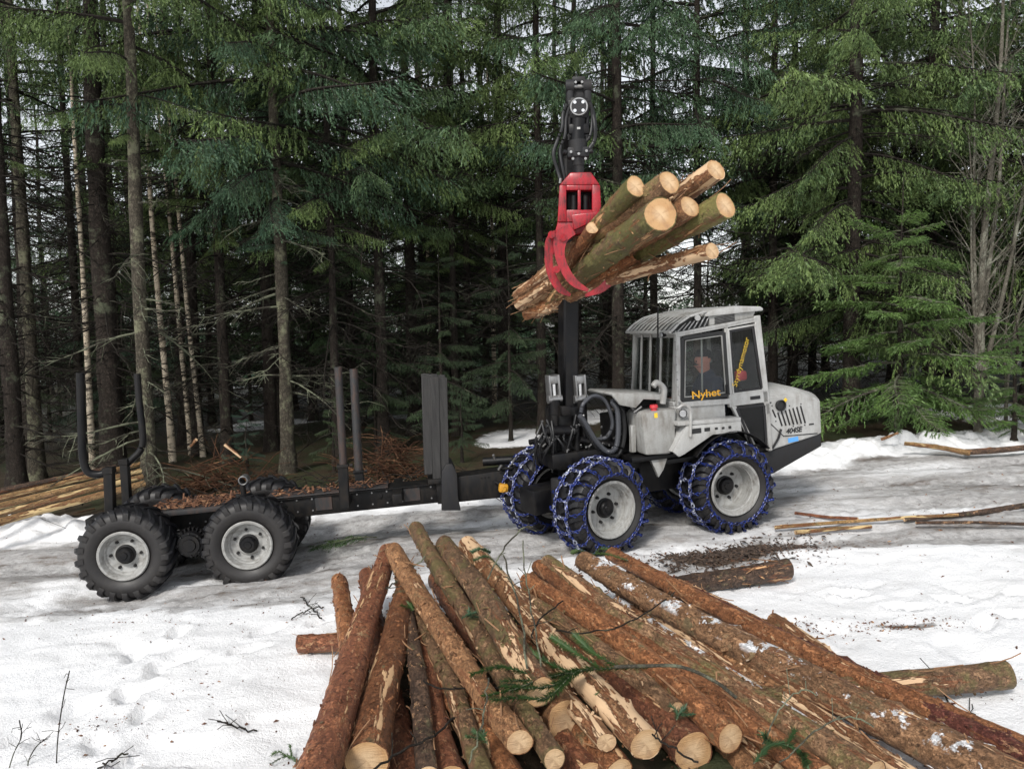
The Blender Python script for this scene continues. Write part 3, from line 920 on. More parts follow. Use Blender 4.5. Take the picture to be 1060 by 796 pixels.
#@@VEH
# ------------------------------------------------------------------ the forwarder
M_BLACK = dirty('black_machine_paint', (0.004, 0.004, 0.005), (0.02, 0.017, 0.014), 0.6, 0.4, spec=0.25)
M_FRAME = dirty('black_frame_steel', (0.0045, 0.0045, 0.005), (0.024, 0.019, 0.015), 0.7, 0.5, spec=0.25)
M_GREY = dirty('light_grey_machine_paint', (0.32, 0.32, 0.308), (0.10, 0.08, 0.06), 0.65, 0.30, scale=4)
M_WHITE = dirty('pale_grey_cab_paint', (0.40, 0.40, 0.39), (0.13, 0.11, 0.085), 0.55, 0.28, scale=4)
M_RIM = dirty('silver_rim_paint', (0.32, 0.32, 0.308), (0.08, 0.065, 0.05), 0.7, 0.4, scale=9)
M_DKGREY = dirty('dark_grey_plate', (0.018, 0.018, 0.02), (0.03, 0.026, 0.022), 0.5, 0.5, spec=0.3)
M_STEEL = dirty('worn_bare_steel', (0.3, 0.3, 0.3), (0.06, 0.05, 0.04), 0.6, 0.35, 0.8)
M_CHROME = dirty('polished_rod', (0.7, 0.7, 0.7), (0.2, 0.2, 0.2), 0.1, 0.15, 1.0)
M_RED = dirty('red_grapple_paint', (0.34, 0.004, 0.014), (0.022, 0.010, 0.010), 0.95, 0.26, scale=11)
M_RUST = dirty('rusty_stake_steel', (0.02, 0.02, 0.021), (0.13, 0.06, 0.035), 0.4, 0.6)
M_HOSE = dirty('black_rubber_hose', (0.007, 0.007, 0.008), (0.03, 0.03, 0.03), 0.3, 0.4)
M_GUARD = dirty('grey_hose_spiral', (0.05, 0.053, 0.062), (0.015, 0.015, 0.015), 0.4, 0.4)
M_YELLOW = dirty('yellow_valve_paint', (0.55, 0.27, 0.02), (0.08, 0.05, 0.03), 0.5, 0.45)
M_BLUE = dirty('blue_part_paint', (0.02, 0.07, 0.2), (0.04, 0.04, 0.04), 0.4, 0.4)
M_LINE = Mat('black_trim_line').set((0.01, 0.01, 0.01), 0.5)
M_ORANGE = Mat('orange_yellow_lettering').set((0.80, 0.40, 0.02), 0.5)
M_YLET = Mat('yellow_lettering').set((0.78, 0.52, 0.03), 0.5)
M_BADGE = Mat('blue_badge').set((0.10, 0.34, 0.72), 0.4)
M_BADGE2 = Mat('pale_badge_mark').set((0.55, 0.7, 0.85), 0.4)
M_REDCAP = Mat('red_plastic').set((0.5, 0.03, 0.04), 0.4)
M_SEAT = Mat('dark_seat_cloth').set((0.012, 0.012, 0.014), 0.85)
M_LENS = Mat('lamp_lens').set((0.5, 0.5, 0.5), 0.1, 0.6)


def rubber_mat():
    k = Mat('dusty_tyre_rubber')
    co = k.coord()
    sx = k.n.new('ShaderNodeSeparateXYZ'); k.l.new(co, sx.inputs[0])
    r = k.math('SQRT', k.math('ADD', k.math('POWER', sx.outputs[0], 2.0), k.math('POWER', sx.outputs[2], 2.0)))
    n = k.noise(co, 8, 5, 0.7)
    side = k.ramp(r, [(0.40, 1.0), (0.445, 0.0)])
    c = k.mix(k.math('MULTIPLY', side, k.math('MULTIPLY_ADD', n, 0.8, 0.15)), (0.007, 0.007, 0.009), (0.030, 0.027, 0.025))
    c = k.mix(k.ramp(k.noise(co, 22, 4), [(0.55, 0.0), (0.75, 0.4)]), c, (0.05, 0.044, 0.038))
    k.bump(k.noise(co, 60, 3), 0.1, 0.004)
    return k.set(c, k.math('MULTIPLY_ADD', n, 0.3, 0.34), 0, 0.4)


M_RUBBER = rubber_mat()


def chain_mat(name, a, b, snow):
    k = Mat(name)
    co = k.coord()
    c = k.mix(k.ramp(k.noise(co, 30, 3), [(0.4, 0.0), (0.6, 1.0)]), a, b)
    if snow:
        c = k.mix(k.ramp(k.noise(co, 12, 3, 0.7), [(0.54, 0.0), (0.62, snow)]), c, (0.6, 0.63, 0.68))  # pale flecks for clinging snow and for metal glints put into the colour
    return k.set(c, 0.4, 0.25, 0.5)


M_CHAIN_BLUE = chain_mat('blue_painted_chain', (0.010, 0.028, 0.19), (0.010, 0.012, 0.04), 0.0)
M_CHAIN_TREAD = chain_mat('worn_tread_chain', (0.012, 0.028, 0.18), (0.06, 0.065, 0.11), 0.6)


def plank_mat():
    k = Mat('weathered_grey_plank')
    co = k.coord()
    n = k.noise(k.mapping(co, (5, 5, 0.35)), 7, 7, 0.75)
    c = k.mix(n, (0.006, 0.006, 0.007), (0.075, 0.073, 0.071))
    c = k.mix(k.ramp(k.noise(co, 5, 4), [(0.55, 0.0), (0.75, 0.5)]), c, (0.05, 0.045, 0.04))
    k.bump(n, 0.5, 0.01)
    return k.set(c, 0.85, 0, 0.2)


M_PLANK = plank_mat()


def glass_mat(name, tint, refl=1.0):
    k = Mat(name)
    nt = k.n
    tr = nt.new('ShaderNodeBsdfTransparent'); tr.inputs[0].default_value = (*tint, 1)
    gl = nt.new('ShaderNodeBsdfGlossy'); gl.inputs['Roughness'].default_value = 0.03
    fr = nt.new('ShaderNodeFresnel'); fr.inputs['IOR'].default_value = 1.5
    ml = k.math('MULTIPLY_ADD', fr.outputs[0], 0.55 * refl, 0.0, clamp=True)
    mx = nt.new('ShaderNodeMixShader')
    k.l.new(ml, mx.inputs[0]); k.l.new(tr.outputs[0], mx.inputs[1]); k.l.new(gl.outputs[0], mx.inputs[2])
    k.l.new(mx.outputs[0], nt['Material Output'].inputs['Surface'])
    return k.m


M_GLASS = glass_mat('cab_glass', (0.90, 0.92, 0.91))
M_GLASS_D = glass_mat('smoked_cab_glass', (0.25, 0.26, 0.26), 1.3)


def frame_m(yaw, pitch, anchor_local, anchor_world):
    M = Matrix.Rotation(rad(yaw), 4, 'Z') @ Matrix.Rotation(rad(-pitch), 4, 'Y')
    o = Vector(anchor_world) - M.to_3x3() @ Vector(anchor_local)
    return Matrix.Translation(o) @ M


FT = frame_m(7, 3.5, (-0.6, -0.72, 0.46), at(127, 576, 7.75))       # trailer
FC = frame_m(17, 3.5, (0, -0.72, 0.47), at(762, 506, 8.25))        # tractor
F3 = frame_m(30, 3.5, (0, -0.72, 0.0), at(634, 528, 7.80))         # steered axle below the crane


def L(fr, u, v, yl):
    """point of the machine's own plane y = yl seen at (u, v)"""
    inv = fr.inverted()
    d = inv.to_3x3() @ Vector(ray(u, v)); c = inv @ Vector(CP)
    return c + d * ((yl - c.y) / d.y)


FW = empty('forwarder')
FW.matrix_world = FT
tag(FW, 'small pale grey forwarder with chained front tyres, empty black log trailer and raised red grapple', 'forwarder')
FTI = FT.inverted()


def bx(bm, c, size, rot=None, bev=0.0, seg=2):
    r = bmesh.ops.create_cube(bm, size=1.0)
    vs = r['verts']
    M = Matrix.Translation(Vector(c)) @ (rot.to_4x4() if rot is not None else Matrix.Identity(4)) @ Matrix.Diagonal((*size, 1))
    bmesh.ops.transform(bm, matrix=M, verts=vs)
    if bev > 0:
        es = list({e for v in vs for e in v.link_edges})
        bmesh.ops.bevel(bm, geom=es, offset=bev, segments=seg, affect='EDGES', profile=0.5)
    return bm


def bar(bm, p0, p1, w, d, up=(0, 1, 0), bev=0.006):
    """box section between two points; w across 'up', d along it"""
    p0, p1 = Vector(p0), Vector(p1)
    z = (p1 - p0).normalized()
    y = Vector(up); y = (y - z * y.dot(z)).normalized()
    x = y.cross(z)
    R = Matrix((x, y, z)).transposed()
    bx(bm, (p0 + p1) / 2, (w, d, (p1 - p0).length), R, bev, 1)


def cyl(bm, p0, p1, r0, r1=None, n=20, bev=0.0):
    p0, p1 = Vector(p0), Vector(p1)
    r1 = r0 if r1 is None else r1
    d = p1 - p0
    R = d.to_track_quat('Z', 'Y').to_matrix().to_4x4()
    rr = bmesh.ops.create_cone(bm, cap_ends=True, segments=n, radius1=r0, radius2=r1, depth=d.length)
    bmesh.ops.transform(bm, matrix=Matrix.Translation((p0 + p1) / 2) @ R, verts=rr['verts'])


def spline(pts, n=40):
    P = np.array([list(p) for p in pts], float)
    P = np.concatenate([[2 * P[0] - P[1]], P, [2 * P[-1] - P[-2]]])
    out = []
    m = len(P) - 3
    for i in range(m):
        a, b, c, d = P[i:i + 4]
        for t in np.linspace(0, 1, max(3, n // m), endpoint=(i == m - 1)):
            out.append(0.5 * (2 * b + (c - a) * t + (2 * a - 5 * b + 4 * c - d) * t * t + (3 * b - a - 3 * c + d) * t ** 3))
    return np.array(out)


def tube(bm, pts, r, n=10, wave=0.0):
    pts = np.array([list(p) for p in pts], float)
    rr = np.full(len(pts), r)
    if wave:
        rr = rr * (1 + wave * (np.arange(len(pts)) % 2))
    V, q = tube_np(pts, rr, n)
    vs = [bm.verts.new(v) for v in V]
    for f in q: bm.faces.new([vs[j] for j in f])
    bm.faces.new(vs[:n][::-1]); bm.faces.new(vs[-n:])


def prism(bm, poly, y0, y1, bev=0.0):
    """polygon of (x, z) extruded along y"""
    a = [bm.verts.new((p[0], y0, p[1])) for p in poly]
    b = [bm.verts.new((p[0], y1, p[1])) for p in poly]
    n = len(poly)
    fs = [bm.faces.new(a), bm.faces.new(b[::-1])]
    for i in range(n):
        fs.append(bm.faces.new([a[i], b[i], b[(i + 1) % n], a[(i + 1) % n]]))
    bmesh.ops.recalc_face_normals(bm, faces=fs)
    if bev:
        es = list({e for f in fs for e in f.edges})
        bmesh.ops.bevel(bm, geom=es, offset=bev, segments=2, affect='EDGES', profile=0.5)


def lathe(bm, prof, n=48, c=(0, 0, 0)):
    """profile of (y, r) turned round the Y axis"""
    rings = []
    for y, r in prof:
        rings.append([bm.verts.new((c[0] + r * math.cos(2 * PI * i / n), c[1] + y, c[2] + r * math.sin(2 * PI * i / n))) for i in range(n)])
    for a, b in zip(rings, rings[1:]):
        for i in range(n):
            bm.faces.new([a[i], a[(i + 1) % n], b[(i + 1) % n], b[i]])
    return rings


def part(name, bm, mat, fr=None, parent=None, smooth=True, kind=None):
    """a part of the forwarder: geometry written in frame fr (or in the parent's own space)"""
    me = bm_mesh(name, bm, smooth)
    o = link(name, me, FW if parent is None else parent, [mat] if not isinstance(mat, (list, tuple)) else mat)
    if parent is None:
        o.matrix_local = FTI @ (fr if fr is not None else FT)
    if kind: o['kind'] = kind
    return o


nb = bmesh.new

# ---- wheels ------------------------------------------------------------
def tyre_bm(R=0.455, w=0.20, rim=0.245, lugs=20, lugh=0.022):
    bm = nb()
    prof = [(-w * 0.78, rim - 0.01), (-w * 0.93, rim + 0.02), (-w * 1.06, rim + 0.07), (-w * 1.08, R - 0.10), (-w * 1.0, R - 0.045), (-w * 0.86, R - 0.018), (-w * 0.45, R - 0.006), (0, R - 0.002)]
    prof = prof + [(-y, r) for y, r in prof[-2::-1]]
    lathe(bm, prof, 72)
    # bar lugs: from the shoulder to just past the middle, alternating sides, swept back
    for side in (-1, 1):
        for i in range(lugs):
            a0 = 2 * PI * (i + (0.5 if side > 0 else 0)) / lugs
            pts = [(1.10, -0.075, -0.13, 0.030), (1.06, -0.030, -0.12, 0.032), (0.92, -0.004, -0.09, 0.031), (0.55, 0.0, 0.0, 0.028), (-0.08, 0.001, 0.14, 0.026)]
            rows = []
            for yy, dr, da, hw in pts:
                rr = R + dr
                aa = a0 + da
                row = []
                for t, h in ((-1, -0.012), (-0.7, lugh), (0.7, lugh), (1, -0.012)):
                    ang = aa + t * hw / rr
                    rad_ = rr + h
                    yo = yy * w * side
                    if abs(yy) > 1.0 and h > 0:
                        yo += side * 0.006
                    row.append(bm.verts.new((rad_ * math.cos(ang), yo, rad_ * math.sin(ang))))
                rows.append(row)
            for r0, r1 in zip(rows, rows[1:]):
                for j in range(3):
                    bm.faces.new([r0[j], r0[j + 1], r1[j + 1], r1[j]])
            bm.faces.new(rows[0]); bm.faces.new(rows[-1][::-1])
    return bm


def rim_bm(r=0.245, w=0.19, disc=-0.085, barrel=None):
    bm = nb()
    rb = r - 0.035
    prof = [(-w - 0.004, r + 0.004), (-w - 0.014, r - 0.006), (-w - 0.010, r - 0.022), (-w + 0.012, rb), (-w + 0.05, rb - 0.012), (-w + 0.055, rb - 0.02), (disc - 0.004, rb - 0.03), (disc, rb - 0.045), (disc + 0.012, 0.13), (disc, 0.1), (disc, 0.06), (disc, 0.002)]
    lathe(bm, prof, 56)
    back = [(w + 0.01, r), (w, r - 0.03), (0.0, rb - 0.02), (disc + 0.02, rb - 0.03), (disc + 0.02, 0.002)]
    lathe(bm, back, 40)
    return bm


def hub_bm(disc, r=0.085, out=0.085):
    bm = nb()
    lathe(bm, [(disc + 0.004, r + 0.012), (disc - 0.02, r + 0.01), (disc - 0.025, r - 0.004), (disc - out + 0.015, r - 0.008), (disc - out, r - 0.022), (disc - out, 0.04), (disc - out - 0.01, 0.034), (disc - out - 0.01, 0.001)], 32)
    return bm


def nut_bm():
    bm = nb()
    cyl(bm, (0, 0.01, 0), (0, -0.022, 0), 0.017, 0.014, 6)
    cyl(bm, (0, -0.02, 0), (0, -0.032, 0), 0.007, 0.007, 8)
    return bm


def link_geo(bm, p, t, nrm, ln, wd, th):
    """one oval chain link centred at p along t"""
    p, t, nrm = Vector(p), Vector(t).normalized(), Vector(nrm).normalized()
    b = t.cross(nrm).normalized()
    k = 8
    prev = None; first = None
    for i in range(k):
        a = 2 * PI * i / k
        ca, sa = math.cos(a), math.sin(a)
        c = p + t * (ln * 0.5 * ca) + b * (wd * 0.5 * sa)
        o = (t * ca + b * sa).normalized()
        ring = [bm.verts.new(c + o * th), bm.verts.new(c + nrm * th), bm.verts.new(c - o * th), bm.verts.new(c - nrm * th)]
        if prev:
            for j in range(4):
                bm.faces.new([prev[j], prev[(j + 1) % 4], ring[(j + 1) % 4], ring[j]])
        else:
            first = ring
        prev = ring
    for j in range(4):
        bm.faces.new([prev[j], prev[(j + 1) % 4], first[(j + 1) % 4], first[j]])


def chain_run(bm, pts, nrm_fn, ln=0.055, wd=0.03, th=0.0065, jit=0.0):
    pts = np.array(pts, float)
    seg = np.linalg.norm(np.diff(pts, axis=0), axis=1)
    cum = np.concatenate([[0], np.cumsum(seg)])
    m = max(1, int(cum[-1] / (ln * 0.78)))
    for i in range(m):
        s0 = cum[-1] * (i + 0.5) / m
        p = np.array([np.interp(s0, cum, pts[:, j]) for j in range(3)])
        q = np.array([np.interp(min(s0 + 0.01, cum[-1]), cum, pts[:, j]) for j in range(3)])
        q0 = np.array([np.interp(max(s0 - 0.01, 0), cum, pts[:, j]) for j in range(3)])
        t = q - q0
        nn = Vector(nrm_fn(p))
        if i % 2:
            nn = Vector(t).cross(nn)
        p = p + np.random.default_rng(i).normal(0, jit, 3)
        link_geo(bm, p, t, nn, ln, wd, th)


def chains(R=0.455, w=0.20, rim=0.245):
    """ladder of tread chains and the two side chains, as two meshes"""
    side, tread = nb(), nb()
    rn = lambda p: (p[0], 0.0001, p[2])
    n = 18
    ro = R + 0.034
    for sgn in (-1, 1):
        rs = rim + 0.075
        ring = [(rs * math.cos(a), sgn * w * 1.17, rs * math.sin(a)) for a in np.linspace(0, 2 * PI, 61)]
        chain_run(side, ring, lambda p, s=sgn: (0, s, 0), 0.05, 0.028, 0.0065)
        # zigzag rungs from the side chain up over the shoulder
        for i in range(n):
            a = 2 * PI * (i + 0.15) / n
            pth = []
            for f in np.linspace(0, 1, 8):
                rr = rs + (ro - rs) * f ** 0.8
                yy = sgn * w * (1.17 - 0.07 * f - 0.6 * max(0, f - 0.75) / 0.25 * 0.9)
                aa = a + 0.10 * f
                pth.append((rr * math.cos(aa), yy, rr * math.sin(aa)))
            chain_run(side, pth, lambda p: (p[0], p[1] * 2, p[2]), 0.05, 0.028, 0.007)
        ring = [(ro * math.cos(a), sgn * w * (0.52 + 0.05 * math.sin(a * n)), ro * math.sin(a)) for a in np.linspace(0, 2 * PI, 121)]
        chain_run(tread, ring, rn, 0.055, 0.032, 0.008, 0.003)
    for i in range(n):
        a = 2 * PI * (i + 0.7) / n
        pth = [(ro * math.cos(a), y, ro * math.sin(a)) for y in np.linspace(-w * 0.52, w * 0.52, 6)]
        chain_run(tread, pth, rn, 0.055, 0.032, 0.008, 0.003)
        for sgn in (-1, 1):     # ice studs on the rungs
            cyl(tread, (ro * math.cos(a), sgn * w * 0.52, ro * math.sin(a)), ((ro + 0.022) * math.cos(a), sgn * w * 0.52, (ro + 0.022) * math.sin(a)), 0.012, 0.008, 6)
    return bm_mesh('snow_chain', side), bm_mesh('tread_chain', tread)


TYRE_T = bm_mesh('tyre', tyre_bm(0.451, 0.195, 0.243, 21, 0.014), True)
RIM_T = bm_mesh('rim', rim_bm(0.245, 0.185, -0.10), True)
HUB_T = bm_mesh('hub', hub_bm(-0.10, 0.085, 0.075), True)
TYRE_C = bm_mesh('tyre', tyre_bm(0.45, 0.20, 0.285, 20, 0.022), True)
RIM_C3 = bm_mesh('rim', rim_bm(0.287, 0.19, -0.07), True)
RIM_C4 = bm_mesh('rim', rim_bm(0.287, 0.19, 0.02), True)
HUB_C3 = bm_mesh('hub', hub_bm(-0.07, 0.09, 0.06), True)
HUB_C4 = bm_mesh('hub', hub_bm(0.02, 0.09, 0.06), True)
NUT = bm_mesh('wheel_nut', nut_bm(), True)
CH_SIDE, CH_TREAD = chains(0.45, 0.20, 0.285)
for me_, m_ in ((TYRE_T, M_RUBBER), (TYRE_C, M_RUBBER), (RIM_T, M_RIM), (RIM_C3, M_RIM), (RIM_C4, M_RIM), (HUB_T, M_BLACK), (HUB_C3, M_BLACK), (HUB_C4, M_BLACK), (NUT, M_DKGREY), (CH_SIDE, M_CHAIN_BLUE), (CH_TREAD, M_CHAIN_TREAD)):
    me_.materials.append(m_)


def wheel(fr, c, far, tyre, rim, hub, disc, chained, spin, label=None):
    w = link('wheel', tyre, FW)
    w.matrix_local = FTI @ fr @ Matrix.Translation(Vector(c)) @ (Matrix.Rotation(PI, 4, 'Z') if far else Matrix.Identity(4)) @ Matrix.Rotation(spin, 4, 'Y')
    if label: w['label'] = label
    link('rim', rim, w); link('hub', hub, w)
    for i in range(6):
        nt = link('wheel_nut', NUT, w)
        a = 2 * PI * i / 6 + 0.3
        nt.location = (0.145 * math.cos(a), disc + 0.002, 0.145 * math.sin(a))
    if chained:
        s_ = link('snow_chain', CH_SIDE, w); s_['kind'] = 'stuff'
        t_ = link('tread_chain', CH_TREAD, w); t_['kind'] = 'stuff'
    return w


for x, z in ((-0.6, 0.46), (0.588, 0.435)):
    for far in (0, 1):
        wheel(FT, (x, 0.525 if far else -0.525, z), far, TYRE_T, RIM_T, HUB_T, -0.10, False, x * 3 + far, 'bare rear wheel without a chain')
for far in (0, 1):
    wheel(F3, (0, 0.52 if far else -0.52, 0), far, TYRE_C, RIM_C3, HUB_C3, -0.07, True, 0.2 + far, 'front wheel wrapped in a blue snow chain')
    wheel(FC, (0, 0.52 if far else -0.52, 0.47), far, TYRE_C, RIM_C4, HUB_C4, 0.02, True, 0.5 + far, 'front wheel wrapped in a blue snow chain')

# ---- trailer -------------------------------------------------------------
bm = nb()
bx(bm, (0.95, 0, 0.645), (4.2, 0.26, 0.21), None, 0.008)
bx(bm, (0.95, 0, 0.752), (4.1, 0.32, 0.014), None, 0.003)
for x in (-0.95, 0.55, 1.55, 2.1):
    bx(bm, (x, 0, 0.70), (0.10, 0.94, 0.10), None, 0.006)
cyl(bm, (1.9, -0.135, 0.69), (1.9, -0.15, 0.69), 0.03)
cyl(bm, (2.0, -0.132, 0.64), (2.0, -0.142, 0.64), 0.018)
part('trailer_frame', bm, M_FRAME)
bm = nb()
for x in np.arange(-0.9, 2.9, 0.16):
    for z in (0.60, 0.725):
        cyl(bm, (x, -0.131, z), (x, -0.141, z), 0.010, n=6)
part('frame_bolt', bm, M_STEEL, kind='stuff')
for x in (0.35, 1.30, 2.25):
    bm = nb(); bx(bm, (x, -0.137, 0.665), (0.18, 0.012, 0.15), None, 0.004, 1)
    part('weld_plate', bm, M_RUST)
bm = nb()
bx(bm, (-0.03, 0.0, 0.775), (0.98, 0.62, 0.02), None, 0.004)
bx(bm, (-0.03, -0.31, 0.757), (0.98, 0.02, 0.05), None, 0.004)
bx(bm, (1.35, 0.0, 0.775), (1.3, 0.34, 0.016), None, 0.004)
part('deck_plate', bm, M_RUST)
bm = nb()
g_ = np.random.default_rng(5)
for i in range(430):
    x, y = g_.uniform(-0.45, 0.45), g_.uniform(-0.28, 0.28)
    if i > 330: x, y = g_.uniform(0.75, 1.95), g_.uniform(-0.15, 0.15)
    bx(bm, (x, y, 0.795 + abs(g_.normal(0, 0.012))), (g_.uniform(0.02, 0.10), g_.uniform(0.008, 0.025), 0.006), Matrix.Rotation(g_.uniform(0, 6), 3, 'Z') @ Matrix.Rotation(g_.normal(0, 0.4), 3, 'Y'))
M_CHIP = Mat('bark_chips'); _n = M_CHIP.noise(M_CHIP.coord(), 9, 3)
M_CHIP = M_CHIP.set(M_CHIP.ramp(_n, [(0.3, (0.05, 0.022, 0.013)), (0.55, (0.16, 0.07, 0.034)), (0.75, (0.40, 0.23, 0.12))]), 0.85)
part('bark_litter', bm, M_CHIP, kind='stuff')
for y in (-0.40, 0.40):           # bogie beams and their drive motors
    bm = nb()
    prism(bm, [(-0.62, 0.38), (-0.2, 0.36), (0.2, 0.36), (0.62, 0.36), (0.64, 0.5), (0.2, 0.58), (-0.2, 0.58), (-0.64, 0.52)], y - 0.06, y + 0.06, 0.01)
    part('bogie_beam', bm, M_FRAME)
    sgn = -1 if y < 0 else 1
    bm = nb()
    cyl(bm, (0.0, y, 0.47), (0.0, y + sgn * 0.17, 0.47), 0.125, n=28)
    for i in range(22):
        a = 2 * PI * i / 22
        bx(bm, (0.14 * math.cos(a), y + sgn * 0.06, 0.47 + 0.14 * math.sin(a)), (0.035, 0.07, 0.018), Matrix.Rotation(-a, 3, 'Y'), 0.003, 1)
    cyl(bm, (0.0, y + sgn * 0.12, 0.47), (0.0, y + sgn * 0.20, 0.47), 0.105, 0.10, n=28)
    cyl(bm, (0.0, y + sgn * 0.19, 0.47), (0.0, y + sgn * 0.215, 0.47), 0.07, 0.06, n=20)
    o = part('bogie_hub', bm, M_BLACK)
    ow = bm = nb()
    for i in range(8):
        a = 2 * PI * i / 8
        cyl(bm, (0.115 * math.cos(a), y + sgn * 0.165, 0.47 + 0.115 * math.sin(a)), (0.115 * math.cos(a), y + sgn * 0.185, 0.47 + 0.115 * math.sin(a)), 0.009, n=6)
    part('hub_bolt_ring', bm, M_DKGREY, parent=o)
bm = nb()
cyl(bm, (0, -0.5, 0.47), (0, 0.5, 0.47), 0.06)
part('bogie_axle', bm, M_FRAME)


def P3(u, v, y): return L(FT, u, v, y)


# rear stakes: short post, elbow and long upright pipe
for pts, post in (([P3(112, 489, -0.52), P3(101, 491, -0.53), P3(92, 489, -0.54), P3(87, 480, -0.55), P3(85, 465, -0.56), P3(84, 430, -0.58), P3(83, 386, -0.60)], (P3(113, 528, -0.5), P3(113, 487, -0.52))),
                  ([P3(131, 481, 0.52), P3(138, 474, 0.53), P3(145, 467, 0.54), P3(148, 457, 0.55), P3(147, 440, 0.56), P3(144, 415, 0.58), P3(142, 387, 0.6)], (P3(131, 516, 0.5), P3(129, 478, 0.52)))):
    bm = nb()
    a = np.array([list(p) for p in pts])
    tube(bm, np.concatenate([a[:1], spline(a[:5], 24), a[5:]]), 0.038, 12)
    o = part('rear_stake', bm, M_BLACK)
    bm = nb()
    p0, p1 = post
    p0 = Vector((p0.x, p0.y, 0.70))
    bar(bm, p0, p1, 0.085, 0.10, (0, 1, 0), 0.006)
    bar(bm, p1 - Vector((0.0, 0, 0.03)), p1 + Vector((0, 0, 0.035)), 0.10, 0.115, (0, 1, 0), 0.005)
    part('stake_post', bm, M_FRAME)
# front stakes: heavy socket with a slim pipe in it
for b0, b1, t1, y0, y1 in ((P3(357, 524, -0.42), P3(355, 482, -0.44), P3(350, 380, -0.5), 0, 0), (P3(374, 500, 0.42), P3(371, 488, 0.44), P3(366, 382, 0.52), 0, 0)):
    bm = nb()
    b0 = Vector((b0.x, b0.y, 0.66))
    bar(bm, b0, b1, 0.10, 0.10, (0, 1, 0), 0.006)
    bx(bm, b1, (0.12, 0.115, 0.035), None, 0.005)
    cyl(bm, b1 + Vector((0.07, -0.02, -0.0)), b1 + Vector((0.1, -0.02, 0.0)), 0.02)
    part('stake_socket', bm, M_FRAME)
    bm = nb()
    tube(bm, np.linspace(list(b1 - Vector((0, 0, 0.1))), list(t1), 6), 0.040 if t1.y < 0 else 0.048, 12)
    o = part('front_stake', bm, M_RUST)
# eye pipe beside the second near wheel
bm = nb()
c0 = P3(252, 497, -0.42)
cyl(bm, (c0.x - 0.02, -0.36, 0.70), (c0.x - 0.03, -0.36, c0.z), 0.03, n=10)
bx(bm, (c0.x - 0.09, -0.36, 0.80), (0.07, 0.03, 0.20), Matrix.Rotation(0.25, 3, 'Y'), 0.004)
bx(bm, (c0.x + 0.05, -0.37, 0.80), (0.08, 0.06, 0.07), None, 0.005)
part('pipe_bracket', bm, M_FRAME)
bm = nb()
lathe(bm, [(-0.03, 0.048), (-0.035, 0.042), (-0.03, 0.036), (0.10, 0.036), (0.10, 0.048), (-0.03, 0.048)], 20, (c0.x, c0.y, c0.z))
part('eye_pipe', bm, M_STEEL)
# headboard of grey weathered planks
X0, X1 = P3(434, 390, -0.1).x, P3(458, 390, -0.1).x
ZT, ZB = P3(445, 389, -0.1).z, P3(445, 520, -0.1).z
wp = (X1 - X0) / 3
for yb in (-0.12, 0.40):
    for i in range(3):
        bm = nb()
        zt = ZT - (0.0, 0.012, 0.03)[i]
        zb = 0.765 + (0.10, 0.03, 0.0)[i]
        bx(bm, (X0 + wp * (i + 0.5) + 0.004 * i, yb - 0.012 * (i % 2), (zt + zb) / 2), (wp * 1.12, 0.07, zt - zb), Matrix.Rotation(0.06, 3, 'Y'), 0.006, 1)
        part('headboard_plank', bm, M_PLANK)
bm = nb()
for z in (0.95, 1.35, 1.75):
    bx(bm, ((X0 + X1) / 2, 0.14, z), (0.06, 0.42, 0.05), None, 0.006)
bx(bm, ((X0 + X1) / 2 + 0.02, 0.14, 0.79), (0.30, 0.7, 0.05), None, 0.006)
part('headboard_frame', bm, M_FRAME)
# hinge bracket and drawbar forward of the headboard
bm = nb()
q = lambda u, v, y=-0.22: (L(FT, u, v, y).x, L(FT, u, v, y).z)
prism(bm, [q(457, 528), q(457, 488), q(462, 480), q(468, 480), q(473, 490), q(474, 514), q(477, 528)], -0.24, -0.18, 0.006)
part('hinge_bracket', bm, M_DKGREY)
bm = nb()
prism(bm, [q(456, 528), q(456, 485), q(461, 479), q(468, 480), q(473, 490), q(474, 514), q(477, 528)], 0.16, 0.22, 0.006)
part('hinge_bracket', bm, M_DKGREY)
bm = nb()
prism(bm, [(2.52, 0.53), (2.52, 0.80), (3.25, 0.83), (4.15, 0.80), (4.15, 0.54), (3.2, 0.53)], -0.17, 0.13, 0.012)
for i in range(3):
    cyl(bm, (3.02 + 0.04 * i, -0.17, 0.775), (3.02 + 0.04 * i, -0.178, 0.775), 0.008, n=8)
part('drawbar', bm, M_FRAME)

# ---- centre joint and steered axle ----------------------------------------
q3 = lambda u, v, y=-0.2: L(F3, u, v, y)
bm = nb()
bx(bm, (0, 0, 0.0), (0.30, 0.78, 0.24), None, 0.03)
cyl(bm, (0, -0.46, 0), (0, 0.46, 0), 0.11)
bx(bm, (-0.30, 0, 0.06), (0.50, 0.30, 0.26), None, 0.02)
bx(bm, (0.55, 0, 0.16), (1.2, 0.34, 0.26), None, 0.02)
part('front_axle', bm, M_BLACK, F3)
bm = nb()
prism(bm, [(q3(572, 495).x, q3(572, 495).z), (q3(600, 493).x, q3(600, 493).z), (q3(602, 528).x, q3(602, 528).z), (q3(574, 530).x, q3(574, 530).z)], -0.30, -0.15, 0.015)
part('axle_housing', bm, M_DKGREY, F3)
y_ = -0.24
for u, v, a, b in ((521, 505, 0.10, 0.09), (538, 501, 0.09, 0.10), (549, 498, 0.08, 0.07)):
    p = L(FT, u, v, y_)
    bm = nb()
    bx(bm, p, (a, 0.10, b), Matrix.Rotation(0.2, 3, 'Y'), 0.015)
    cyl(bm, p + Vector((0, -0.05, 0)), p + Vector((0, -0.075, 0)), 0.03, 0.025, 12)
    part('valve_block', bm, M_YELLOW)
bm = nb()
pa, pb, pc = L(FT, 552, 468, -0.1), L(FT, 585, 463, -0.1), L(FT, 604, 455, -0.1)
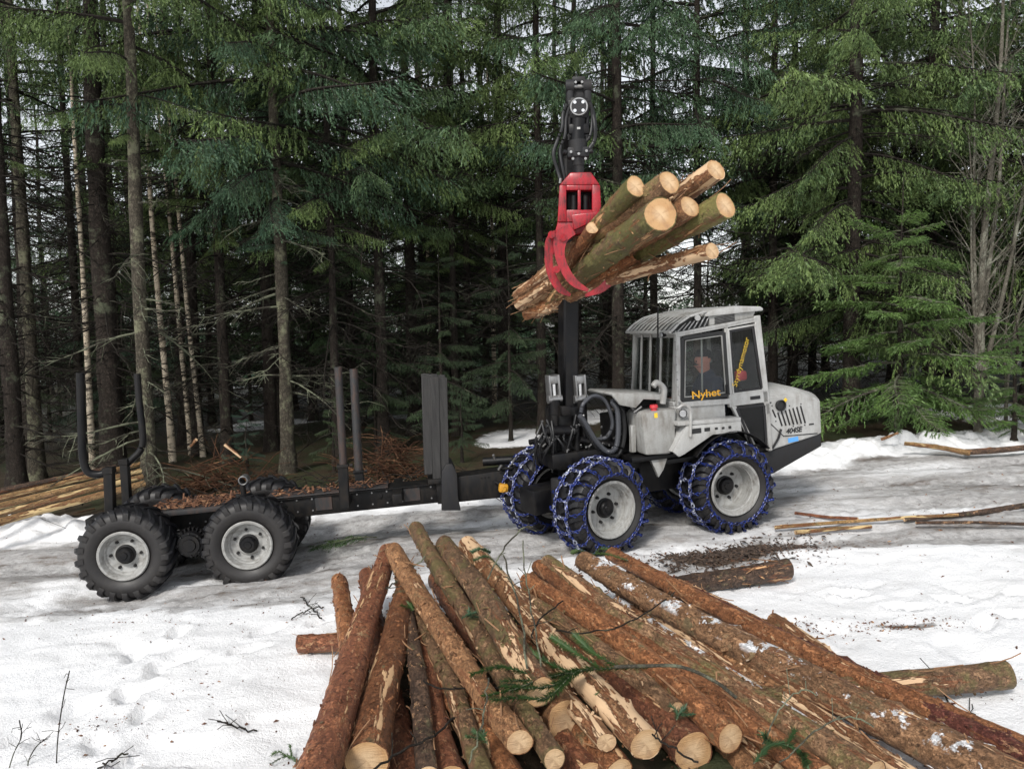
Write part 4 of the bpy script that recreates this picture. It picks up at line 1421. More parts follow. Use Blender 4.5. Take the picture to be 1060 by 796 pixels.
cyl(bm, pa, pb, 0.055, n=18)
cyl(bm, pb, L(FT, 600, 461, -0.1), 0.06, 0.05, n=18)
part('steering_cylinder', bm, M_BLUE)
bm = nb()
pa, pb = L(FT, 500, 478, 0.1), L(FT, 560, 474, 0.0)
cyl(bm, pa, pb, 0.05, n=16)
cyl(bm, L(FT, 508, 492, -0.1), L(FT, 580, 484, -0.1), 0.035, n=14)
bx(bm, L(FT, 540, 481, -0.05), (0.5, 0.3, 0.03), None, 0.005)
bx(bm, L(FT, 560, 490, -0.05), (0.35, 0.22, 0.12), None, 0.01)
part('joint_linkage', bm, M_BLACK)
bm = nb()
for i in range(14):
    u0, v0 = 505 + g_.uniform(0, 70), 470 + g_.uniform(0, 30)
    u1, v1 = u0 + g_.uniform(15, 45), 472 + g_.uniform(0, 30)
    pa, pb = L(FT, u0, v0, -0.2), L(FT, u1, v1, -0.1)
    tube(bm, spline([pa, (pa + pb) / 2 + Vector((0, -0.05, g_.uniform(-0.08, 0.08))), pb], 14), 0.011, 7)
part('hydraulic_line', bm, M_HOSE, kind='stuff')
bm = nb()
for u, v in ((516, 486), (531, 478), (548, 480), (560, 470), (543, 492), (571, 480), (585, 486), (512, 475)):
    p = L(FT, u, v, -0.22)
    cyl(bm, p, p + Vector((g_.uniform(-0.05, 0.05), -0.03, 0.05)), 0.014, n=8)
part('hose_fitting', bm, M_STEEL, kind='stuff')

# ---- tractor ---------------------------------------------------------------
S = lambda u, v, y=-0.55: L(FC, u, v, y)
sx_ = lambda u, v, y=-0.55: (L(FC, u, v, y).x, L(FC, u, v, y).z)
YN, YF, YT = -0.53, 0.53, 0.44
bm = nb()
bx(bm, (-0.1, 0, 0.62), (1.5, 0.44, 0.36), None, 0.02)
bx(bm, (-0.95, 0, 0.80), (1.3, 0.36, 0.34), None, 0.02)
cyl(bm, (0, -0.45, 0.47), (0, 0.45, 0.47), 0.11)
bx(bm, (0, 0, 0.47), (0.28, 0.5, 0.28), None, 0.03)
part('tractor_chassis', bm, M_BLACK, FC)
bm = nb()       # slanted belly pan under the engine
zb = [sx_(795, 468, -0.5), sx_(851, 449, -0.5), sx_(852, 462, -0.5), sx_(803, 490, -0.5), sx_(782, 498, -0.5), sx_(770, 470, -0.5)]
prism(bm, zb, -0.48, 0.48, 0.012)
part('belly_pan', bm, M_DKGREY, FC)

# cab shell: pillars, rails, sills
A_t, A_b = S(702, 346), S(702, 418)      # front near pillar
B_t, B_b = S(752, 343), S(757, 417)      # between door and rear window
R_t, R_b = S(784, 338), S(793, 412)      # rear near pillar
xa, xb, xr = A_t.x, B_t.x, R_t.x
zroof = lambda x: 2.135 + 0.10 * (x - A_t.x)
FRX = A_b.x - 0.02
bm = nb()
for y in (YN, YF):
    yt_ = y if y < 0 else YT
    bar(bm, (A_b.x, y, A_b.z - 0.25), (A_t.x, yt_, 2.14), 0.05, 0.05)
    bar(bm, (B_b.x + 0.0, y, 1.30), (B_t.x, yt_, 2.17), 0.045, 0.045)
    bar(bm, (R_b.x + 0.01, y, 1.18), (R_t.x, yt_, 2.24), 0.075, 0.06)
    bar(bm, (A_t.x - 0.02, yt_, 2.115), (R_t.x, yt_, 2.20), 0.05, 0.06)
    bar(bm, (A_b.x, y, 1.395), (B_b.x, y, 1.365), 0.06, 0.05)
    bar(bm, (B_b.x, y, 1.375), (R_b.x + 0.02, y, 1.375), 0.13, 0.06)
    bar(bm, (B_b.x + 0.02, y, 1.33), (S(794, 480).x - 0.12, y, 0.80), 0.05, 0.05)
    bar(bm, (R_b.x + 0.01, y, 1.30), (R_b.x + 0.02, y, 0.78), 0.05, 0.06)
for x, z in ((FRX, 1.40), (A_t.x, 2.13), (R_t.x, 2.20), (R_b.x, 1.36)):
    bar(bm, (x, YN, z), (x, YT if z > 2 else YF, z), 0.05, 0.05, (0, 0, 1))
bx(bm, (A_b.x + 0.28, YN + 0.02, 1.27), (0.56, 0.04, 0.22), None, 0.008)
bx(bm, (A_b.x + 0.28, YF - 0.02, 1.27), (0.56, 0.04, 0.22), None, 0.008)
bx(bm, (FRX, 0, 1.27), (0.04, 1.06, 0.28), None, 0.008)
bx(bm, (R_b.x, 0, 1.2), (0.04, 1.02, 0.36), None, 0.008)
part('cab_frame', bm, M_WHITE, FC)
bm = nb()
bx(bm, ((A_b.x + R_b.x) / 2 - 0.1, 0, 0.80), (1.24, 0.98, 0.05), None, 0.008)
part('cab_floor', bm, M_BLACK, FC)


def window(name, corners, y, fw, matf, glass, pane_in=0.0, label=None):
    """frame of four bars round a pane; corners are (x, z) clockwise from top left"""
    bm = nb()
    n = len(corners)
    for i in range(n):
        a, b = corners[i], corners[(i + 1) % n]
        bar(bm, (a[0], y, a[1]), (b[0], y, b[1]), fw, 0.022 + 0.002 * (i % 2), (0, 1, 0), 0.004)
    o = part(name, bm, matf, FC)
    if y > 0 and max(c_[1] for c_ in corners) > 2:
        k_ = (YF - YT) / 0.72
        sh = Matrix.Identity(4); sh[1][2] = -k_; sh[1][3] = 1.40 * k_
        o.data.transform(sh)
    bm = nb()
    prism(bm, corners, y - 0.003 + pane_in, y + 0.003 + pane_in)
    pn_ = part('pane', bm, glass, parent=o, smooth=False)
    if y > 0 and max(c_[1] for c_ in corners) > 2: pn_.data.transform(sh)
    return o


SHEAR = Matrix.Identity(4); SHEAR[1][2] = -(YF - YT) / 0.72; SHEAR[1][3] = 1.40 * (YF - YT) / 0.72


in_ = lambda p, dx, dz: (p.x + dx, p.z + dz)
dc = [(A_t.x + 0.045, 2.075), (B_t.x - 0.035, 2.095), (B_b.x - 0.035, 1.435), (A_b.x + 0.045, 1.435)]
rc = [(B_t.x + 0.04, 2.10), (R_t.x - 0.055, 2.125), (R_b.x - 0.05, 1.465), (B_b.x + 0.045, 1.46)]
lc = [(B_b.x + 0.06, 1.285), (R_b.x - 0.03, 1.285), (R_b.x - 0.03, 0.86), (B_b.x + 0.23, 0.86)]
door_near = None
for y in (YN - 0.018, YF + 0.018):
    o = window('cab_door', dc, y, 0.042, M_LINE, M_GLASS)
    if y < 0: door_near = o
    bm = nb()                     # thin pale rubber line round the glass
    e = 0.03
    c2 = [(dc[0][0] + e, dc[0][1] - e), (dc[1][0] - e, dc[1][1] - e), (dc[2][0] - e, dc[2][1] + e), (dc[3][0] + e, dc[3][1] + e)]
    for i in range(4):
        a, b = c2[i], c2[(i + 1) % 4]
        bar(bm, (a[0], y - 0.006 * (1 if y > 0 else 1), a[1]), (b[0], y - 0.006, b[1]), 0.009, 0.016 + 0.001 * (i % 2), (0, 1, 0), 0.0)
    t_ = part('window_trim', bm, M_GREY, parent=o)
    if y > 0: t_.data.transform(SHEAR)
    o2 = window('rear_side_window', rc, y, 0.030, M_DKGREY, M_GLASS)
    if y < 0: rear_near = o2
    bm = nb()
    c2 = [(rc[0][0] - 0.022, rc[0][1] + 0.022), (rc[1][0] + 0.022, rc[1][1] + 0.022), (rc[2][0] + 0.022, rc[2][1] - 0.02), (rc[3][0] - 0.02, rc[3][1] - 0.02)]
    for i in range(4):
        a, b = c2[i], c2[(i + 1) % 4]
        bar(bm, (a[0], y, a[1]), (b[0], y, b[1]), 0.02, 0.03 + 0.001 * (i % 2), (0, 1, 0), 0.003)
    t_ = part('window_trim', bm, M_WHITE, parent=o2)
    if y > 0: t_.data.transform(SHEAR)
    window('lower_side_window', lc, y, 0.03, M_DKGREY, M_GLASS_D)
# front (towards the crane): three grille bars before the glass
bm = nb()
zc0, zc1 = 1.43, 2.10
for a, b in (((FRX, YN + 0.04, zc0), (A_t.x, YN + 0.04, zc1)), ((FRX, YF - 0.04, zc0), (A_t.x, YT - 0.03, zc1)), ((FRX, YN + 0.04, zc0), (FRX, YF - 0.04, zc0)), ((A_t.x, YN + 0.04, zc1), (A_t.x, YT - 0.03, zc1))):
    bar(bm, a, b, 0.035, 0.03, (1, 0, 0), 0.004)
fo = part('front_window', bm, M_GREY, FC)
bm = nb()
vs = [bm.verts.new(p) for p in ((FRX + 0.004, YN + 0.04, zc0), (FRX + 0.004, YF - 0.04, zc0), (A_t.x + 0.004, YT - 0.03, zc1), (A_t.x + 0.004, YN + 0.04, zc1))]
bm.faces.new(vs)
rr = bmesh.ops.extrude_face_region(bm, geom=bm.faces[:])
bmesh.ops.translate(bm, vec=(0.006, 0, 0), verts=[v for v in rr['geom'] if isinstance(v, bmesh.types.BMVert)])
part('pane', bm, M_GLASS, parent=fo, smooth=False)
for y in (-0.24, 0.0, 0.22):
    bm = nb()
    cyl(bm, (FRX - 0.03, y, zc0 - 0.02), (A_t.x - 0.03, y, zc1 + 0.02), 0.014, n=10)
    part('guard_bar', bm, M_GREY, parent=fo)
bm = nb()
for a, b in (((R_b.x, YN + 0.06, 1.42), (R_t.x, YN + 0.06, 2.16)), ((R_b.x, YF - 0.06, 1.42), (R_t.x, YF - 0.06, 2.16))):
    bar(bm, a, b, 0.03, 0.03, (1, 0, 0), 0.004)
ro = part('rear_window', bm, M_LINE, FC)
bm = nb()
vs = [bm.verts.new(p) for p in ((R_b.x, YN + 0.06, 1.42), (R_b.x, YF - 0.06, 1.42), (R_t.x, YF - 0.06, 2.16), (R_t.x, YN + 0.06, 2.16))]
bm.faces.new(vs)
rr = bmesh.ops.extrude_face_region(bm, geom=bm.faces[:])
bmesh.ops.translate(bm, vec=(0.006, 0, 0), verts=[v for v in rr['geom'] if isinstance(v, bmesh.types.BMVert)])
part('pane', bm, M_GLASS_D, parent=ro, smooth=False)
# grab rod inside the door glass
bm = nb()
p0, p1 = S(726, 344, YN + 0.06), S(727, 414, YN + 0.06)
cyl(bm, p0, p1, 0.010, n=8)
cyl(bm, S(706, 411, YN + 0.05), S(750, 408, YN + 0.05), 0.010, n=8)
part('grab_rod', bm, M_GREY, FC)


for zz in (1.52, 1.98):
    bm = nb(); cyl(bm, (A_b.x + 0.012, YN - 0.034, zz - 0.03), (A_b.x + 0.014, YN - 0.034, zz + 0.03), 0.012, n=10)
    part('door_hinge', bm, M_GREY, parent=door_near)
bm = nb(); bx(bm, (B_b.x - 0.055, YN - 0.036, 1.50), (0.03, 0.022, 0.10), None, 0.006)
part('door_handle', bm, M_BLACK, parent=door_near)
bm = nb(); bx(bm, (R_b.x - 0.14, YN - 0.033, 1.375), (0.12, 0.012, 0.035), None, 0.004)
part('grab_recess', bm, M_DKGREY, FC)
bm = nb()
for i in range(9):
    cyl(bm, (A_b.x + 0.003, YN - 0.024, 1.42 + 0.078 * i), (A_b.x + 0.003, YN - 0.030, 1.42 + 0.078 * i), 0.007, n=8)
part('rivet', bm, M_STEEL, FC, kind='stuff')


def lettering(text, size, mat, fr, p, xdir, zdir, parent, thick=0.0015, sx=1.0, bold=0.0, shear=0.0):
    cu = bpy.data.curves.new('lettering', 'FONT')
    cu.body = text
    cu.size = size
    cu.extrude = thick
    cu.offset = bold
    cu.shear = shear
    to = bpy.data.objects.new('lettering', cu)
    C.objects.link(to)
    dg = bpy.context.evaluated_depsgraph_get()
    me = bpy.data.meshes.new_from_object(to.evaluated_get(dg))
    bpy.data.objects.remove(to)
    x = Vector(xdir).normalized(); z = Vector(zdir); z = (z - x * z.dot(x)).normalized()
    n = x.cross(z)
    M = Matrix((x * sx, z, n)).transposed().to_4x4()
    M.translation = Vector(p)
    me.transform(M)
    me.materials.clear()
    return link('lettering', me, parent, [mat])


lettering('Nyhet', 0.112, M_ORANGE, FC, (S(716, 413, YN - 0.034).x, YN - 0.034, S(716, 413, YN - 0.034).z), (1, 0, 0.015), (0, 0, 1), door_near, sx=1.2, bold=0.0012)
pa, pb = S(762.5, 401, YN - 0.034), S(776, 350, YN - 0.034)
lettering('Styrdynamotor', 0.088, M_YLET, FC, (pa.x, YN - 0.034, pa.z), (pb.x - pa.x, 0, pb.z - pa.z), (-1, 0, 0.3), rear_near, sx=1.0, bold=-0.0012)

# roof
RN, RF = -0.555, 0.50
bm = nb()
prism(bm, [(-0.16, 2.30), (-0.06, 2.345), (0.20, 2.362), (0.50, 2.335), (0.535, 2.312), (0.53, 2.288), (-0.16, 2.275)], RN - 0.015, RF + 0.01, 0.008)
part('roof_panel', bm, M_WHITE, FC)
bm = nb()
prism(bm, [(-0.10, 2.178), (0.42, 2.222), (0.46, 2.290), (-0.10, 2.274)], RN + 0.015, RF - 0.02, 0.006)
rb_ = part('roof_box', bm, M_GREY, FC)
for i in range(5):
    bm = nb()
    bx(bm, (0.08, RN + 0.0125, 2.204 + 0.015 * i), (0.24, 0.012, 0.008), Matrix.Rotation(-0.07, 3, 'Y'), 0.001, 1)
    part('vent_slat', bm, M_DKGREY, parent=rb_)
bm = nb()
prism(bm, [(-0.53, 2.135), (-0.51, 2.118), (0.02, 2.150), (0.42, 2.200), (0.42, 2.222), (-0.06, 2.178)], RN - 0.01, RF, 0.006)
part('roof_rail', bm, M_WHITE, FC)
# slatted sun visor: side cheeks and slats running front to back
bm = nb()
top = [(-0.56, 2.150), (-0.47, 2.225), (-0.34, 2.290), (-0.14, 2.330)]
for y in (RN, RF):
    for a, b in zip(top, top[1:]):
        bar(bm, (a[0], y, a[1]), (b[0], y, b[1]), 0.022, 0.03)
bar(bm, (-0.562, RN, 2.147), (-0.562, RF, 2.147), 0.03, 0.03, (0, 0, 1))
vo = part('visor_frame', bm, M_WHITE, FC)
for i in range(10):
    y = RN + 0.09 + (RF - RN - 0.18) * i / 9
    bm = nb()
    for a, b in zip(top, top[1:]):
        bar(bm, (a[0], y, a[1]), (b[0], y, b[1]), 0.010, 0.042, (0, 1, 0), 0.002)
    part('visor_slat', bm, M_GREY, parent=vo)
bm = nb()
prism(bm, [(-0.53, 2.135), (-0.12, 2.17), (-0.12, 2.285), (-0.34, 2.245), (-0.46, 2.19)], RN + 0.03, RF - 0.03, 0.0)  # black block added behind the slats, standing in for shade in the gaps
part('visor_gap_shade', bm, M_LINE, parent=vo)
for i in range(6):      # open side of the visor: slanting slats
    bm = nb()
    x = -0.48 + 0.062 * i
    bar(bm, (x, RN + 0.012, 2.145 + 0.006 * i), (x + 0.10 - 0.004 * i, RN + 0.012, 2.225 + 0.015 * i), 0.012, 0.02, (0, 1, 0), 0.002)
    part('visor_slat', bm, M_STEEL, parent=vo)


def lamp(p, r=0.035, d=(0, -1, 0)):
    bm = nb()
    d = Vector(d).normalized(); p = Vector(p)
    cyl(bm, p - d * 0.06, p, r * 0.7, r, 16)
    o = part('work_lamp', bm, M_BLACK, FC)
    bm = nb()
    cyl(bm, p - d * 0.002, p + d * 0.008, r * 0.9, r * 0.8, 16)
    part('lens', bm, M_LENS, parent=o)


lamp(S(722, 329, -0.56), 0.04)
lamp(S(707, 428, -0.60), 0.045, (-0.3, -1, 0))
lamp(S(684, 347, -0.42), 0.03, (-1, -0.3, 0))
# antenna
bm = nb()
cyl(bm, S(681, 400, -0.50), S(681, 318, -0.52), 0.008, n=6)
part('antenna', bm, M_BLACK, FC)

# bonnet with chamfered upper edges
h0, h1 = S(793, 409, -0.5), S(851, 449, -0.5)
hx0, hx1 = R_b.x + 0.03, S(850, 410, -0.5).x
zt0, zt1 = S(793, 408, -0.5).z, S(850, 411, -0.5).z
zb0, zb1 = S(796, 467, -0.5).z, S(851, 449, -0.5).z
bm = nb()
sec = []
for x, zt, zb, ins in ((hx0, zt0, zb0, 0.0), (hx0 + 0.42, zt0 - 0.015, zb0 + (zb1 - zb0) * 0.6, 0.0), (hx1 - 0.06, zt1 + 0.012, zb1 - 0.01, 0.006), (hx1 + 0.01, zt1 - 0.012, zb1, 0.03)):
    yy = 0.50 - ins
    sec.append([bm.verts.new(p) for p in ((x, -yy, zb), (x, -yy, zt - 0.03), (x, -yy + 0.09, zt + 0.045 - ins * 0.4), (x, 0, zt + 0.075 - ins * 0.6), (x, yy - 0.09, zt + 0.045 - ins * 0.4), (x, yy, zt - 0.03), (x, yy, zb))])
for a, b in zip(sec, sec[1:]):
    for i in range(6):
        bm.faces.new([a[i], a[i + 1], b[i + 1], b[i]])
    bm.faces.new([a[6], a[0], b[0], b[6]])
bm.faces.new(sec[0]); bm.faces.new(sec[-1][::-1])
bmesh.ops.recalc_face_normals(bm, faces=bm.faces)
bmesh.ops.bevel(bm, geom=bm.edges[:], offset=0.012, segments=2, affect='EDGES')
hood = part('bonnet', bm, M_WHITE, FC)
hd = lambda u, v: S(u, v, -0.5)
for i in range(7):
    t = i / 6
    a = hd(805 + 23.5 * t, 427 - 7 * t); b = hd(809.5 + 24 * t, 441 - 3 * t)
    bm = nb()
    bar(bm, (a.x, -0.501, a.z), (b.x, -0.501, b.z), 0.020, 0.012, (0, 1, 0), 0.004)
    part('grille_slot', bm, M_LINE, parent=hood)
a, b = hd(799.5, 424), hd(803, 432)
bm = nb(); bar(bm, (a.x, -0.501, a.z), (b.x, -0.501, b.z), 0.018, 0.012, (0, 1, 0), 0.004)
part('grille_slot', bm, M_LINE, parent=hood)
p = hd(807, 419.5)
bm = nb()
lathe(bm, [(0.03, 0.05), (-0.035, 0.062), (-0.04, 0.056), (-0.035, 0.048), (0.02, 0.044), (0.02, 0.001)], 24, (p.x, -0.50, p.z))
part('exhaust_port', bm, M_DKGREY, parent=hood)
bm = nb(); lathe(bm, [(-0.02, 0.048), (-0.022, 0.03), (-0.022, 0.001)], 20, (p.x, -0.50, p.z))
part('exhaust_bore', bm, M_LINE, parent=hood)
bm = nb(); p = hd(813, 414); bx(bm, (p.x, -0.5005, p.z), (0.035, 0.006, 0.035), Matrix.Rotation(0.78, 3, 'Y'))
part('warning_sticker', bm, M_YLET, parent=hood)
bm = nb(); p = hd(796, 417); bx(bm, (p.x, -0.5005, p.z), (0.055, 0.008, 0.014))
p = hd(840, 439); bx(bm, (p.x, -0.5005, p.z), (0.06, 0.006, 0.014))
part('label_strip', bm, M_DKGREY, parent=hood)
bm = nb()
ln_ = [hd(792, 424), hd(797, 438), hd(811, 451.5), hd(846, 448.5)]
for a, b in zip(ln_, ln_[1:]):
    bar(bm, (a.x, -0.5, a.z), (b.x, -0.5, b.z), 0.009, 0.009, (0, 1, 0), 0)
ln_ = [hd(794, 455), hd(799, 464), hd(805, 454), hd(808, 444)]
part('panel_seam', bm, M_LINE, parent=hood)
bm = nb()
for a, b in zip(ln_[1:], ln_[2:]):
    bar(bm, (a.x, -0.51, a.z), (b.x, -0.51, b.z), 0.022, 0.02, (0, 1, 0), 0.004)
part('gas_strut', bm, M_DKGREY, parent=hood)
bm = nb()
for u, v in ((799, 420), (817, 420), (829, 418), (833, 440), (821, 441), (803, 436)):
    p = hd(u, v); cyl(bm, (p.x, -0.498, p.z), (p.x, -0.505, p.z), 0.007, n=8)
part('panel_screw', bm, M_DKGREY, parent=hood)
p = hd(813.5, 449)
lettering('404SE', 0.078, M_DKGREY, FC, (p.x, -0.5025, p.z), (1, 0, 0.02), (0, 0, 1), hood, sx=1.05, bold=0.0022, shear=0.25)
bm = nb(); p = hd(821, 455)
bx(bm, (p.x, -0.5005, p.z), (0.13, 0.006, 0.05), Matrix.Rotation(-0.06, 3, 'Y'))
bo = part('badge', bm, M_BADGE, parent=hood)
# rear lamp bar
bm = nb(); bx(bm, (hx1 - 0.005, 0.0, zb1 + 0.12), (0.02, 0.5, 0.05), None, 0.004)
part('tail_strip', bm, M_DKGREY, parent=hood)

# step and mudguard over the chained rear tyre
bm = nb()
yn = -0.70
f = lambda u, v: (L(FC, u, v, yn).x, L(FC, u, v, yn).z)
prism(bm, [f(697, 468), f(711, 441), f(767, 436), f(768, 447), f(738, 450), f(709, 470), f(703, 473)], yn, yn + 0.03, 0.006)
prism(bm, [f(702, 437), f(767, 432), f(767, 436), f(702, 441)], yn, -0.50, 0.004)
prism(bm, [f(697, 468), f(711, 441), f(714, 441), f(701, 469)], yn + 0.03, -0.40, 0.003)
prism(bm, [f(735, 450), f(740, 449), f(709, 471), f(704, 472)], yn + 0.03, -0.40, 0.003)
so = part('side_step', bm, M_WHITE, FC)
for (u0, v0, u1, v1) in ((716, 444, 726, 448), (729, 443, 735, 446), (740, 442.5, 743, 444.5), (747, 442, 750, 444), (754, 441, 757, 443.5)):
    a, b = f(u0, v0), f(u1, v1)
    bm = nb(); bx(bm, ((a[0] + b[0]) / 2, yn - 0.001, (a[1] + b[1]) / 2), (abs(b[0] - a[0]), 0.008, abs(a[1] - b[1])), None, 0.002, 1)
    part('step_slot', bm, M_LINE, parent=so)
bm = nb()
c_ = [Vector((f(703, 423)[0], yn + 0.03, f(703, 423)[1])), Vector((f(709, 419)[0], yn + 0.01, f(709, 419)[1])), Vector((f(714, 423)[0], yn, f(714, 423)[1])), Vector((f(715, 432)[0], yn, f(715, 432)[1])), Vector((f(714, 452)[0], yn - 0.01, f(714, 452)[1]))]
tube(bm, spline(c_, 24), 0.016, 10)
bar(bm, c_[0], c_[0] + Vector((0, 0.18, 0)), 0.02, 0.02, (1, 0, 0))
part('grab_rail', bm, M_WHITE, FC)
for y in (-0.52, 0.52):      # mudguard arch above the tyre
    bm = nb()
    arch = [(0.56 * math.cos(a), 0.47 + 0.60 * math.sin(a)) for a in np.linspace(rad(38), rad(140), 12)]
    for a, b in zip(arch, arch[1:]):
        bar(bm, (a[0], y, a[1]), (b[0], y, b[1]), 0.012, 0.36, (0, 1, 0), 0)
    part('mudguard', bm, M_BLACK, FC)

# oil tank beside the cab with its red cap
bm = nb()
yt = -0.60
f = lambda u, v: (L(FC, u, v, yt).x, L(FC, u, v, yt).z)
X = [f(664, 427)[0], f(700, 427)[0]]; Z = [f(672, 473)[1], f(672, 426)[1]]
poly = [(X[0] + 0.02, Z[0] + 0.02), (X[0] - 0.0, Z[1] - 0.04), (X[0] + 0.03, Z[1]), (X[1], Z[1]), (X[1] - 0.03, Z[0] + 0.06), (X[1] - 0.09, Z[0])]
prism(bm, poly, yt, -0.22, 0.025)
to_ = part('oil_tank', bm, M_GREY, FC)
bm = nb(); p = L(FC, 677, 425, -0.55); cyl(bm, p, p + Vector((0, 0, 0.035)), 0.032, n=14); cyl(bm, p + Vector((0, 0, 0.03)), p + Vector((0, 0, 0.06)), 0.045, 0.04, n=14)
part('tank_cap', bm, M_REDCAP, parent=to_)
bm = nb(); p = L(FC, 679, 430, yt - 0.002); bx(bm, p, (0.035, 0.004, 0.05)); part('tank_sticker', bm, M_YLET, parent=to_)
bm = nb()
f = lambda u, v: (L(FC, u, v, -0.5).x, L(FC, u, v, -0.5).z)
prism(bm, [f(672, 474), f(690, 474), f(686, 486), f(681, 494), f(678, 486)], -0.52, -0.46, 0.006)
part('tank_drain', bm, M_GREY, FC)
# sheet-metal shroud that the hoses dive under
bm = nb()
f = lambda u, v: (L(FC, u, v, -0.45).x, L(FC, u, v, -0.45).z)
prism(bm, [f(631, 408), f(634, 406.5), f(686, 408), f(688, 414), f(664, 413), f(656, 422), f(640, 419)], -0.50, -0.46, 0.006)
prism(bm, [f(631, 408), f(634, 406), f(688, 407), f(688, 412), f(634, 410)], -0.46, 0.15, 0.006)
part('hose_shroud', bm, M_GREY, FC)
bm = nb()
for a, b in (((655, 440), (655, 468)),):
    bar(bm, L(FC, *a, -0.4), L(FC, *b, -0.4), 0.055, 0.06)
part('tank_bracket', bm, M_GREY, FC)
bm = nb()
bx(bm, L(FC, 668, 470, -0.3), (0.55, 0.5, 0.05), None, 0.01)
bx(bm, L(FC, 640, 450, 0.1), (0.30, 0.3, 0.5), None, 0.02)
bx(bm, L(FC, 664, 430, 0.1), (0.40, 0.5, 0.42), None, 0.02)
part('engine_bay', bm, M_BLACK, FC)
bm = nb()
a = [L(FC, 676, 400, -0.5), L(FC, 680, 396, -0.5), L(FC, 687, 402, -0.5), L(FC, 687, 410, -0.5), L(FC, 686, 418, -0.5)]
tube(bm, spline(a, 20), 0.032, 12)
part('air_intake', bm, M_GREY, FC)
# hose loops
hs_ = [([(600, 430), (606, 438), (616, 455), (628, 467), (637, 464), (640, 448), (639, 425), (634, 416), (640, 414)], 0.026, -0.35),
       ([(600, 433), (605, 442), (614, 458), (627, 470), (640, 470), (646, 452), (645, 428), (641, 418), (648, 415)], 0.026, -0.30),
       ([(601, 428), (604, 418), (614, 410), (625, 413), (631, 424), (634, 440), (628, 452), (617, 455)], 0.020, -0.22),
       ([(634, 455), (641, 450), (645, 436), (648, 422), (656, 416)], 0.022, -0.2)]
for i, (pp, r, y) in enumerate(hs_):
    bm = nb()
    pth = spline([L(FC, u, v, y + 0.02 * math.sin(j)) for j, (u, v) in enumerate(pp)], 110)
    tube(bm, pth, r, 9, 0.14)
    part('hose', bm, M_GUARD if i in (0, 2) else M_HOSE, FC)
bm = nb()
for (u0, v0), (u1, v1), y in (((656, 427), (664, 421), -0.48), ((661, 432), (673, 424), -0.5), ((664, 448), (674, 426), -0.5), ((652, 420), (660, 428), -0.45)):
    tube(bm, np.linspace(list(L(FC, u0, v0, y)), list(L(FC, u1, v1, y)), 4), 0.011, 7)
part('hose_fitting', bm, M_STEEL, FC, kind='stuff')

# inside the cab
bm = nb()
bx(bm, (0.10, 0, 1.08), (0.42, 0.46, 0.12), None, 0.03)
bx(bm, (0.30, 0, 1.42), (0.12, 0.46, 0.62), Matrix.Rotation(0.15, 3, 'Y'), 0.04)
bx(bm, (0.36, 0, 1.80), (0.08, 0.26, 0.14), None, 0.03)
bx(bm, (0.12, 0, 0.92), (0.3, 0.3, 0.26), None, 0.02)
part('driver_seat', bm, M_SEAT, FC)
bm = nb()
bx(bm, (-0.30, -0.30, 1.31), (0.30, 0.10, 0.10), None, 0.03)
bx(bm, (-0.30, 0.30, 1.31), (0.30, 0.10, 0.10), None, 0.03)
cyl(bm, (-0.33, -0.30, 1.36), (-0.35, -0.30, 1.47), 0.015, 0.02, 8)
cyl(bm, (-0.33, 0.30, 1.36), (-0.35, 0.30, 1.47), 0.015, 0.02, 8)
bx(bm, (0.0, 0.44, 1.25), (0.7, 0.08, 0.4), None, 0.03)
part('control_console', bm, M_BLACK, FC)
bm = nb()
bx(bm, (0.36, -0.34, 1.60), (0.13, 0.10, 0.11), None, 0.03)
part('first_aid_box', bm, M_REDCAP, FC)

# ---- crane -------------------------------------------------------------------
K = lambda u, v, y=0.0: L(FC, u, v, y)
kb = K(585, 448)
xk = K(585, 400).x
bm = nb()
cyl(bm, (kb.x, 0, 0.80), (kb.x, 0, 1.18), 0.20, 0.17, 24)
bx(bm, (kb.x, 0, 0.92), (0.55, 0.62, 0.16), None, 0.02)
bx(bm, (kb.x, 0, K(585, 437).z), (0.32, 0.34, 0.36), None, 0.03)
part('crane_base', bm, M_BLACK, FC)
tipw = Vector(at(597.5, 93, 7.75))
tip = FC.inverted() @ tipw
knee = Vector((K(588, 150).x, 0.02, K(588, 165).z))
bm = nb()
bar(bm, (xk, 0, 1.2), (knee.x - 0.0, 0.0, knee.z), 0.17, 0.20, (0, 1, 0), 0.02)
bx(bm, knee, (0.16, 0.26, 0.30), None, 0.04)
part('main_boom', bm, M_BLACK, FC)
bm = nb()
bar(bm, knee + Vector((0, 0, 0.02)), tip + Vector((0, 0.10, 0.0)), 0.13, 0.15, (0, 0, 1), 0.02)
part('outer_boom', bm, M_BLACK, FC)
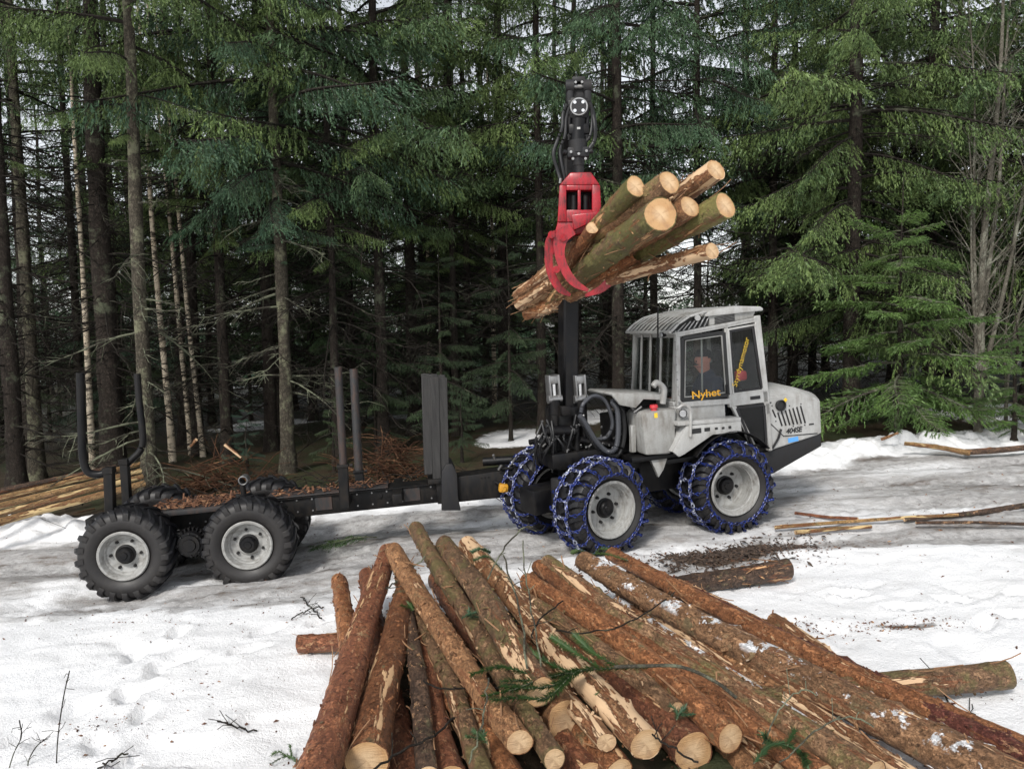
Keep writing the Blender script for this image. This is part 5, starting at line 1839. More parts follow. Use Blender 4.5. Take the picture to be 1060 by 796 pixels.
for u in (571.5, 598.5):
    bm = nb()
    a, b, c = K(u, 388, -0.10), K(u, 408, -0.10), K(u, 434, -0.10)
    # forked cylinder eye: two cheeks, a rod between and the pin
    w_ = 0.058
    bx(bm, (a.x - w_ * 0.85, -0.10, (a.z + b.z) / 2 - 0.02), (0.022, 0.13, a.z - b.z + 0.04), None, 0.006)
    bx(bm, (a.x + w_ * 0.85, -0.10, (a.z + b.z) / 2 - 0.02), (0.022, 0.13, a.z - b.z + 0.04), None, 0.006)
    bx(bm, (a.x, -0.10, a.z - 0.05), (2 * w_, 0.13, 0.09), None, 0.02)
    cyl(bm, (a.x - 0.075, -0.12, b.z - 0.05), (a.x + 0.075, -0.12, b.z - 0.05), 0.045, n=16)
    o = part('lift_cylinder', bm, M_STEEL, FC)
    bm = nb()
    cyl(bm, (a.x, -0.12, b.z - 0.08), (a.x, -0.12, a.z - 0.08), 0.026, n=14)
    part('piston_rod', bm, M_CHROME, parent=o)
    bm = nb()
    cyl(bm, (a.x, -0.10, 1.05), (a.x, -0.12, b.z - 0.06), 0.062, n=18)
    part('cylinder_barrel', bm, M_BLACK, parent=o)
bm = nb()
for (u0, v0), (u1, v1), r, y in (((560, 446), (596, 446), 0.05, -0.25), ((574, 430), (574, 470), 0.04, -0.2), ((597, 430), (597, 472), 0.04, -0.2), ((548, 458), (575, 452), 0.03, -0.15), ((600, 455), (640, 462), 0.035, -0.25), ((604, 470), (650, 474), 0.045, -0.2)):
    cyl(bm, L(FC, u0, v0, y), L(FC, u1, v1, y), r, n=14)
for u, v, y, a_, b_ in ((585, 425, -0.2, .10, .10), (566, 460, -0.2, .12, .09), (606, 448, -0.22, .08, .12), (630, 475, -0.25, .22, .07), (655, 480, -0.3, .16, .10), (586, 474, -0.25, .24, .05)):
    bx(bm, L(FC, u, v, y), (a_, 0.08, b_), None, 0.008)
part('crane_linkage', bm, M_BLACK, FC, kind='stuff')
gg3 = random.Random(12)
bm = nb()
for i in range(16):
    u0, v0 = gg3.uniform(560, 612), gg3.uniform(428, 455)
    u1, v1 = u0 + gg3.uniform(-25, 30), gg3.uniform(462, 490)
    pa, pb = L(FC, u0, v0, -0.26), L(FC, u1, v1, -0.22)
    tube(bm, spline([pa, pa + (pb - pa) * 0.4 + Vector((gg3.uniform(-.08, .08), -0.06, gg3.uniform(-.03, .03))), pb], 16), 0.012, 7)
part('hydraulic_line', bm, M_HOSE, FC, kind='stuff')
bm = nb()
for i in range(22):
    p = L(FC, gg3.uniform(558, 650), gg3.uniform(430, 482), -0.285)
    cyl(bm, p, p + Vector((gg3.uniform(-.03, .03), -0.02, gg3.uniform(-.03, .03))), 0.010, n=6)
part('hose_fitting', bm, M_STEEL, FC, kind='stuff')
# everything at the tip is seen square-on, so it gets its own frame hung from the tip
FK = Matrix.Translation(tipw) @ Matrix.Rotation(rad(-3), 4, 'Z')
W = lambda u, v, y=0.0: FK.inverted() @ Vector(at(u, v, 7.75 + y))
bm = nb()
for u0, u1 in ((586, 594), (604, 612)):
    a, b = W(u0, 84), W(u1, 108)
    cx = (a.x + b.x) / 2
    prism_pts = []
    w_ = abs(b.x - a.x)
    bx(bm, (cx, 0.03, (a.z + b.z) / 2), (w_, 0.16, abs(a.z - b.z)), None, 0.025, 3)
    cyl(bm, (cx - w_ / 2 - 0.004, -0.01, a.z - 0.055), (cx + w_ / 2 + 0.004, -0.01, a.z - 0.055), 0.062, n=20)
a, b = W(592, 80), W(606, 86)
bx(bm, ((a.x + b.x) / 2, 0.02, (a.z + b.z) / 2), (b.x - a.x, 0.10, 0.05), None, 0.01)
bx(bm, W(599, 98, 0.03), (0.20, 0.08, 0.12), None, 0.01)
part('boom_tip', bm, M_DKGREY, FK)
bm = nb()
p = W(599, 91); cyl(bm, (p.x - 0.09, -0.03, p.z), (p.x + 0.09, -0.03, p.z), 0.02, n=12)
for dx in (-0.03, 0.03): cyl(bm, (p.x + dx, -0.05, p.z + 0.03), (p.x + dx, -0.075, p.z + 0.03), 0.012, n=8)
part('tip_pin', bm, M_STEEL, FK)
bm = nb()       # link plate with its big round pin head
f = lambda u, v: (W(u, v).x, W(u, v).z)
prism(bm, [f(588, 102), f(609, 102), f(611, 112), f(608, 124), f(590, 124), f(587, 112)], -0.05, 0.05, 0.012)
part('swing_link', bm, M_BLACK, FK)
bm = nb(); p = W(599, 113)
cyl(bm, (p.x, -0.045, p.z), (p.x, -0.085, p.z), 0.088, 0.082, 28)
o = part('link_pin', bm, M_STEEL, FK)
bm = nb()
for sx2 in (-1, 1):
    for sz2 in (-1, 1):
        cyl(bm, (p.x + sx2 * 0.038, -0.082, p.z + sz2 * 0.038), (p.x + sx2 * 0.038, -0.092, p.z + sz2 * 0.038), 0.015, n=10)
part('pin_bolt', bm, M_CHROME, parent=o)
bm = nb(); lathe(bm, [(-0.083, 0.07), (-0.0865, 0.07), (-0.0865, 0.001)], 24, (p.x, 0, p.z))
part('pin_face', bm, M_DKGREY, parent=o)
bm = nb()       # swing damper: upright body between link and rotator
a, b = W(599, 124), W(598, 146)
cyl(bm, a, b, 0.075, 0.08, 20)
bx(bm, (a.x, 0, (a.z + b.z) / 2), (0.20, 0.12, 0.10), None, 0.02)
cyl(bm, (a.x - 0.11, 0, (a.z + b.z) / 2 - 0.06), (a.x + 0.11, 0, (a.z + b.z) / 2 - 0.06), 0.04, n=14)
for dx in (-0.085, 0.085):
    cyl(bm, (a.x + dx, -0.02, a.z + 0.03), (b.x + dx, -0.02, b.z), 0.02, n=10)
part('swing_damper', bm, M_BLACK, FK)
bm = nb(); p = W(599, 133, -0.085); bx(bm, p, (0.03, 0.006, 0.02)); part('plate_sticker', bm, M_WHITE, FK)
bm = nb()
a, b = W(598, 146), W(599, 172)
cyl(bm, a, (a + b) / 2, 0.09, 0.085, 20)
bx(bm, (a + b) / 2, (0.21, 0.15, 0.10), None, 0.02)
cyl(bm, (a + b) / 2, b, 0.07, 0.055, 18)
cyl(bm, b, W(600, 184), 0.05, 0.045, 16)
for dx in (-0.11, 0.11):
    cyl(bm, (a.x + dx, -0.05, (a.z + b.z) / 2), (a.x + dx * 1.25, -0.06, (a.z + b.z) / 2 + 0.01), 0.022, n=10)
part('rotator', bm, M_DKGREY, FK)
bm = nb()
for u, v in ((591, 158), (607, 157), (593, 165), (606, 165), (599, 160)):
    p = W(u, v, -0.09); cyl(bm, p, p + Vector((0, -0.03, 0)), 0.013, n=8)
part('rotator_bolt', bm, M_STEEL, FK)
for pp, r in (([(587, 108), (583, 118), (582, 132), (577, 146), (573, 160), (577, 176), (581, 188)], 0.019), ([(589, 112), (586, 124), (585, 140), (580, 155), (582, 172), (586, 190)], 0.017), ([(610, 106), (614, 118), (616, 132), (615, 146), (609, 156), (606, 166)], 0.021), ([(612, 110), (613, 124), (611, 140), (604, 150)], 0.016)):
    bm = nb(); tube(bm, spline([W(u, v, -0.04 + 0.02 * (i % 2)) for i, (u, v) in enumerate(pp)], 50), r, 9)
    part('hose', bm, M_HOSE, FK)
bm = nb()
for u, v in ((580, 190), (585, 191), (579, 246), (583, 246)):
    a = W(u, v, -0.06); cyl(bm, a, a + Vector((0.005, 0, 0.045)), 0.016, n=8)
part('hose_fitting', bm, M_STEEL, FK, kind='stuff')
# red grapple body: faceted box with a window, sloped shoulders
bm = nb()
f = lambda u, v: (W(u, v).x, W(u, v).z)
outer = [f(590, 182), f(611, 182), f(618, 194), f(621, 224), f(618, 233), f(578, 232), f(577, 200), f(580, 193)]
prism(bm, [f(590, 182), f(611, 182), f(620, 195), f(579, 195)], -0.17, 0.17, 0.012)
prism(bm, [f(579, 195), f(586, 195), f(586, 232), f(577, 232)], -0.17, 0.17, 0.008)
prism(bm, [f(612, 195), f(620, 195), f(622, 232), f(612, 232)], -0.17, 0.17, 0.008)
prism(bm, [f(586, 195), f(612, 195), f(612, 200), f(586, 200)], -0.165, 0.165, 0.006)
prism(bm, [f(586, 220), f(612, 220), f(612, 232), f(586, 232)], -0.165, 0.165, 0.006)
prism(bm, [f(597.5, 200), f(600.5, 200), f(600.5, 220), f(597.5, 220)], -0.163, -0.10, 0.004)
gb = part('grapple_body', bm, M_RED, FK)
bm = nb()
p = W(599, 210, 0.03); bx(bm, p, (0.24, 0.16, 0.20), None, 0.02)
cyl(bm, W(594, 203, -0.08), W(594, 219, -0.08), 0.035, n=12); cyl(bm, W(606, 203, -0.08), W(606, 219, -0.08), 0.035, n=12)
part('grapple_cylinder', bm, M_BLACK, parent=gb)
bm = nb()
prism(bm, [f(591, 226), f(626, 222), f(627, 226), f(594, 241)], -0.22, -0.06, 0.006)
part('grapple_shelf', bm, M_RED, parent=gb)


def claw(pts, y0, y1, mat=M_RED):
    """curved tapering jaw: (u, v, width) stations"""
    bm = nb()
    P = spline([(u, v, w) for u, v, w in pts], 28)
    c = [W(u, v) for u, v, _ in P]
    t = np.gradient(np.array([[p.x, p.z] for p in c]), axis=0)
    t /= np.linalg.norm(t, axis=1)[:, None]
    lo, hi = [], []
    for (u, v, w), p, d in zip(P, c, t):
        hw = w / 2 / 106
        lo.append((p.x - d[1] * hw, p.z + d[0] * hw)); hi.append((p.x + d[1] * hw, p.z - d[0] * hw))
    for i in range(len(lo) - 1):
        quad = [lo[i], lo[i + 1], hi[i + 1], hi[i]]
        a = [bm.verts.new((x, y0, z)) for x, z in quad]; b = [bm.verts.new((x, y1, z)) for x, z in quad]
        bm.faces.new(a); bm.faces.new(b[::-1])
        bm.faces.new([a[0], b[0], b[1], a[1]]); bm.faces.new([a[3], a[2], b[2], b[3]])
        if i == 0: bm.faces.new([a[0], a[3], b[3], b[0]])
        if i == len(lo) - 2: bm.faces.new([a[1], b[1], b[2], a[2]])
    bmesh.ops.remove_doubles(bm, verts=bm.verts[:], dist=0.0005)
    # internal walls left by the strips are harmless but drop them
    inner = [fc for fc in bm.faces if all(len(e.link_faces) > 2 for e in fc.edges)]
    if inner: bmesh.ops.delete(bm, geom=inner, context='FACES_ONLY')
    return bm


CLAWS = [([(590, 238, 12), (573, 245, 14), (568, 262, 9), (570, 280, 8.5), (579, 297, 8), (591, 305, 3)], 0.20, 0.26),
         ([(592, 240, 12), (581, 248, 14), (579, 264, 10), (584, 280, 9), (594, 294, 8), (608, 302, 3)], -0.22, -0.16),
         ([(612, 236, 12), (634, 246, 13), (640, 262, 10), (637, 282, 9), (624, 298, 8), (606, 306, 3)], 0.02, 0.08)]
for pts, y0, y1 in CLAWS:
    part('grapple_claw', claw(pts, y0, y1), M_RED, FK, smooth=False)
bm = nb()
for u, v in ((571, 243), (583, 246), (576, 279)):
    a, b = W(u, v, -0.24), W(u, v, 0.28)
    cyl(bm, a, b, 0.034, n=14)
part('claw_pin', bm, M_RED, FK)
bm = nb()
prism(bm, [f(578, 229), f(622, 229), f(612, 243), f(586, 246), f(574, 243)], -0.15, 0.24, 0.01)
part('claw_mount', bm, M_RED, FK)

# ---- the bundle in the grapple ------------------------------------------------
def bundle_log(far, near, yf, yn, bark, label, ends=(1, 1), **kw):
    p0, p1 = at(far[0], far[1], yf), at(near[0], near[1], yn)
    return make_log('spruce_log', p0, p1, far[2] / 2 / px_scale(p0), near[2] / 2 / px_scale(p1), bark, label, 'log', 'logs held in the grapple', ends, **kw)


bundle_log((566, 318, 16), (684, 222, 38), 9.0, 6.55, 'mossy', 'thickest log in the grapple with the largest sawn end facing out')
bundle_log((560, 300, 11), (658, 193, 23), 8.9, 6.75, 'mossy', 'mossy log in the grapple with its sawn end at the upper left')
bundle_log((552, 296, 11), (693, 189, 25), 9.0, 6.6, 'lichen', 'log in the grapple with its sawn end second from the left along the top')
bundle_log((556, 306, 12), (714, 214, 24), 9.0, 6.6, 'brown', 'log in the grapple with the sawn end in the middle of the bundle')
bundle_log((549, 314, 12), (741, 176, 24), 9.1, 6.6, 'peeled', 'log in the grapple reaching up highest at the upper right')
bundle_log((575, 312, 13), (751, 213, 27), 8.8, 6.5, 'mossy', 'mossy log in the grapple farthest out on the right')
bundle_log((556, 325, 11), (737, 260, 18), 9.0, 6.7, 'peeled', 'lowest log in the grapple with a bare strip along its underside')
bundle_log((580, 290, 12), (613, 236, 14), 8.3, 7.35, 'rust', 'short log end poking up close beside the red grapple')
bundle_log((537, 316, 11), (640, 250, 18), 9.1, 7.5, 'peeled', 'half-peeled log inside the bundle with its torn tail at the far left', (1, 0))
bundle_log((545, 326, 11), (660, 262, 16), 9.2, 7.4, 'rust', 'rusty log low in the bundle with splintered tail', (1, 0))
bundle_log((534, 306, 9), (622, 246, 13), 9.1, 7.6, 'peeled', 'thin orange stripped log along the upper left side of the bundle', (1, 0))

# ------------------------------------------------------------------ the driver
M_SKIN = Mat('ruddy_skin').set((0.62, 0.27, 0.21), 0.55)
M_JACKET = Mat('navy_jacket'); M_JACKET = M_JACKET.set(M_JACKET.mix(M_JACKET.noise(M_JACKET.coord(), 30, 4), (0.014, 0.019, 0.04), (0.035, 0.045, 0.085)), 0.85)
M_CAP = Mat('black_knit_cap').set((0.02, 0.02, 0.024), 0.9)
M_TROUSER = Mat('dark_work_trousers').set((0.015, 0.016, 0.02), 0.9)
M_EYE = Mat('dark_eye').set((0.01, 0.008, 0.006), 0.2)
M_BOOT = Mat('black_boot').set((0.01, 0.01, 0.01), 0.5)


def skinned(name, verts, edges, mats, parent, sub=2, root=0):
    me = bpy.data.meshes.new(name)
    me.from_pydata([v[:3] for v in verts], edges, [])
    o = link(name, me, parent, mats)
    mod = o.modifiers.new('skin', 'SKIN')
    mod.use_smooth_shade = True
    for i, v in enumerate(verts):
        sv = me.skin_vertices[0].data[i]
        r = v[3]
        sv.radius = r if isinstance(r, tuple) else (r, r)
        sv.use_root = (i == root)
    s_ = o.modifiers.new('sub', 'SUBSURF')
    s_.levels = sub; s_.render_levels = sub
    dg = bpy.context.evaluated_depsgraph_get()
    ev = o.evaluated_get(dg)
    m2 = bpy.data.meshes.new_from_object(ev)
    o.modifiers.clear()
    o.data = m2
    m2.polygons.foreach_set('use_smooth', np.ones(len(m2.polygons), bool))
    if not m2.materials:
        for m in mats: m2.materials.append(m)
    return o


hd_p = FC.inverted() @ Vector(at(727, 375, 8.75))
HX, HY, HZ = hd_p
DR = empty('person')
DR.matrix_world = FC @ Matrix.Translation((HX + 0.10, HY, HZ - 0.66))
tag(DR, 'driver in navy jacket and black knit cap sitting in the cab, looking to the left', 'person')
# local: hips near the origin, facing -X, head at (-0.10, 0, 0.66)
V_, E_ = [], []


def vb(p, r, frm=None):
    V_.append((*p, r))
    if frm is not None: E_.append((frm, len(V_) - 1))
    return len(V_) - 1


pel = vb((0.0, 0, 0.0), 0.13)
bel = vb((0.01, 0, 0.16), 0.125, pel)
che = vb((-0.02, 0, 0.36), (0.14, 0.15), bel)
nk0 = vb((-0.05, 0, 0.49), 0.06, che)
nk1 = vb((-0.075, 0, 0.555), 0.052, nk0)
h0_ = vb((-0.10, -0.01, 0.615), 0.073, nk1)
h1_ = vb((-0.10, -0.005, 0.67), 0.086, h0_)
h2_ = vb((-0.09, 0, 0.75), 0.072, h1_)
fd = Vector((-0.84, -0.54, 0)).normalized()       # where he looks
fs = Vector((-fd.y, fd.x, 0))
hc = Vector((-0.10, -0.005, 0.665))
nose = vb(tuple(hc + fd * 0.095 + Vector((0, 0, -0.012))), 0.014, h1_)
chin = vb(tuple(hc + fd * 0.066 + Vector((0, 0, -0.075))), 0.028, h0_)
for s_ in (-1, 1):
    vb(tuple(hc + fs * 0.080 * s_ - fd * 0.008), 0.013, h1_)
    sh = vb((-0.02, 0.165 * s_, 0.42), 0.06, che)
    el = vb((-0.10, 0.24 * s_, 0.20), 0.045, sh)
    wr = vb((-0.29, 0.25 * s_, 0.245), 0.03, el)
    pm = vb((-0.36, 0.245 * s_, 0.265), (0.022, 0.036), wr)
    for k_, off in enumerate((-0.03, -0.010, 0.010, 0.028)):
        f1_ = vb((-0.405 - 0.004 * (1.5 - abs(k_ - 1.5)), 0.245 * s_ + off, 0.268), 0.009, pm)
        f2_ = vb((-0.428, 0.245 * s_ + off, 0.250), 0.0085, f1_)
        vb((-0.420, 0.245 * s_ + off, 0.226), 0.008, f2_)
    t1_ = vb((-0.35, 0.245 * s_ - 0.042 * s_, 0.262), 0.0105, pm)
    vb((-0.385, 0.245 * s_ - 0.055 * s_, 0.25), 0.009, t1_)
    hp = vb((-0.04, 0.095 * s_, -0.01), 0.085, pel)
    kn = vb((-0.42, 0.12 * s_, 0.05), 0.06, hp)
    an = vb((-0.44, 0.12 * s_, -0.25), 0.042, kn)
    vb((-0.53, 0.12 * s_, -0.285), 0.035, an)
skinned('body', V_, E_, [M_SKIN], DR, 2)
jv = [(0, 0, -0.03, 0.15), (0.01, 0, 0.16, 0.15), (-0.02, 0, 0.36, (0.165, 0.18)), (-0.045, 0, 0.48, 0.115), (-0.068, 0, 0.545, 0.082), (-0.076, 0, 0.575, 0.078)]
je = [(0, 1), (1, 2), (2, 3), (3, 4), (4, 5)]
for s_ in (-1, 1):
    b_ = len(jv)
    jv += [(-0.02, 0.175 * s_, 0.435, 0.088), (-0.10, 0.245 * s_, 0.20, 0.062), (-0.28, 0.25 * s_, 0.243, 0.045)]
    je += [(2, b_), (b_, b_ + 1), (b_ + 1, b_ + 2)]
skinned('jacket', jv, je, [M_JACKET], DR, 2)
tv = [(0, 0, 0.0, 0.14)]; te = []
for s_ in (-1, 1):
    b_ = len(tv)
    tv += [(-0.04, 0.095 * s_, -0.01, 0.095), (-0.42, 0.12 * s_, 0.05, 0.072), (-0.44, 0.12 * s_, -0.22, 0.055)]
    te += [(0, b_), (b_, b_ + 1), (b_ + 1, b_ + 2)]
skinned('trousers', tv, te, [M_TROUSER], DR, 2)
for s_ in (-1, 1):
    skinned('boot', [(-0.44, 0.12 * s_, -0.19, 0.058), (-0.44, 0.12 * s_, -0.26, 0.055), (-0.54, 0.12 * s_, -0.285, 0.048)], [(0, 1), (1, 2)], [M_BOOT], DR, 2)
bm = nb()
bmesh.ops.create_uvsphere(bm, u_segments=24, v_segments=14, radius=0.1)
bmesh.ops.transform(bm, matrix=Matrix.Translation(hc + Vector((0.012, 0.003, 0.06)) - fd * 0.012) @ Matrix.Diagonal((1.0, 0.98, 0.85, 1)), verts=bm.verts)
bmesh.ops.delete(bm, geom=[v for v in bm.verts if v.co.z < hc.z + 0.032 - 0.25 * (v.co - hc).dot(-fd)], context='VERTS')
bmesh.ops.solidify(bm, geom=bm.faces[:], thickness=0.008)
link('knit_cap', bm_mesh('knit_cap', bm, True), DR, [M_CAP])
for s_ in (-1, 1):
    bm = nb(); bmesh.ops.create_uvsphere(bm, u_segments=10, v_segments=6, radius=0.011)
    bmesh.ops.translate(bm, vec=hc + fd * 0.079 + fs * 0.031 * s_ + Vector((0, 0, 0.012)), verts=bm.verts)
    link('eye', bm_mesh('eye', bm, True), DR, [M_EYE])
bm = nb()
bar(bm, hc + fd * 0.083 + fs * 0.024 + Vector((0, 0, -0.05)), hc + fd * 0.083 - fs * 0.024 + Vector((0, 0, -0.05)), 0.008, 0.012, (0, 0, 1), 0.002)
link('mouth', bm_mesh('mouth', bm, True), DR, [Mat('lips').set((0.3, 0.09, 0.08), 0.5)])

# ------------------------------------------------------------------ torn bark on the logs, twigs and litter
M_STRIP = Mat('torn_inner_bark'); M_STRIP = M_STRIP.set(M_STRIP.mix(M_STRIP.noise(M_STRIP.coord(), 12, 4), (0.10, 0.04, 0.02), (0.42, 0.24, 0.12)), 0.75)
M_CRUMB = Mat('bark_crumbs'); M_CRUMB = M_CRUMB.set(M_CRUMB.ramp(M_CRUMB.noise(M_CRUMB.coord(), 23, 3), [(0.3, (0.035, 0.017, 0.011)), (0.55, (0.13, 0.055, 0.03)), (0.72, (0.42, 0.25, 0.13))]), 0.85)


def ribbon(bm, pts, w, up):
    pts = [Vector(p) for p in pts]
    rows = []
    for i, p in enumerate(pts):
        t = (pts[min(i + 1, len(pts) - 1)] - pts[max(i - 1, 0)]).normalized()
        s = t.cross(Vector(up))
        s = s.normalized() if s.length > 1e-6 else Vector((0, 1, 0))
        k = w * (1 - 0.6 * abs(i / (len(pts) - 1) - 0.4))
        n_ = s.cross(t) * 0.0025
        rows.append([bm.verts.new(p - s * k / 2 - n_), bm.verts.new(p + s * k / 2 - n_), bm.verts.new(p + s * k / 2 + n_), bm.verts.new(p - s * k / 2 + n_)])
    for a, b in zip(rows, rows[1:]):
        for j in range(4):
            bm.faces.new([a[j], a[(j + 1) % 4], b[(j + 1) % 4], b[j]])
    bm.faces.new(rows[0]); bm.faces.new(rows[-1][::-1])


logs_all = [o for o in C.objects if o.name.startswith(('spruce_log', 'bearer_log')) and o.parent is None]
for li, o in enumerate(logs_all):
    g = np.random.default_rng(500 + li)
    me = o.data
    n = 24
    k = (len(me.vertices) - 2 * n) // n
    co = np.empty(len(me.vertices) * 3, np.float32); me.vertices.foreach_get('co', co)
    co = co.reshape(-1, 3)[:k * n].reshape(k, n, 3)
    cen = co.mean(1)
    bm = nb()
    held = o.get('group') == 'logs held in the grapple'
    for _ in range(int(g.integers(10, 20)) + (18 if held else 0)):
        i = int(g.integers(1, k - 2)); j = int(g.integers(0, n))
        if held and g.uniform() < 0.35: i = int(g.integers(1, max(3, k // 5)))
        p = co[i, j]; nr = p - cen[i]; nr /= np.linalg.norm(nr)
        ln = g.uniform(0.03, 0.2) * (1.3 if held else 1.0)
        lift = g.uniform(0.002, 0.05) if g.uniform() < 0.35 else g.uniform(0.0, 0.008)
        sd = g.choice([-1, 1])
        tang = np.cross(nr, [1, 0, 0]) * g.normal(0, 0.35)
        pts = [p + nr * (0.003 + lift * t ** 2) + (np.array([sd, 0, 0]) + tang) * ln * t for t in (0, 0.35, 0.7, 1.0)]
        # stay on the log: follow the taper of the surface
        ribbon(bm, pts, g.uniform(0.003, 0.012), nr)
    link('torn_bark', bm_mesh('torn_bark', bm), o, [M_STRIP])['kind'] = 'stuff'
    bm = nb()
    for _ in range(int(k * 1.5)):
        i = int(g.integers(1, k - 2)); j = int(g.integers(0, n))
        p = co[i, j]; nr = p - cen[i]; nr /= np.linalg.norm(nr)
        tang = np.cross(nr, [1, 0, 0]); ax = np.array([1.0, 0, 0]) * g.choice([-1, 1]) + tang * g.normal(0, 0.6)
        ln = g.uniform(0.012, 0.045); lf = g.uniform(0.001, 0.007)
        ribbon(bm, [p + nr * (0.0005 + lf * t) + ax * ln * t for t in (0, 0.5, 1.0)], g.uniform(0.008, 0.024), nr)
    for _ in range(int(g.integers(2, 6))):       # snapped branch stubs
        i = int(g.integers(2, k - 3)); j = int(g.integers(0, n))
        p = co[i, j]; nr = p - cen[i]; nr /= np.linalg.norm(nr)
        r_ = g.uniform(0.006, 0.012)
        d_ = nr + np.array([g.normal(0, 0.35), 0, 0])
        cyl(bm, p - nr * 0.01, p + d_ * g.uniform(0.012, 0.04), r_ * 1.3, r_ * 0.8, 7)
    link('bark_flake', bm_mesh('bark_flake', bm), o, [o.data.materials[0]])['kind'] = 'stuff'

# crumbs and splinters on and between the piled logs, and on the trampled snow
g = np.random.default_rng(77)


def crumbs(name, pts, label, cat, mat, smin=0.008, smax=0.045, parent=None):
    V, Fc = [], []
    for p in pts:
        a = g.uniform(0, 2 * PI); ln = g.uniform(smin, smax); ln *= g.uniform(0.4, 1.0) ** 1.5; wd = ln * g.uniform(0.12, 0.5)
        d = np.array([math.cos(a), math.sin(a), g.normal(0, 0.3)]); s = np.array([-d[1], d[0], g.normal(0, 0.3)])
        b = len(V)
        p = np.array(p)
        top = p + np.array([0, 0, 0.004 + wd * 0.35])
        q1, q2 = g.uniform(-0.3, 0.3, 2)
        V += [p - d * ln / 2, p + s * wd / 2 + d * ln * q1, p + d * ln / 2 + s * wd * q2, p - s * wd / 2 + d * ln * q2, top + s * wd * q1]
        Fc += [(b, b + 1, b + 4), (b + 1, b + 2, b + 4), (b + 2, b + 3, b + 4), (b + 3, b, b + 4)]
    o = link(name, np_mesh(name, V, Fc), parent, [mat])
    return tag(o, label, cat, kind='stuff')


pile_logs = [o for o in logs_all if o.get('group') == 'logs in the pile in front']
pts = []
for o in pile_logs:
    mw = o.matrix_basis if False else (Matrix.Translation(o.location) @ o.rotation_euler.to_matrix().to_4x4())
    me = o.data
    vs = me.vertices
    for _ in range(70):
        v = vs[int(g.integers(0, len(vs) - 40))]
        w = mw @ v.co
        nn = (mw.to_3x3() @ v.normal)
        if nn.z > 0.35:
            pts.append((w.x, w.y, w.z + 0.002))
for _ in range(2600):      # the dark litter that fills the bottom of the pile
    t = g.uniform(0, 1); y = 3.6 + 3.0 * t
    x = g.uniform(-1.0 - 0.35 * t, 2.2 - 1.2 * t)
    pts.append((x, y, gz(x, y) + 0.006))
crumbs('bark_litter', pts, 'loose bark crumbs and splinters lying on and between the piled logs', 'bark litter', M_CRUMB, 0.012, 0.06)
pts = []
for cx, cy, sx3, sy3, n_ in ((2.10, 7.52, 0.5, 0.22, 900), (2.75, 5.55, 0.25, 0.06, 160), (-2.6, 4.9, 0.22, 0.10, 60), (-1.35, 4.2, 0.16, 0.06, 60), (2.15, 5.6, 0.45, 0.10, 150), (2.0, 5.75, 0.2, 0.06, 60), (3.0, 4.6, 0.5, 0.1, 60), (-1.4, 6.7, 0.6, 0.2, 120), (-2.1, 5.4, 0.5, 0.3, 40), (0, 7.6, 2.2, 0.7, 420), (-3.2, 6.9, 1.0, 0.4, 120), (4.5, 8.6, 2.0, 1.2, 350), (-2.0, 9.8, 2.5, 0.5, 300), (0.0, 5.0, 4.0, 1.4, 160), (-2.5, 4.6, 0.8, 0.8, 60)):
    for _ in range(n_):
        x, y = g.normal(cx, sx3), g.normal(cy, sy3)
        pts.append((x, y, gz(x, y) + 0.003))
soil = []
for _ in range(1500):
    x = g.normal(2.1, 0.42); y = 7.50 + 0.30 * (x - 2.1) + g.normal(0, 0.17)
    soil.append((x, y, gz(x, y) + 0.004 + abs(g.normal(0, 0.012))))
M_SOIL = Mat('dark_soil_clods'); M_SOIL = M_SOIL.set(M_SOIL.ramp(M_SOIL.noise(M_SOIL.coord(), 31, 3), [(0.35, (0.02, 0.014, 0.011)), (0.6, (0.075, 0.05, 0.036)), (0.75, (0.17, 0.11, 0.075))]), 0.9)
crumbs('soil_patch', soil, 'dark patch of torn soil and bark in the snow right of the front wheel', 'soil', M_SOIL, 0.03, 0.13)
crumbs('bark_debris', pts, 'dark bark crumbs and twigs scattered over the trampled snow', 'debris', M_CRUMB, 0.01, 0.055)


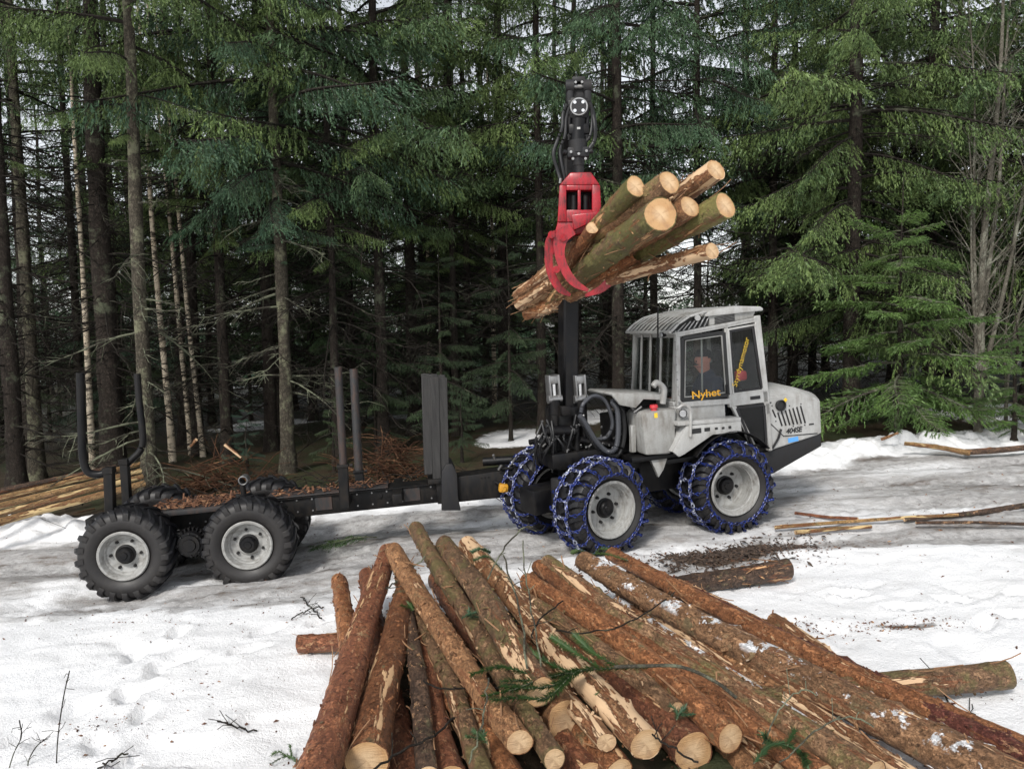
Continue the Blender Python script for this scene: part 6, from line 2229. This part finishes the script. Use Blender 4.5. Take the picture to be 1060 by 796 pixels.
def needle_sprig(name, pts, r, loc_mat, parent=None, dens=1.0, twigs=(), seed=0, stem=0.006):
    """a live spruce twig: bottle-brush of needles along a main stem and side twigs"""
    gg = np.random.default_rng(seed)
    runs = [(spline(pts, 30), 1.0)] + [(spline(t, 16), 0.8) for t in twigs]
    wood, V = [], []
    for path, sc in runs:
        path = np.asarray(path)
        wood.append(tube_np(path, np.linspace(stem, stem * 0.3, len(path)) * sc * 0.7, 5))
        seg = np.linalg.norm(np.diff(path, axis=0), axis=1); cum = np.concatenate([[0], np.cumsum(seg)])
        m = int(cum[-1] / 0.0009 * dens)
        s = gg.uniform(0, cum[-1], m)
        P = np.stack([np.interp(s, cum, path[:, j]) for j in range(3)], -1)
        T = np.stack([np.interp(np.minimum(s + 0.01, cum[-1]), cum, path[:, j]) - np.interp(np.maximum(s - 0.01, 0), cum, path[:, j]) for j in range(3)], -1)
        T /= np.linalg.norm(T, axis=1)[:, None] + 1e-9
        A = gg.normal(0, 1, (m, 3)); A -= (A * T).sum(1)[:, None] * T; A /= np.linalg.norm(A, axis=1)[:, None]
        B = np.cross(T, A)
        nl = gg.uniform(0.018, 0.032, m)[:, None] * r
        V.append(np.stack([P - B * 0.0022 * r, P + B * 0.0022 * r, P + (A * 0.8 + T * 0.6) * nl], 1).reshape(-1, 3))
    V = np.concatenate(V); Fc = np.arange(len(V)).reshape(-1, 3)
    wV, wF = join_np(wood)
    tri = np.concatenate([wF[:, [0, 1, 2]], wF[:, [0, 2, 3]]])
    me = np_mesh(name, np.concatenate([V, wV]), np.concatenate([Fc, tri + len(V)]), np.concatenate([np.zeros(len(Fc), int), np.ones(len(tri), int)]))
    return link(name, me, parent, [M_SPRIG, M_TWIG_LICHEN])


# the green twig lying over the middle of the pile
zt = 0.74
A_ = lambda u, v, z=zt: atz(u, v, z)
tw = [[A_(615, 690), A_(590, 695), A_(565, 684, .77), A_(545, 672, .76)], [A_(600, 693), A_(575, 708), A_(548, 712, .74), A_(520, 710)], [A_(592, 696), A_(560, 700), A_(520, 690, .77), A_(488, 698)], [A_(620, 690), A_(596, 676, .78), A_(572, 660, .77)],
      [A_(590, 700), A_(566, 722), A_(540, 722), A_(510, 724)], [A_(640, 690), A_(612, 674, .78), A_(596, 658, .78)], [A_(560, 702), A_(530, 714), A_(500, 720, .72)]]
o = needle_sprig('spruce_twig', [A_(672, 690), A_(640, 691), A_(600, 694), A_(560, 702), A_(520, 705)], 1.5, None, None, 0.9, tw, 3, 0.008)
tag(o, 'green spruce twig lying across the middle of the log pile', 'twig')
for k_, (u, v, z, a, lab) in enumerate(((428, 632, .68, 2.0, 'tiny green sprig on the brown log near the top left of the pile'), (478, 640, .74, 0.6, 'tiny green sprig lying between the two lichened logs'), (640, 720, .62, 2.6, 'tiny green sprig beside the white-patched log near its sawn end'),
                                        (700, 745, .55, 1.0, 'tiny green sprig above the largest sawn end'), (505, 770, .62, 2.2, 'tiny green sprig left of the lichened log end'))):
    p = A_(u, v, z)
    d = np.array([math.cos(a), math.sin(a), 0.1])
    e = np.array([-d[1], d[0], 0.2])
    o = needle_sprig('spruce_twig', [p, p + d * 0.06 + np.array([0, 0, .01]), p + d * 0.13], 1.1, None, None, 0.9, [[p + d * 0.04, p + d * 0.07 + e * 0.03, p + d * 0.09 + e * 0.06], [p + d * 0.05, p + d * 0.08 - e * 0.03, p + d * 0.11 - e * 0.05]], 20 + k_, 0.004)
    tag(o, lab, 'twig')
# the long bare stick that carries on to the right
bm = nb()
tube(bm, spline([A_(636, 690, .76), A_(668, 689, .77), A_(705, 690, .76), A_(740, 705, .70), A_(762, 722, .62)], 30), 0.010, 8)
tag(link('bare_stick', bm_mesh('bare_stick', bm, True), None, [M_TWIG_LICHEN]), 'curved mossy bare stick lying across the right half of the pile', 'stick')
sticks = [
    ([(545, 690, .8), (540, 640, .85), (528, 600, .9), (522, 575, 1.0)], .006, 'thin broken twig standing up from the far end of the pile'),
    ([(505, 600, .8), (520, 570, .95), (540, 548, 1.02), (552, 545, 1.05)], .006, 'forked dry twig poking up between pile and front wheel'),
    ([(440, 576, .85), (412, 600, .7), (396, 612, .7), (380, 632, .66)], .006, 'thin dry twig hanging over the far left log ends'),
    ([(583, 622, .78), (560, 640, .85), (550, 660, .85)], .005, 'short dark twig across the white-patched log'),
    ([(560, 690, .8), (553, 640, .9), (545, 605, .95), (540, 560, 1.1)], .0045, 'thin straw-coloured twig leaning up in the middle of the pile'),
    ([(700, 612, .7), (660, 640, .72), (610, 655, .72), (575, 652, .72)], .005, 'long dark twig crossing the rusty logs'),
    ([(722, 790, .55), (690, 770, .62), (675, 760, .62)], .005, 'dark twig in front of the largest pale sawn end'),
    ([(437, 705, .6), (460, 712, .62), (500, 711, .62), (540, 708, .66)], .005, 'thin twig lying across the dark red split log'),
    ([(380, 800, .6), (420, 775, .6), (450, 760, .6), (470, 742, .6)], .006, 'dark stick leaning between the rusty log and the split log'),
    ([(486, 790, .6), (500, 745, .66), (506, 700, .8)], .0045, 'thin upright twig beside the small sawn end'),
    ([(790, 770, .55), (806, 735, .62), (830, 715, .7), (845, 718, .72)], .004, 'thin arched straw beside the biggest log'),
    ([(808, 790, .55), (850, 752, .66), (880, 742, .72), (905, 752, .7)], .004, 'pale bent straw arching over the biggest log'),
]
for pp, r, lab in sticks:
    bm = nb()
    pth = spline([atz(*p) for p in pp], 20)
    pth[:, :] += g.normal(0, 0.004, pth.shape)
    tube(bm, pth, r, 6)
    for _ in range(3):
        i = int(g.integers(4, len(pth) - 2))
        d = g.normal(0, 1, 3); d[2] = abs(d[2])
        tube(bm, [pth[i], pth[i] + d * 0.03, pth[i] + d * 0.055 + g.normal(0, .01, 3)], r * 0.55, 5)
    tag(link('dry_twig', bm_mesh('dry_twig', bm), None, [M_TWIG if 'dark' in lab else M_STRAW if False else M_TWIG_LICHEN]), lab, 'twig')

# sprigs and twigs on the snow
def snow_pt(u, v, dz=0.02):
    p = atz(u, v, 0.2)
    for _ in range(6):
        p = atz(u, v, gz(p[0], p[1]) + dz)
    return p


def laid_bough(pos, yaw, sc, label, seed, roll=0.0, pitch=0.0):
    """a torn-off spruce bough lying down"""
    b = BOUGHS[('flat', 0, seed)]
    parts_v = [xf(b[0][0] * np.array([1, 1, 0.8]), sc, pitch, yaw, np.zeros(3), roll)]
    wv = xf(b[1][0] * np.array([1, 1, 0.8]), sc, pitch, yaw, np.zeros(3), roll)
    tri = np.concatenate([b[1][1][:, [0, 1, 2]], b[1][1][:, [0, 2, 3]]])
    me = np_mesh('spruce_sprig', np.concatenate([parts_v[0], wv]), np.concatenate([b[0][1], tri + len(parts_v[0])]), np.concatenate([np.zeros(len(b[0][1]), int), np.ones(len(tri), int)]))
    o = link('spruce_twig', me, None, [M_SPRIG, M_TWIG_LICHEN])
    o.location = pos
    return tag(o, label, 'twig')


laid_bough(snow_pt(390, 556, 0.13), rad(178), 0.50, 'green spruce sprig lying on the snow under the trailer beam', 1)
tw = [[snow_pt(300, 785), snow_pt(290, 778, .05), snow_pt(282, 780)], [snow_pt(302, 782), snow_pt(300, 770, .06)]]
o = needle_sprig('spruce_twig', [snow_pt(310, 790), snow_pt(298, 782, .04), snow_pt(280, 790)], 0.9, None, None, 0.7, tw, 5, 0.005)
tag(o, 'small spruce sprig on the snow at the bottom edge left of the pile', 'twig')
tw = [[atz(610, 575, .6), atz(600, 570, .66), atz(592, 572, .6)], [atz(616, 574, .62), atz(622, 568, .66), atz(640, 570, .62)]]
o = needle_sprig('spruce_twig', [atz(650, 580, .66), atz(625, 573, .68), atz(600, 576, .64)], 1.2, None, None, 1.0, tw, 6, 0.006)
tag(o, 'spruce sprig tucked at the far end of the biggest log by the chained wheel', 'twig')
tw = [[atz(508, 572, .84), atz(498, 568, .9), atz(488, 571, .84)]]
o = needle_sprig('spruce_twig', [atz(520, 590, .8), atz(505, 576, .88), atz(490, 580, .84)], 1.1, None, None, 1.0, tw, 7, 0.005)
tag(o, 'small green sprig on the far end of the pile', 'twig')
tw = []
o = needle_sprig('spruce_twig', [atz(780, 790, .5), atz(800, 770, .55), atz(826, 776, .52), atz(836, 792, .5)], 1.5, None, None, 1.2, [[atz(800, 772, .54), atz(790, 760, .6)], [atz(815, 772, .54), atz(822, 756, .6)]], 8, 0.005)
tag(o, 'green sprig between the logs at the bottom edge right of the sawn ends', 'twig')

stems = [([(58, 800), (60, 762), (66, 720), (72, 694)], 'tall thin dry stem standing in the snow at lower left'),
         ([(8, 800), (14, 780), (22, 762), (20, 745)], 'short dry weed stem at the lower left corner'),
         ([(28, 800), (30, 786), (38, 772), (48, 764)], 'branching dry weed beside the corner stem')]
for pp, lab in stems:
    base = snow_pt(*pp[0], 0.0) if False else atz(pp[0][0], pp[0][1], 0.06)
    y0 = base[1]
    path = spline([at(u, v, y0 + 0.01 * i) for i, (u, v) in enumerate(pp)], 24)
    bm = nb(); tube(bm, path, 0.0035, 5)
    for _ in range(7):
        i = int(g.integers(6, len(path) - 1)); d = np.array([g.normal(0, 1), g.normal(0, 0.6), abs(g.normal(0.8, 0.4))]); d /= np.linalg.norm(d)
        tube(bm, [path[i], path[i] + d * 0.04, path[i] + d * g.uniform(0.05, 0.09) + g.normal(0, 0.01, 3)], 0.0018, 4)
    tag(link('dry_weed', bm_mesh('dry_weed', bm), None, [M_TWIG]), lab, 'weed stem')
tw_snow = [([(312, 618), (322, 628), (334, 640)], 'dark twig on the snow left of the pile beside the bearer log'), ([(300, 640), (318, 632), (335, 628)], 'forked dark twig lying on snow below the trailer beam'),
           ([(100, 796), (118, 786), (130, 778)], 'dark stick in the snow at the bottom left'), ([(225, 745), (245, 752), (265, 756)], 'bark-brown twig on the snow near the bottom, left of the pile'), ([(960, 690), (985, 730), (1010, 740)], 'thin dark twig on the snow below the right bearer log')]
for pp, lab in tw_snow:
    path = spline([snow_pt(u, v, 0.012 + 0.02 * (i == 1)) for i, (u, v) in enumerate(pp)], 14)
    path = path + g.normal(0, 0.008, path.shape)
    bm = nb(); tube(bm, path, 0.0055, 5)
    for _ in range(5):
        i = int(g.integers(2, len(path) - 1)); d = np.array([g.normal(0, 1), g.normal(0, 1), abs(g.normal(0, 0.4))]); d /= np.linalg.norm(d)
        e = path[i] + d * g.uniform(0.06, 0.16) + g.normal(0, 0.02, 3); e[2] = max(e[2], gz(e[0], e[1]) + 0.005)
        tube(bm, [path[i], path[i] + d * 0.05 + g.normal(0, 0.008, 3), e], 0.0026, 4)
    tag(link('dry_twig', bm_mesh('dry_twig', bm), None, [M_TWIG]), lab, 'twig')

# ------------------------------------------------------------------ poles at the edge of the track
def ground_log(name, a, b, ya, yb, wa, wb, bark, label, cat, group, dz=0.0):
    p0 = at(a[0], a[1], ya); p1 = at(b[0], b[1], yb)
    r0, r1 = wa / 2 / px_scale(p0), wb / 2 / px_scale(p1)
    return make_log(name, p0, p1, r0, r1, bark, label, cat, group, bow=0.012, knots=9)


def edge_y(u, v):      # distance at which row v of column u meets the ground
    best, by = 9e9, 9
    for y in np.arange(6.0, 15, 0.05):
        p = at(u, v, y); d = abs(p[2] - gz(p[0], p[1]) - 0.06)
        if d < best: best, by = d, y
    return by


for a, b, ya, yb, wa, wb, lab in (((150, 479), (-30, 523), 11.6, 10.3, 5, 7, 'topmost yellow pole in the stack left of the trailer'), ((150, 486), (-30, 531), 11.35, 10.05, 5, 7, 'second yellow pole from the top in the stack left of the trailer'),
                                  ((150, 500), (-30, 548), 10.9, 9.6, 6, 8, 'lowest and thickest yellow pole in the stack left of the trailer'), ((120, 483), (-30, 514), 11.8, 10.7, 5, 7, 'dark bark-covered pole at the back of the stack left of the trailer'), ((148, 493), (-30, 540), 11.15, 9.85, 5, 6, 'yellow pole just above the lowest one in the stack left of the trailer')):
    p0, p1 = at(*a, ya), at(*b, yb)
    make_log('peeled_pole', p0, p1, wa / 2 / px_scale(p0), wb / 2 / px_scale(p1), 'dark' if 'dark' in lab else 'pole', lab, 'pole', 'poles stacked left of the trailer', bow=0.008, knots=10)
for a, b, wa, wb, bk, lab in (((802, 546), (992, 533), 4, 3, 'pole', 'long patchy yellow pole lying on the snow right of the machine'), ((823, 551), (902, 545), 4.5, 4, 'pole', 'short yellow pole lying nearest the camera right of the machine'),
                              ((823, 531), (888, 537), 3, 3.5, 'red', 'thin reddish pole lying behind the yellow ones'), ((936, 538), (1075, 521), 4, 6, 'dark', 'dark branch slanting up to the right edge over the snow'), ((948, 541), (1075, 543), 3.5, 3.5, 'dark', 'dark thin pole lying flat at the right edge')):
    ground_log('thin_pole', a, b, edge_y(*a), edge_y(*b), wa, wb, bk, lab, 'pole', 'poles lying right of the machine')
ground_log('broken_branch', (936, 459), (1004, 469), edge_y(936, 470), edge_y(1004, 472), 4, 6, 'pole', 'pale broken branch lying on the snow bank below the young spruce', 'branch', None)
ground_log('broken_branch', (1000, 468), (1075, 462), edge_y(1000, 471), edge_y(1075, 466), 7, 6, 'dark', 'dark broken branch on the snow bank at the right edge', 'branch', None)
ground_log('broken_branch', (912, 455), (930, 448), edge_y(912, 462), edge_y(930, 465), 3, 2, 'peeled', 'short pale splintered branch at the foot of the young spruce', 'branch', None)


def brush_heap(label, cx, cy, sx4, sy4, h, n_, seed, mats):
    gg = np.random.default_rng(seed)
    parts = []
    for _ in range(n_):
        x, y = gg.normal(cx, sx4), gg.normal(cy, sy4)
        k_ = math.exp(-((x - cx) / sx4 / 1.3) ** 2)
        z = gz(x, y) + gg.uniform(0, 1) ** 1.3 * h * k_ + 0.02
        a = gg.uniform(0, 2 * PI); ln = gg.uniform(0.15, 0.75)
        d = np.array([math.cos(a), math.sin(a) * 0.6, gg.normal(0.1, 0.35)])
        c_ = np.cross(d, [0, 0, 1.0]) * gg.normal(0, 0.25)
        p = np.array([x, y, z])
        parts.append(tube_np(np.stack([p, p + d * ln * 0.35 + c_ * 0.1, p + d * ln * 0.7 + c_ * 0.3, p + d * ln + c_ * 0.6 - np.array([0, 0, 0.1 * ln])]), np.array([1, 0.85, 0.6, 0.3]) * gg.uniform(0.003, 0.011), 4))
    V, q = join_np(parts)
    o = link('brush_heap', np_mesh('brush_heap', V, q), None, mats)
    return tag(o, label, 'brush', kind='stuff')


M_BRUSH = bark_mat('reddish_brush', (0.045, 0.022, 0.014), (0.16, 0.075, 0.038), (0.28, 0.15, 0.08), 0.2, 30)
b1 = at(225, 470, 11.6); b2 = at(405, 470, 11.7)
brush_heap('reddish heap of broken branches behind the rear of the trailer', b1[0], b1[1], 0.45, 0.22, 0.46, 330, 1, [M_BRUSH])
brush_heap('reddish heap of dry branches between the front stakes and the headboard', b2[0], b2[1], 0.27, 0.2, 0.6, 330, 2, [M_BRUSH])
b3 = at(320, 485, 11.2)
brush_heap('low dark twigs lying along the snow bank behind the trailer', b3[0], b3[1], 1.6, 0.3, 0.12, 260, 3, [M_TWIG])
for (u, v, y), lab in (((207, 455, 11.3), 'orange splintered branch stub on the left of the rear brush heap'), ((236, 460, 11.35), 'orange splintered branch stub on the right of the rear brush heap')):
    p = at(u, v, y)
    make_log('splintered_branch', p + np.array([0.16 * (-1 if u < 220 else 1), 0.05, -0.10 if u < 220 else -0.2]), p + np.array([-0.05, 0, 0.0]), 0.016, 0.024, 'peeled', lab, 'branch', None, knots=2)

# ------------------------------------------------------------------ birches, bare sapling, young spruces
def birch(u, v0, y, r, label, lean=(0.0, 0.0), h=11.0, seed=1):
    x = at(u, v0, y)[0]
    t = empty('birch_tree', (x, y, gz(x, y)))
    tag(t, label, 'tree')
    link('trunk', trunk_mesh('birch_trunk_mesh', seed, r, h, 0.05, 10, lean, 1.2), t, [M_BIRCH])
    link('crown', dead_mesh('birch_twigs_mesh', seed + 50, 4.0, h, 30, (0.5, 1.6), r0=r * 0.5, thick=0.8), t, [M_TWIG])['kind'] = 'stuff'


birch(88, 330, 13.6, 0.06, 'thin pale birch left of the thickest dark spruce trunk', (0.0, 0), seed=201)
birch(172, 330, 14.6, 0.065, 'leftmost of three thin birches right of the pale lichen trunk', (-0.035, 0), seed=202)
birch(192, 330, 15.4, 0.055, 'middle of three thin birches right of the pale lichen trunk', (-0.05, 0), seed=203)
birch(204, 330, 15.0, 0.05, 'rightmost of three thin birches right of the pale lichen trunk', (-0.06, 0), seed=204)
birch(443, 300, 19.0, 0.07, 'distant pale birch between the slim spruces and the crane', (0.0, 0), seed=205)
birch(508, 200, 18.0, 0.06, 'distant pale birch just left of the crane', (0.0, 0), seed=206)


def sapling(label, x, y, stems_, seed):
    gg = np.random.default_rng(seed)
    t = empty('bare_tree', (x, y, gz(x, y)))
    tag(t, label, 'tree')
    tr, tw_ = [], []
    for (dx, dy, h, r, bend) in stems_:
        s = np.linspace(0, 1, 22)
        p = np.stack([dx * s + bend * s ** 2 + 0.03 * np.sin(s * 11 + dx * 5), dy * s + 0.03 * np.sin(s * 8), -0.1 + h * s], -1)
        tr.append(tube_np(p, r * (1 - 0.88 * s), 8))
        for _ in range(int(h * 5)):
            u = gg.uniform(0.15, 0.97)
            o_ = np.array([np.interp(u, s, p[:, j]) for j in range(3)])
            a = gg.uniform(0, 2 * PI); ln = gg.uniform(0.3, 1.4) * (1.1 - u * 0.7)
            d = np.array([math.cos(a) * 0.7, math.sin(a) * 0.7, gg.uniform(0.45, 1.1)]); d /= np.linalg.norm(d)
            q = np.linspace(0, 1, 6)
            bp = o_ + d * (ln * q)[:, None] + gg.normal(0, 0.02, (6, 3)) * q[:, None] + np.array([0, 0, 0.12 * ln]) * (q ** 2)[:, None]
            tw_.append(tube_np(bp, np.linspace(0.011, 0.003, 6) * (0.5 + r * 9), 4))
            for _ in range(4):
                k2 = gg.uniform(0.3, 1); oo = np.array([np.interp(k2, q, bp[:, j]) for j in range(3)])
                dd = d + gg.normal(0, 0.5, 3); dd /= np.linalg.norm(dd)
                qq = np.linspace(0, 1, 4)
                tw_.append(tube_np(oo + dd * (gg.uniform(0.12, 0.45) * qq)[:, None], np.linspace(0.0045, 0.0015, 4), 3))
    V, q = join_np(tr); link('trunk', np_mesh('bare_trunk_mesh', V, q, smooth=True), t, [M_GREYWOOD])
    V, q = join_np(tw_); link('branches', np_mesh('bare_branches_mesh', V, q), t, [M_GREYWOOD])['kind'] = 'stuff'
    return t


px_ = at(1012, 400, 12.7)
sapling('bare grey many-stemmed deciduous tree at the right, in front of the dark spruces', px_[0], 12.7, [(0.12, 0, 8.5, 0.075, 0.25), (-0.10, 0.1, 7.5, 0.04, -0.15), (0.75, -0.1, 6.5, 0.045, 0.5), (-0.2, 0, 5.5, 0.03, -0.1), (0.5, 0.2, 8.0, 0.05, 0.1)], 11)
px_ = at(1040, 400, 13.0)
sapling('slim bare sapling leaning right beside the many-stemmed tree', px_[0], 13.0, [(0.35, 0, 5.0, 0.03, 0.6), (0.1, 0.1, 4.4, 0.02, 0.1)], 12)

spruce(930, 12.4, 'young bright green spruce with layered boughs right of the bonnet', CROWN_Y[0], TRUNK_D[0], None, 0.42, 0.95, 0.7, name='young_spruce', v=440, tscale=(0.42, 0.42, 0.245))
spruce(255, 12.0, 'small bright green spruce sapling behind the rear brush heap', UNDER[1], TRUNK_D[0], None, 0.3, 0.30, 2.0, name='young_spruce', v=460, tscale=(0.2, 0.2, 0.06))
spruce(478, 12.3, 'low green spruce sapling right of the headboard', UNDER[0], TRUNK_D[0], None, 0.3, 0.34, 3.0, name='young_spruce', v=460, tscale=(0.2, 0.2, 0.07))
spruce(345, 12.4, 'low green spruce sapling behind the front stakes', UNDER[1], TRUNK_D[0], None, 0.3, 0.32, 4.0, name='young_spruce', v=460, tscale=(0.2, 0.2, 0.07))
spruce(1050, 12.2, 'young green spruce at the right edge behind the snow bank', CROWN_Y[1], TRUNK_D[0], None, 0.3, 0.5, 5.0, name='young_spruce', v=440, tscale=(0.3, 0.3, 0.13))
# shaded understorey
for i in range(64):
    x, y = rng.uniform(-15, 14), rng.uniform(13.8, 30)
    if i > 46: x = rng.uniform(-12, -1)
    if 2.6 < x / y * 10 < 3.6 and y > 15: y += 6
    s_ = rng.uniform(0.5, 1.25)
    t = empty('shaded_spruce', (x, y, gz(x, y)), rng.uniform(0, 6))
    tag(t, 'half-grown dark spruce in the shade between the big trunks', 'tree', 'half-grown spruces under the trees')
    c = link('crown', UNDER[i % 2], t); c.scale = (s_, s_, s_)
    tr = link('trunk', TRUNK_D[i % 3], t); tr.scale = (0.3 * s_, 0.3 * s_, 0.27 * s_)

# the far wood: reads as one mass
gg = np.random.default_rng(99)
pn = []
for _ in range(170):
    x, y = gg.uniform(-45, 45), gg.uniform(38, 62)
    gap_ = 8 < x < 20
    hgt = gg.uniform(3, 6) if gap_ else gg.uniform(5, 10)
    z = gz(x, y)
    for _ in range(int(hgt * 1.9)):
        b = BOUGHS[('hang', 1, int(gg.integers(0, 3)))]
        zz = gg.uniform(0.2, hgt)
        pn.append((xf(b[0][0], gg.uniform(1.2, 2.3) * (1.25 - zz / hgt), rad(gg.uniform(-20, 5)), gg.uniform(0, 6.28), np.array([x, y, z + zz])), b[0][1]))
V, q = join_np(pn)
tag(link('far_wood', np_mesh('far_wood', V, q), None, [M_NEEDLE]), 'far-off spruce wood closing the view between the trunks', 'wood', kind='stuff')
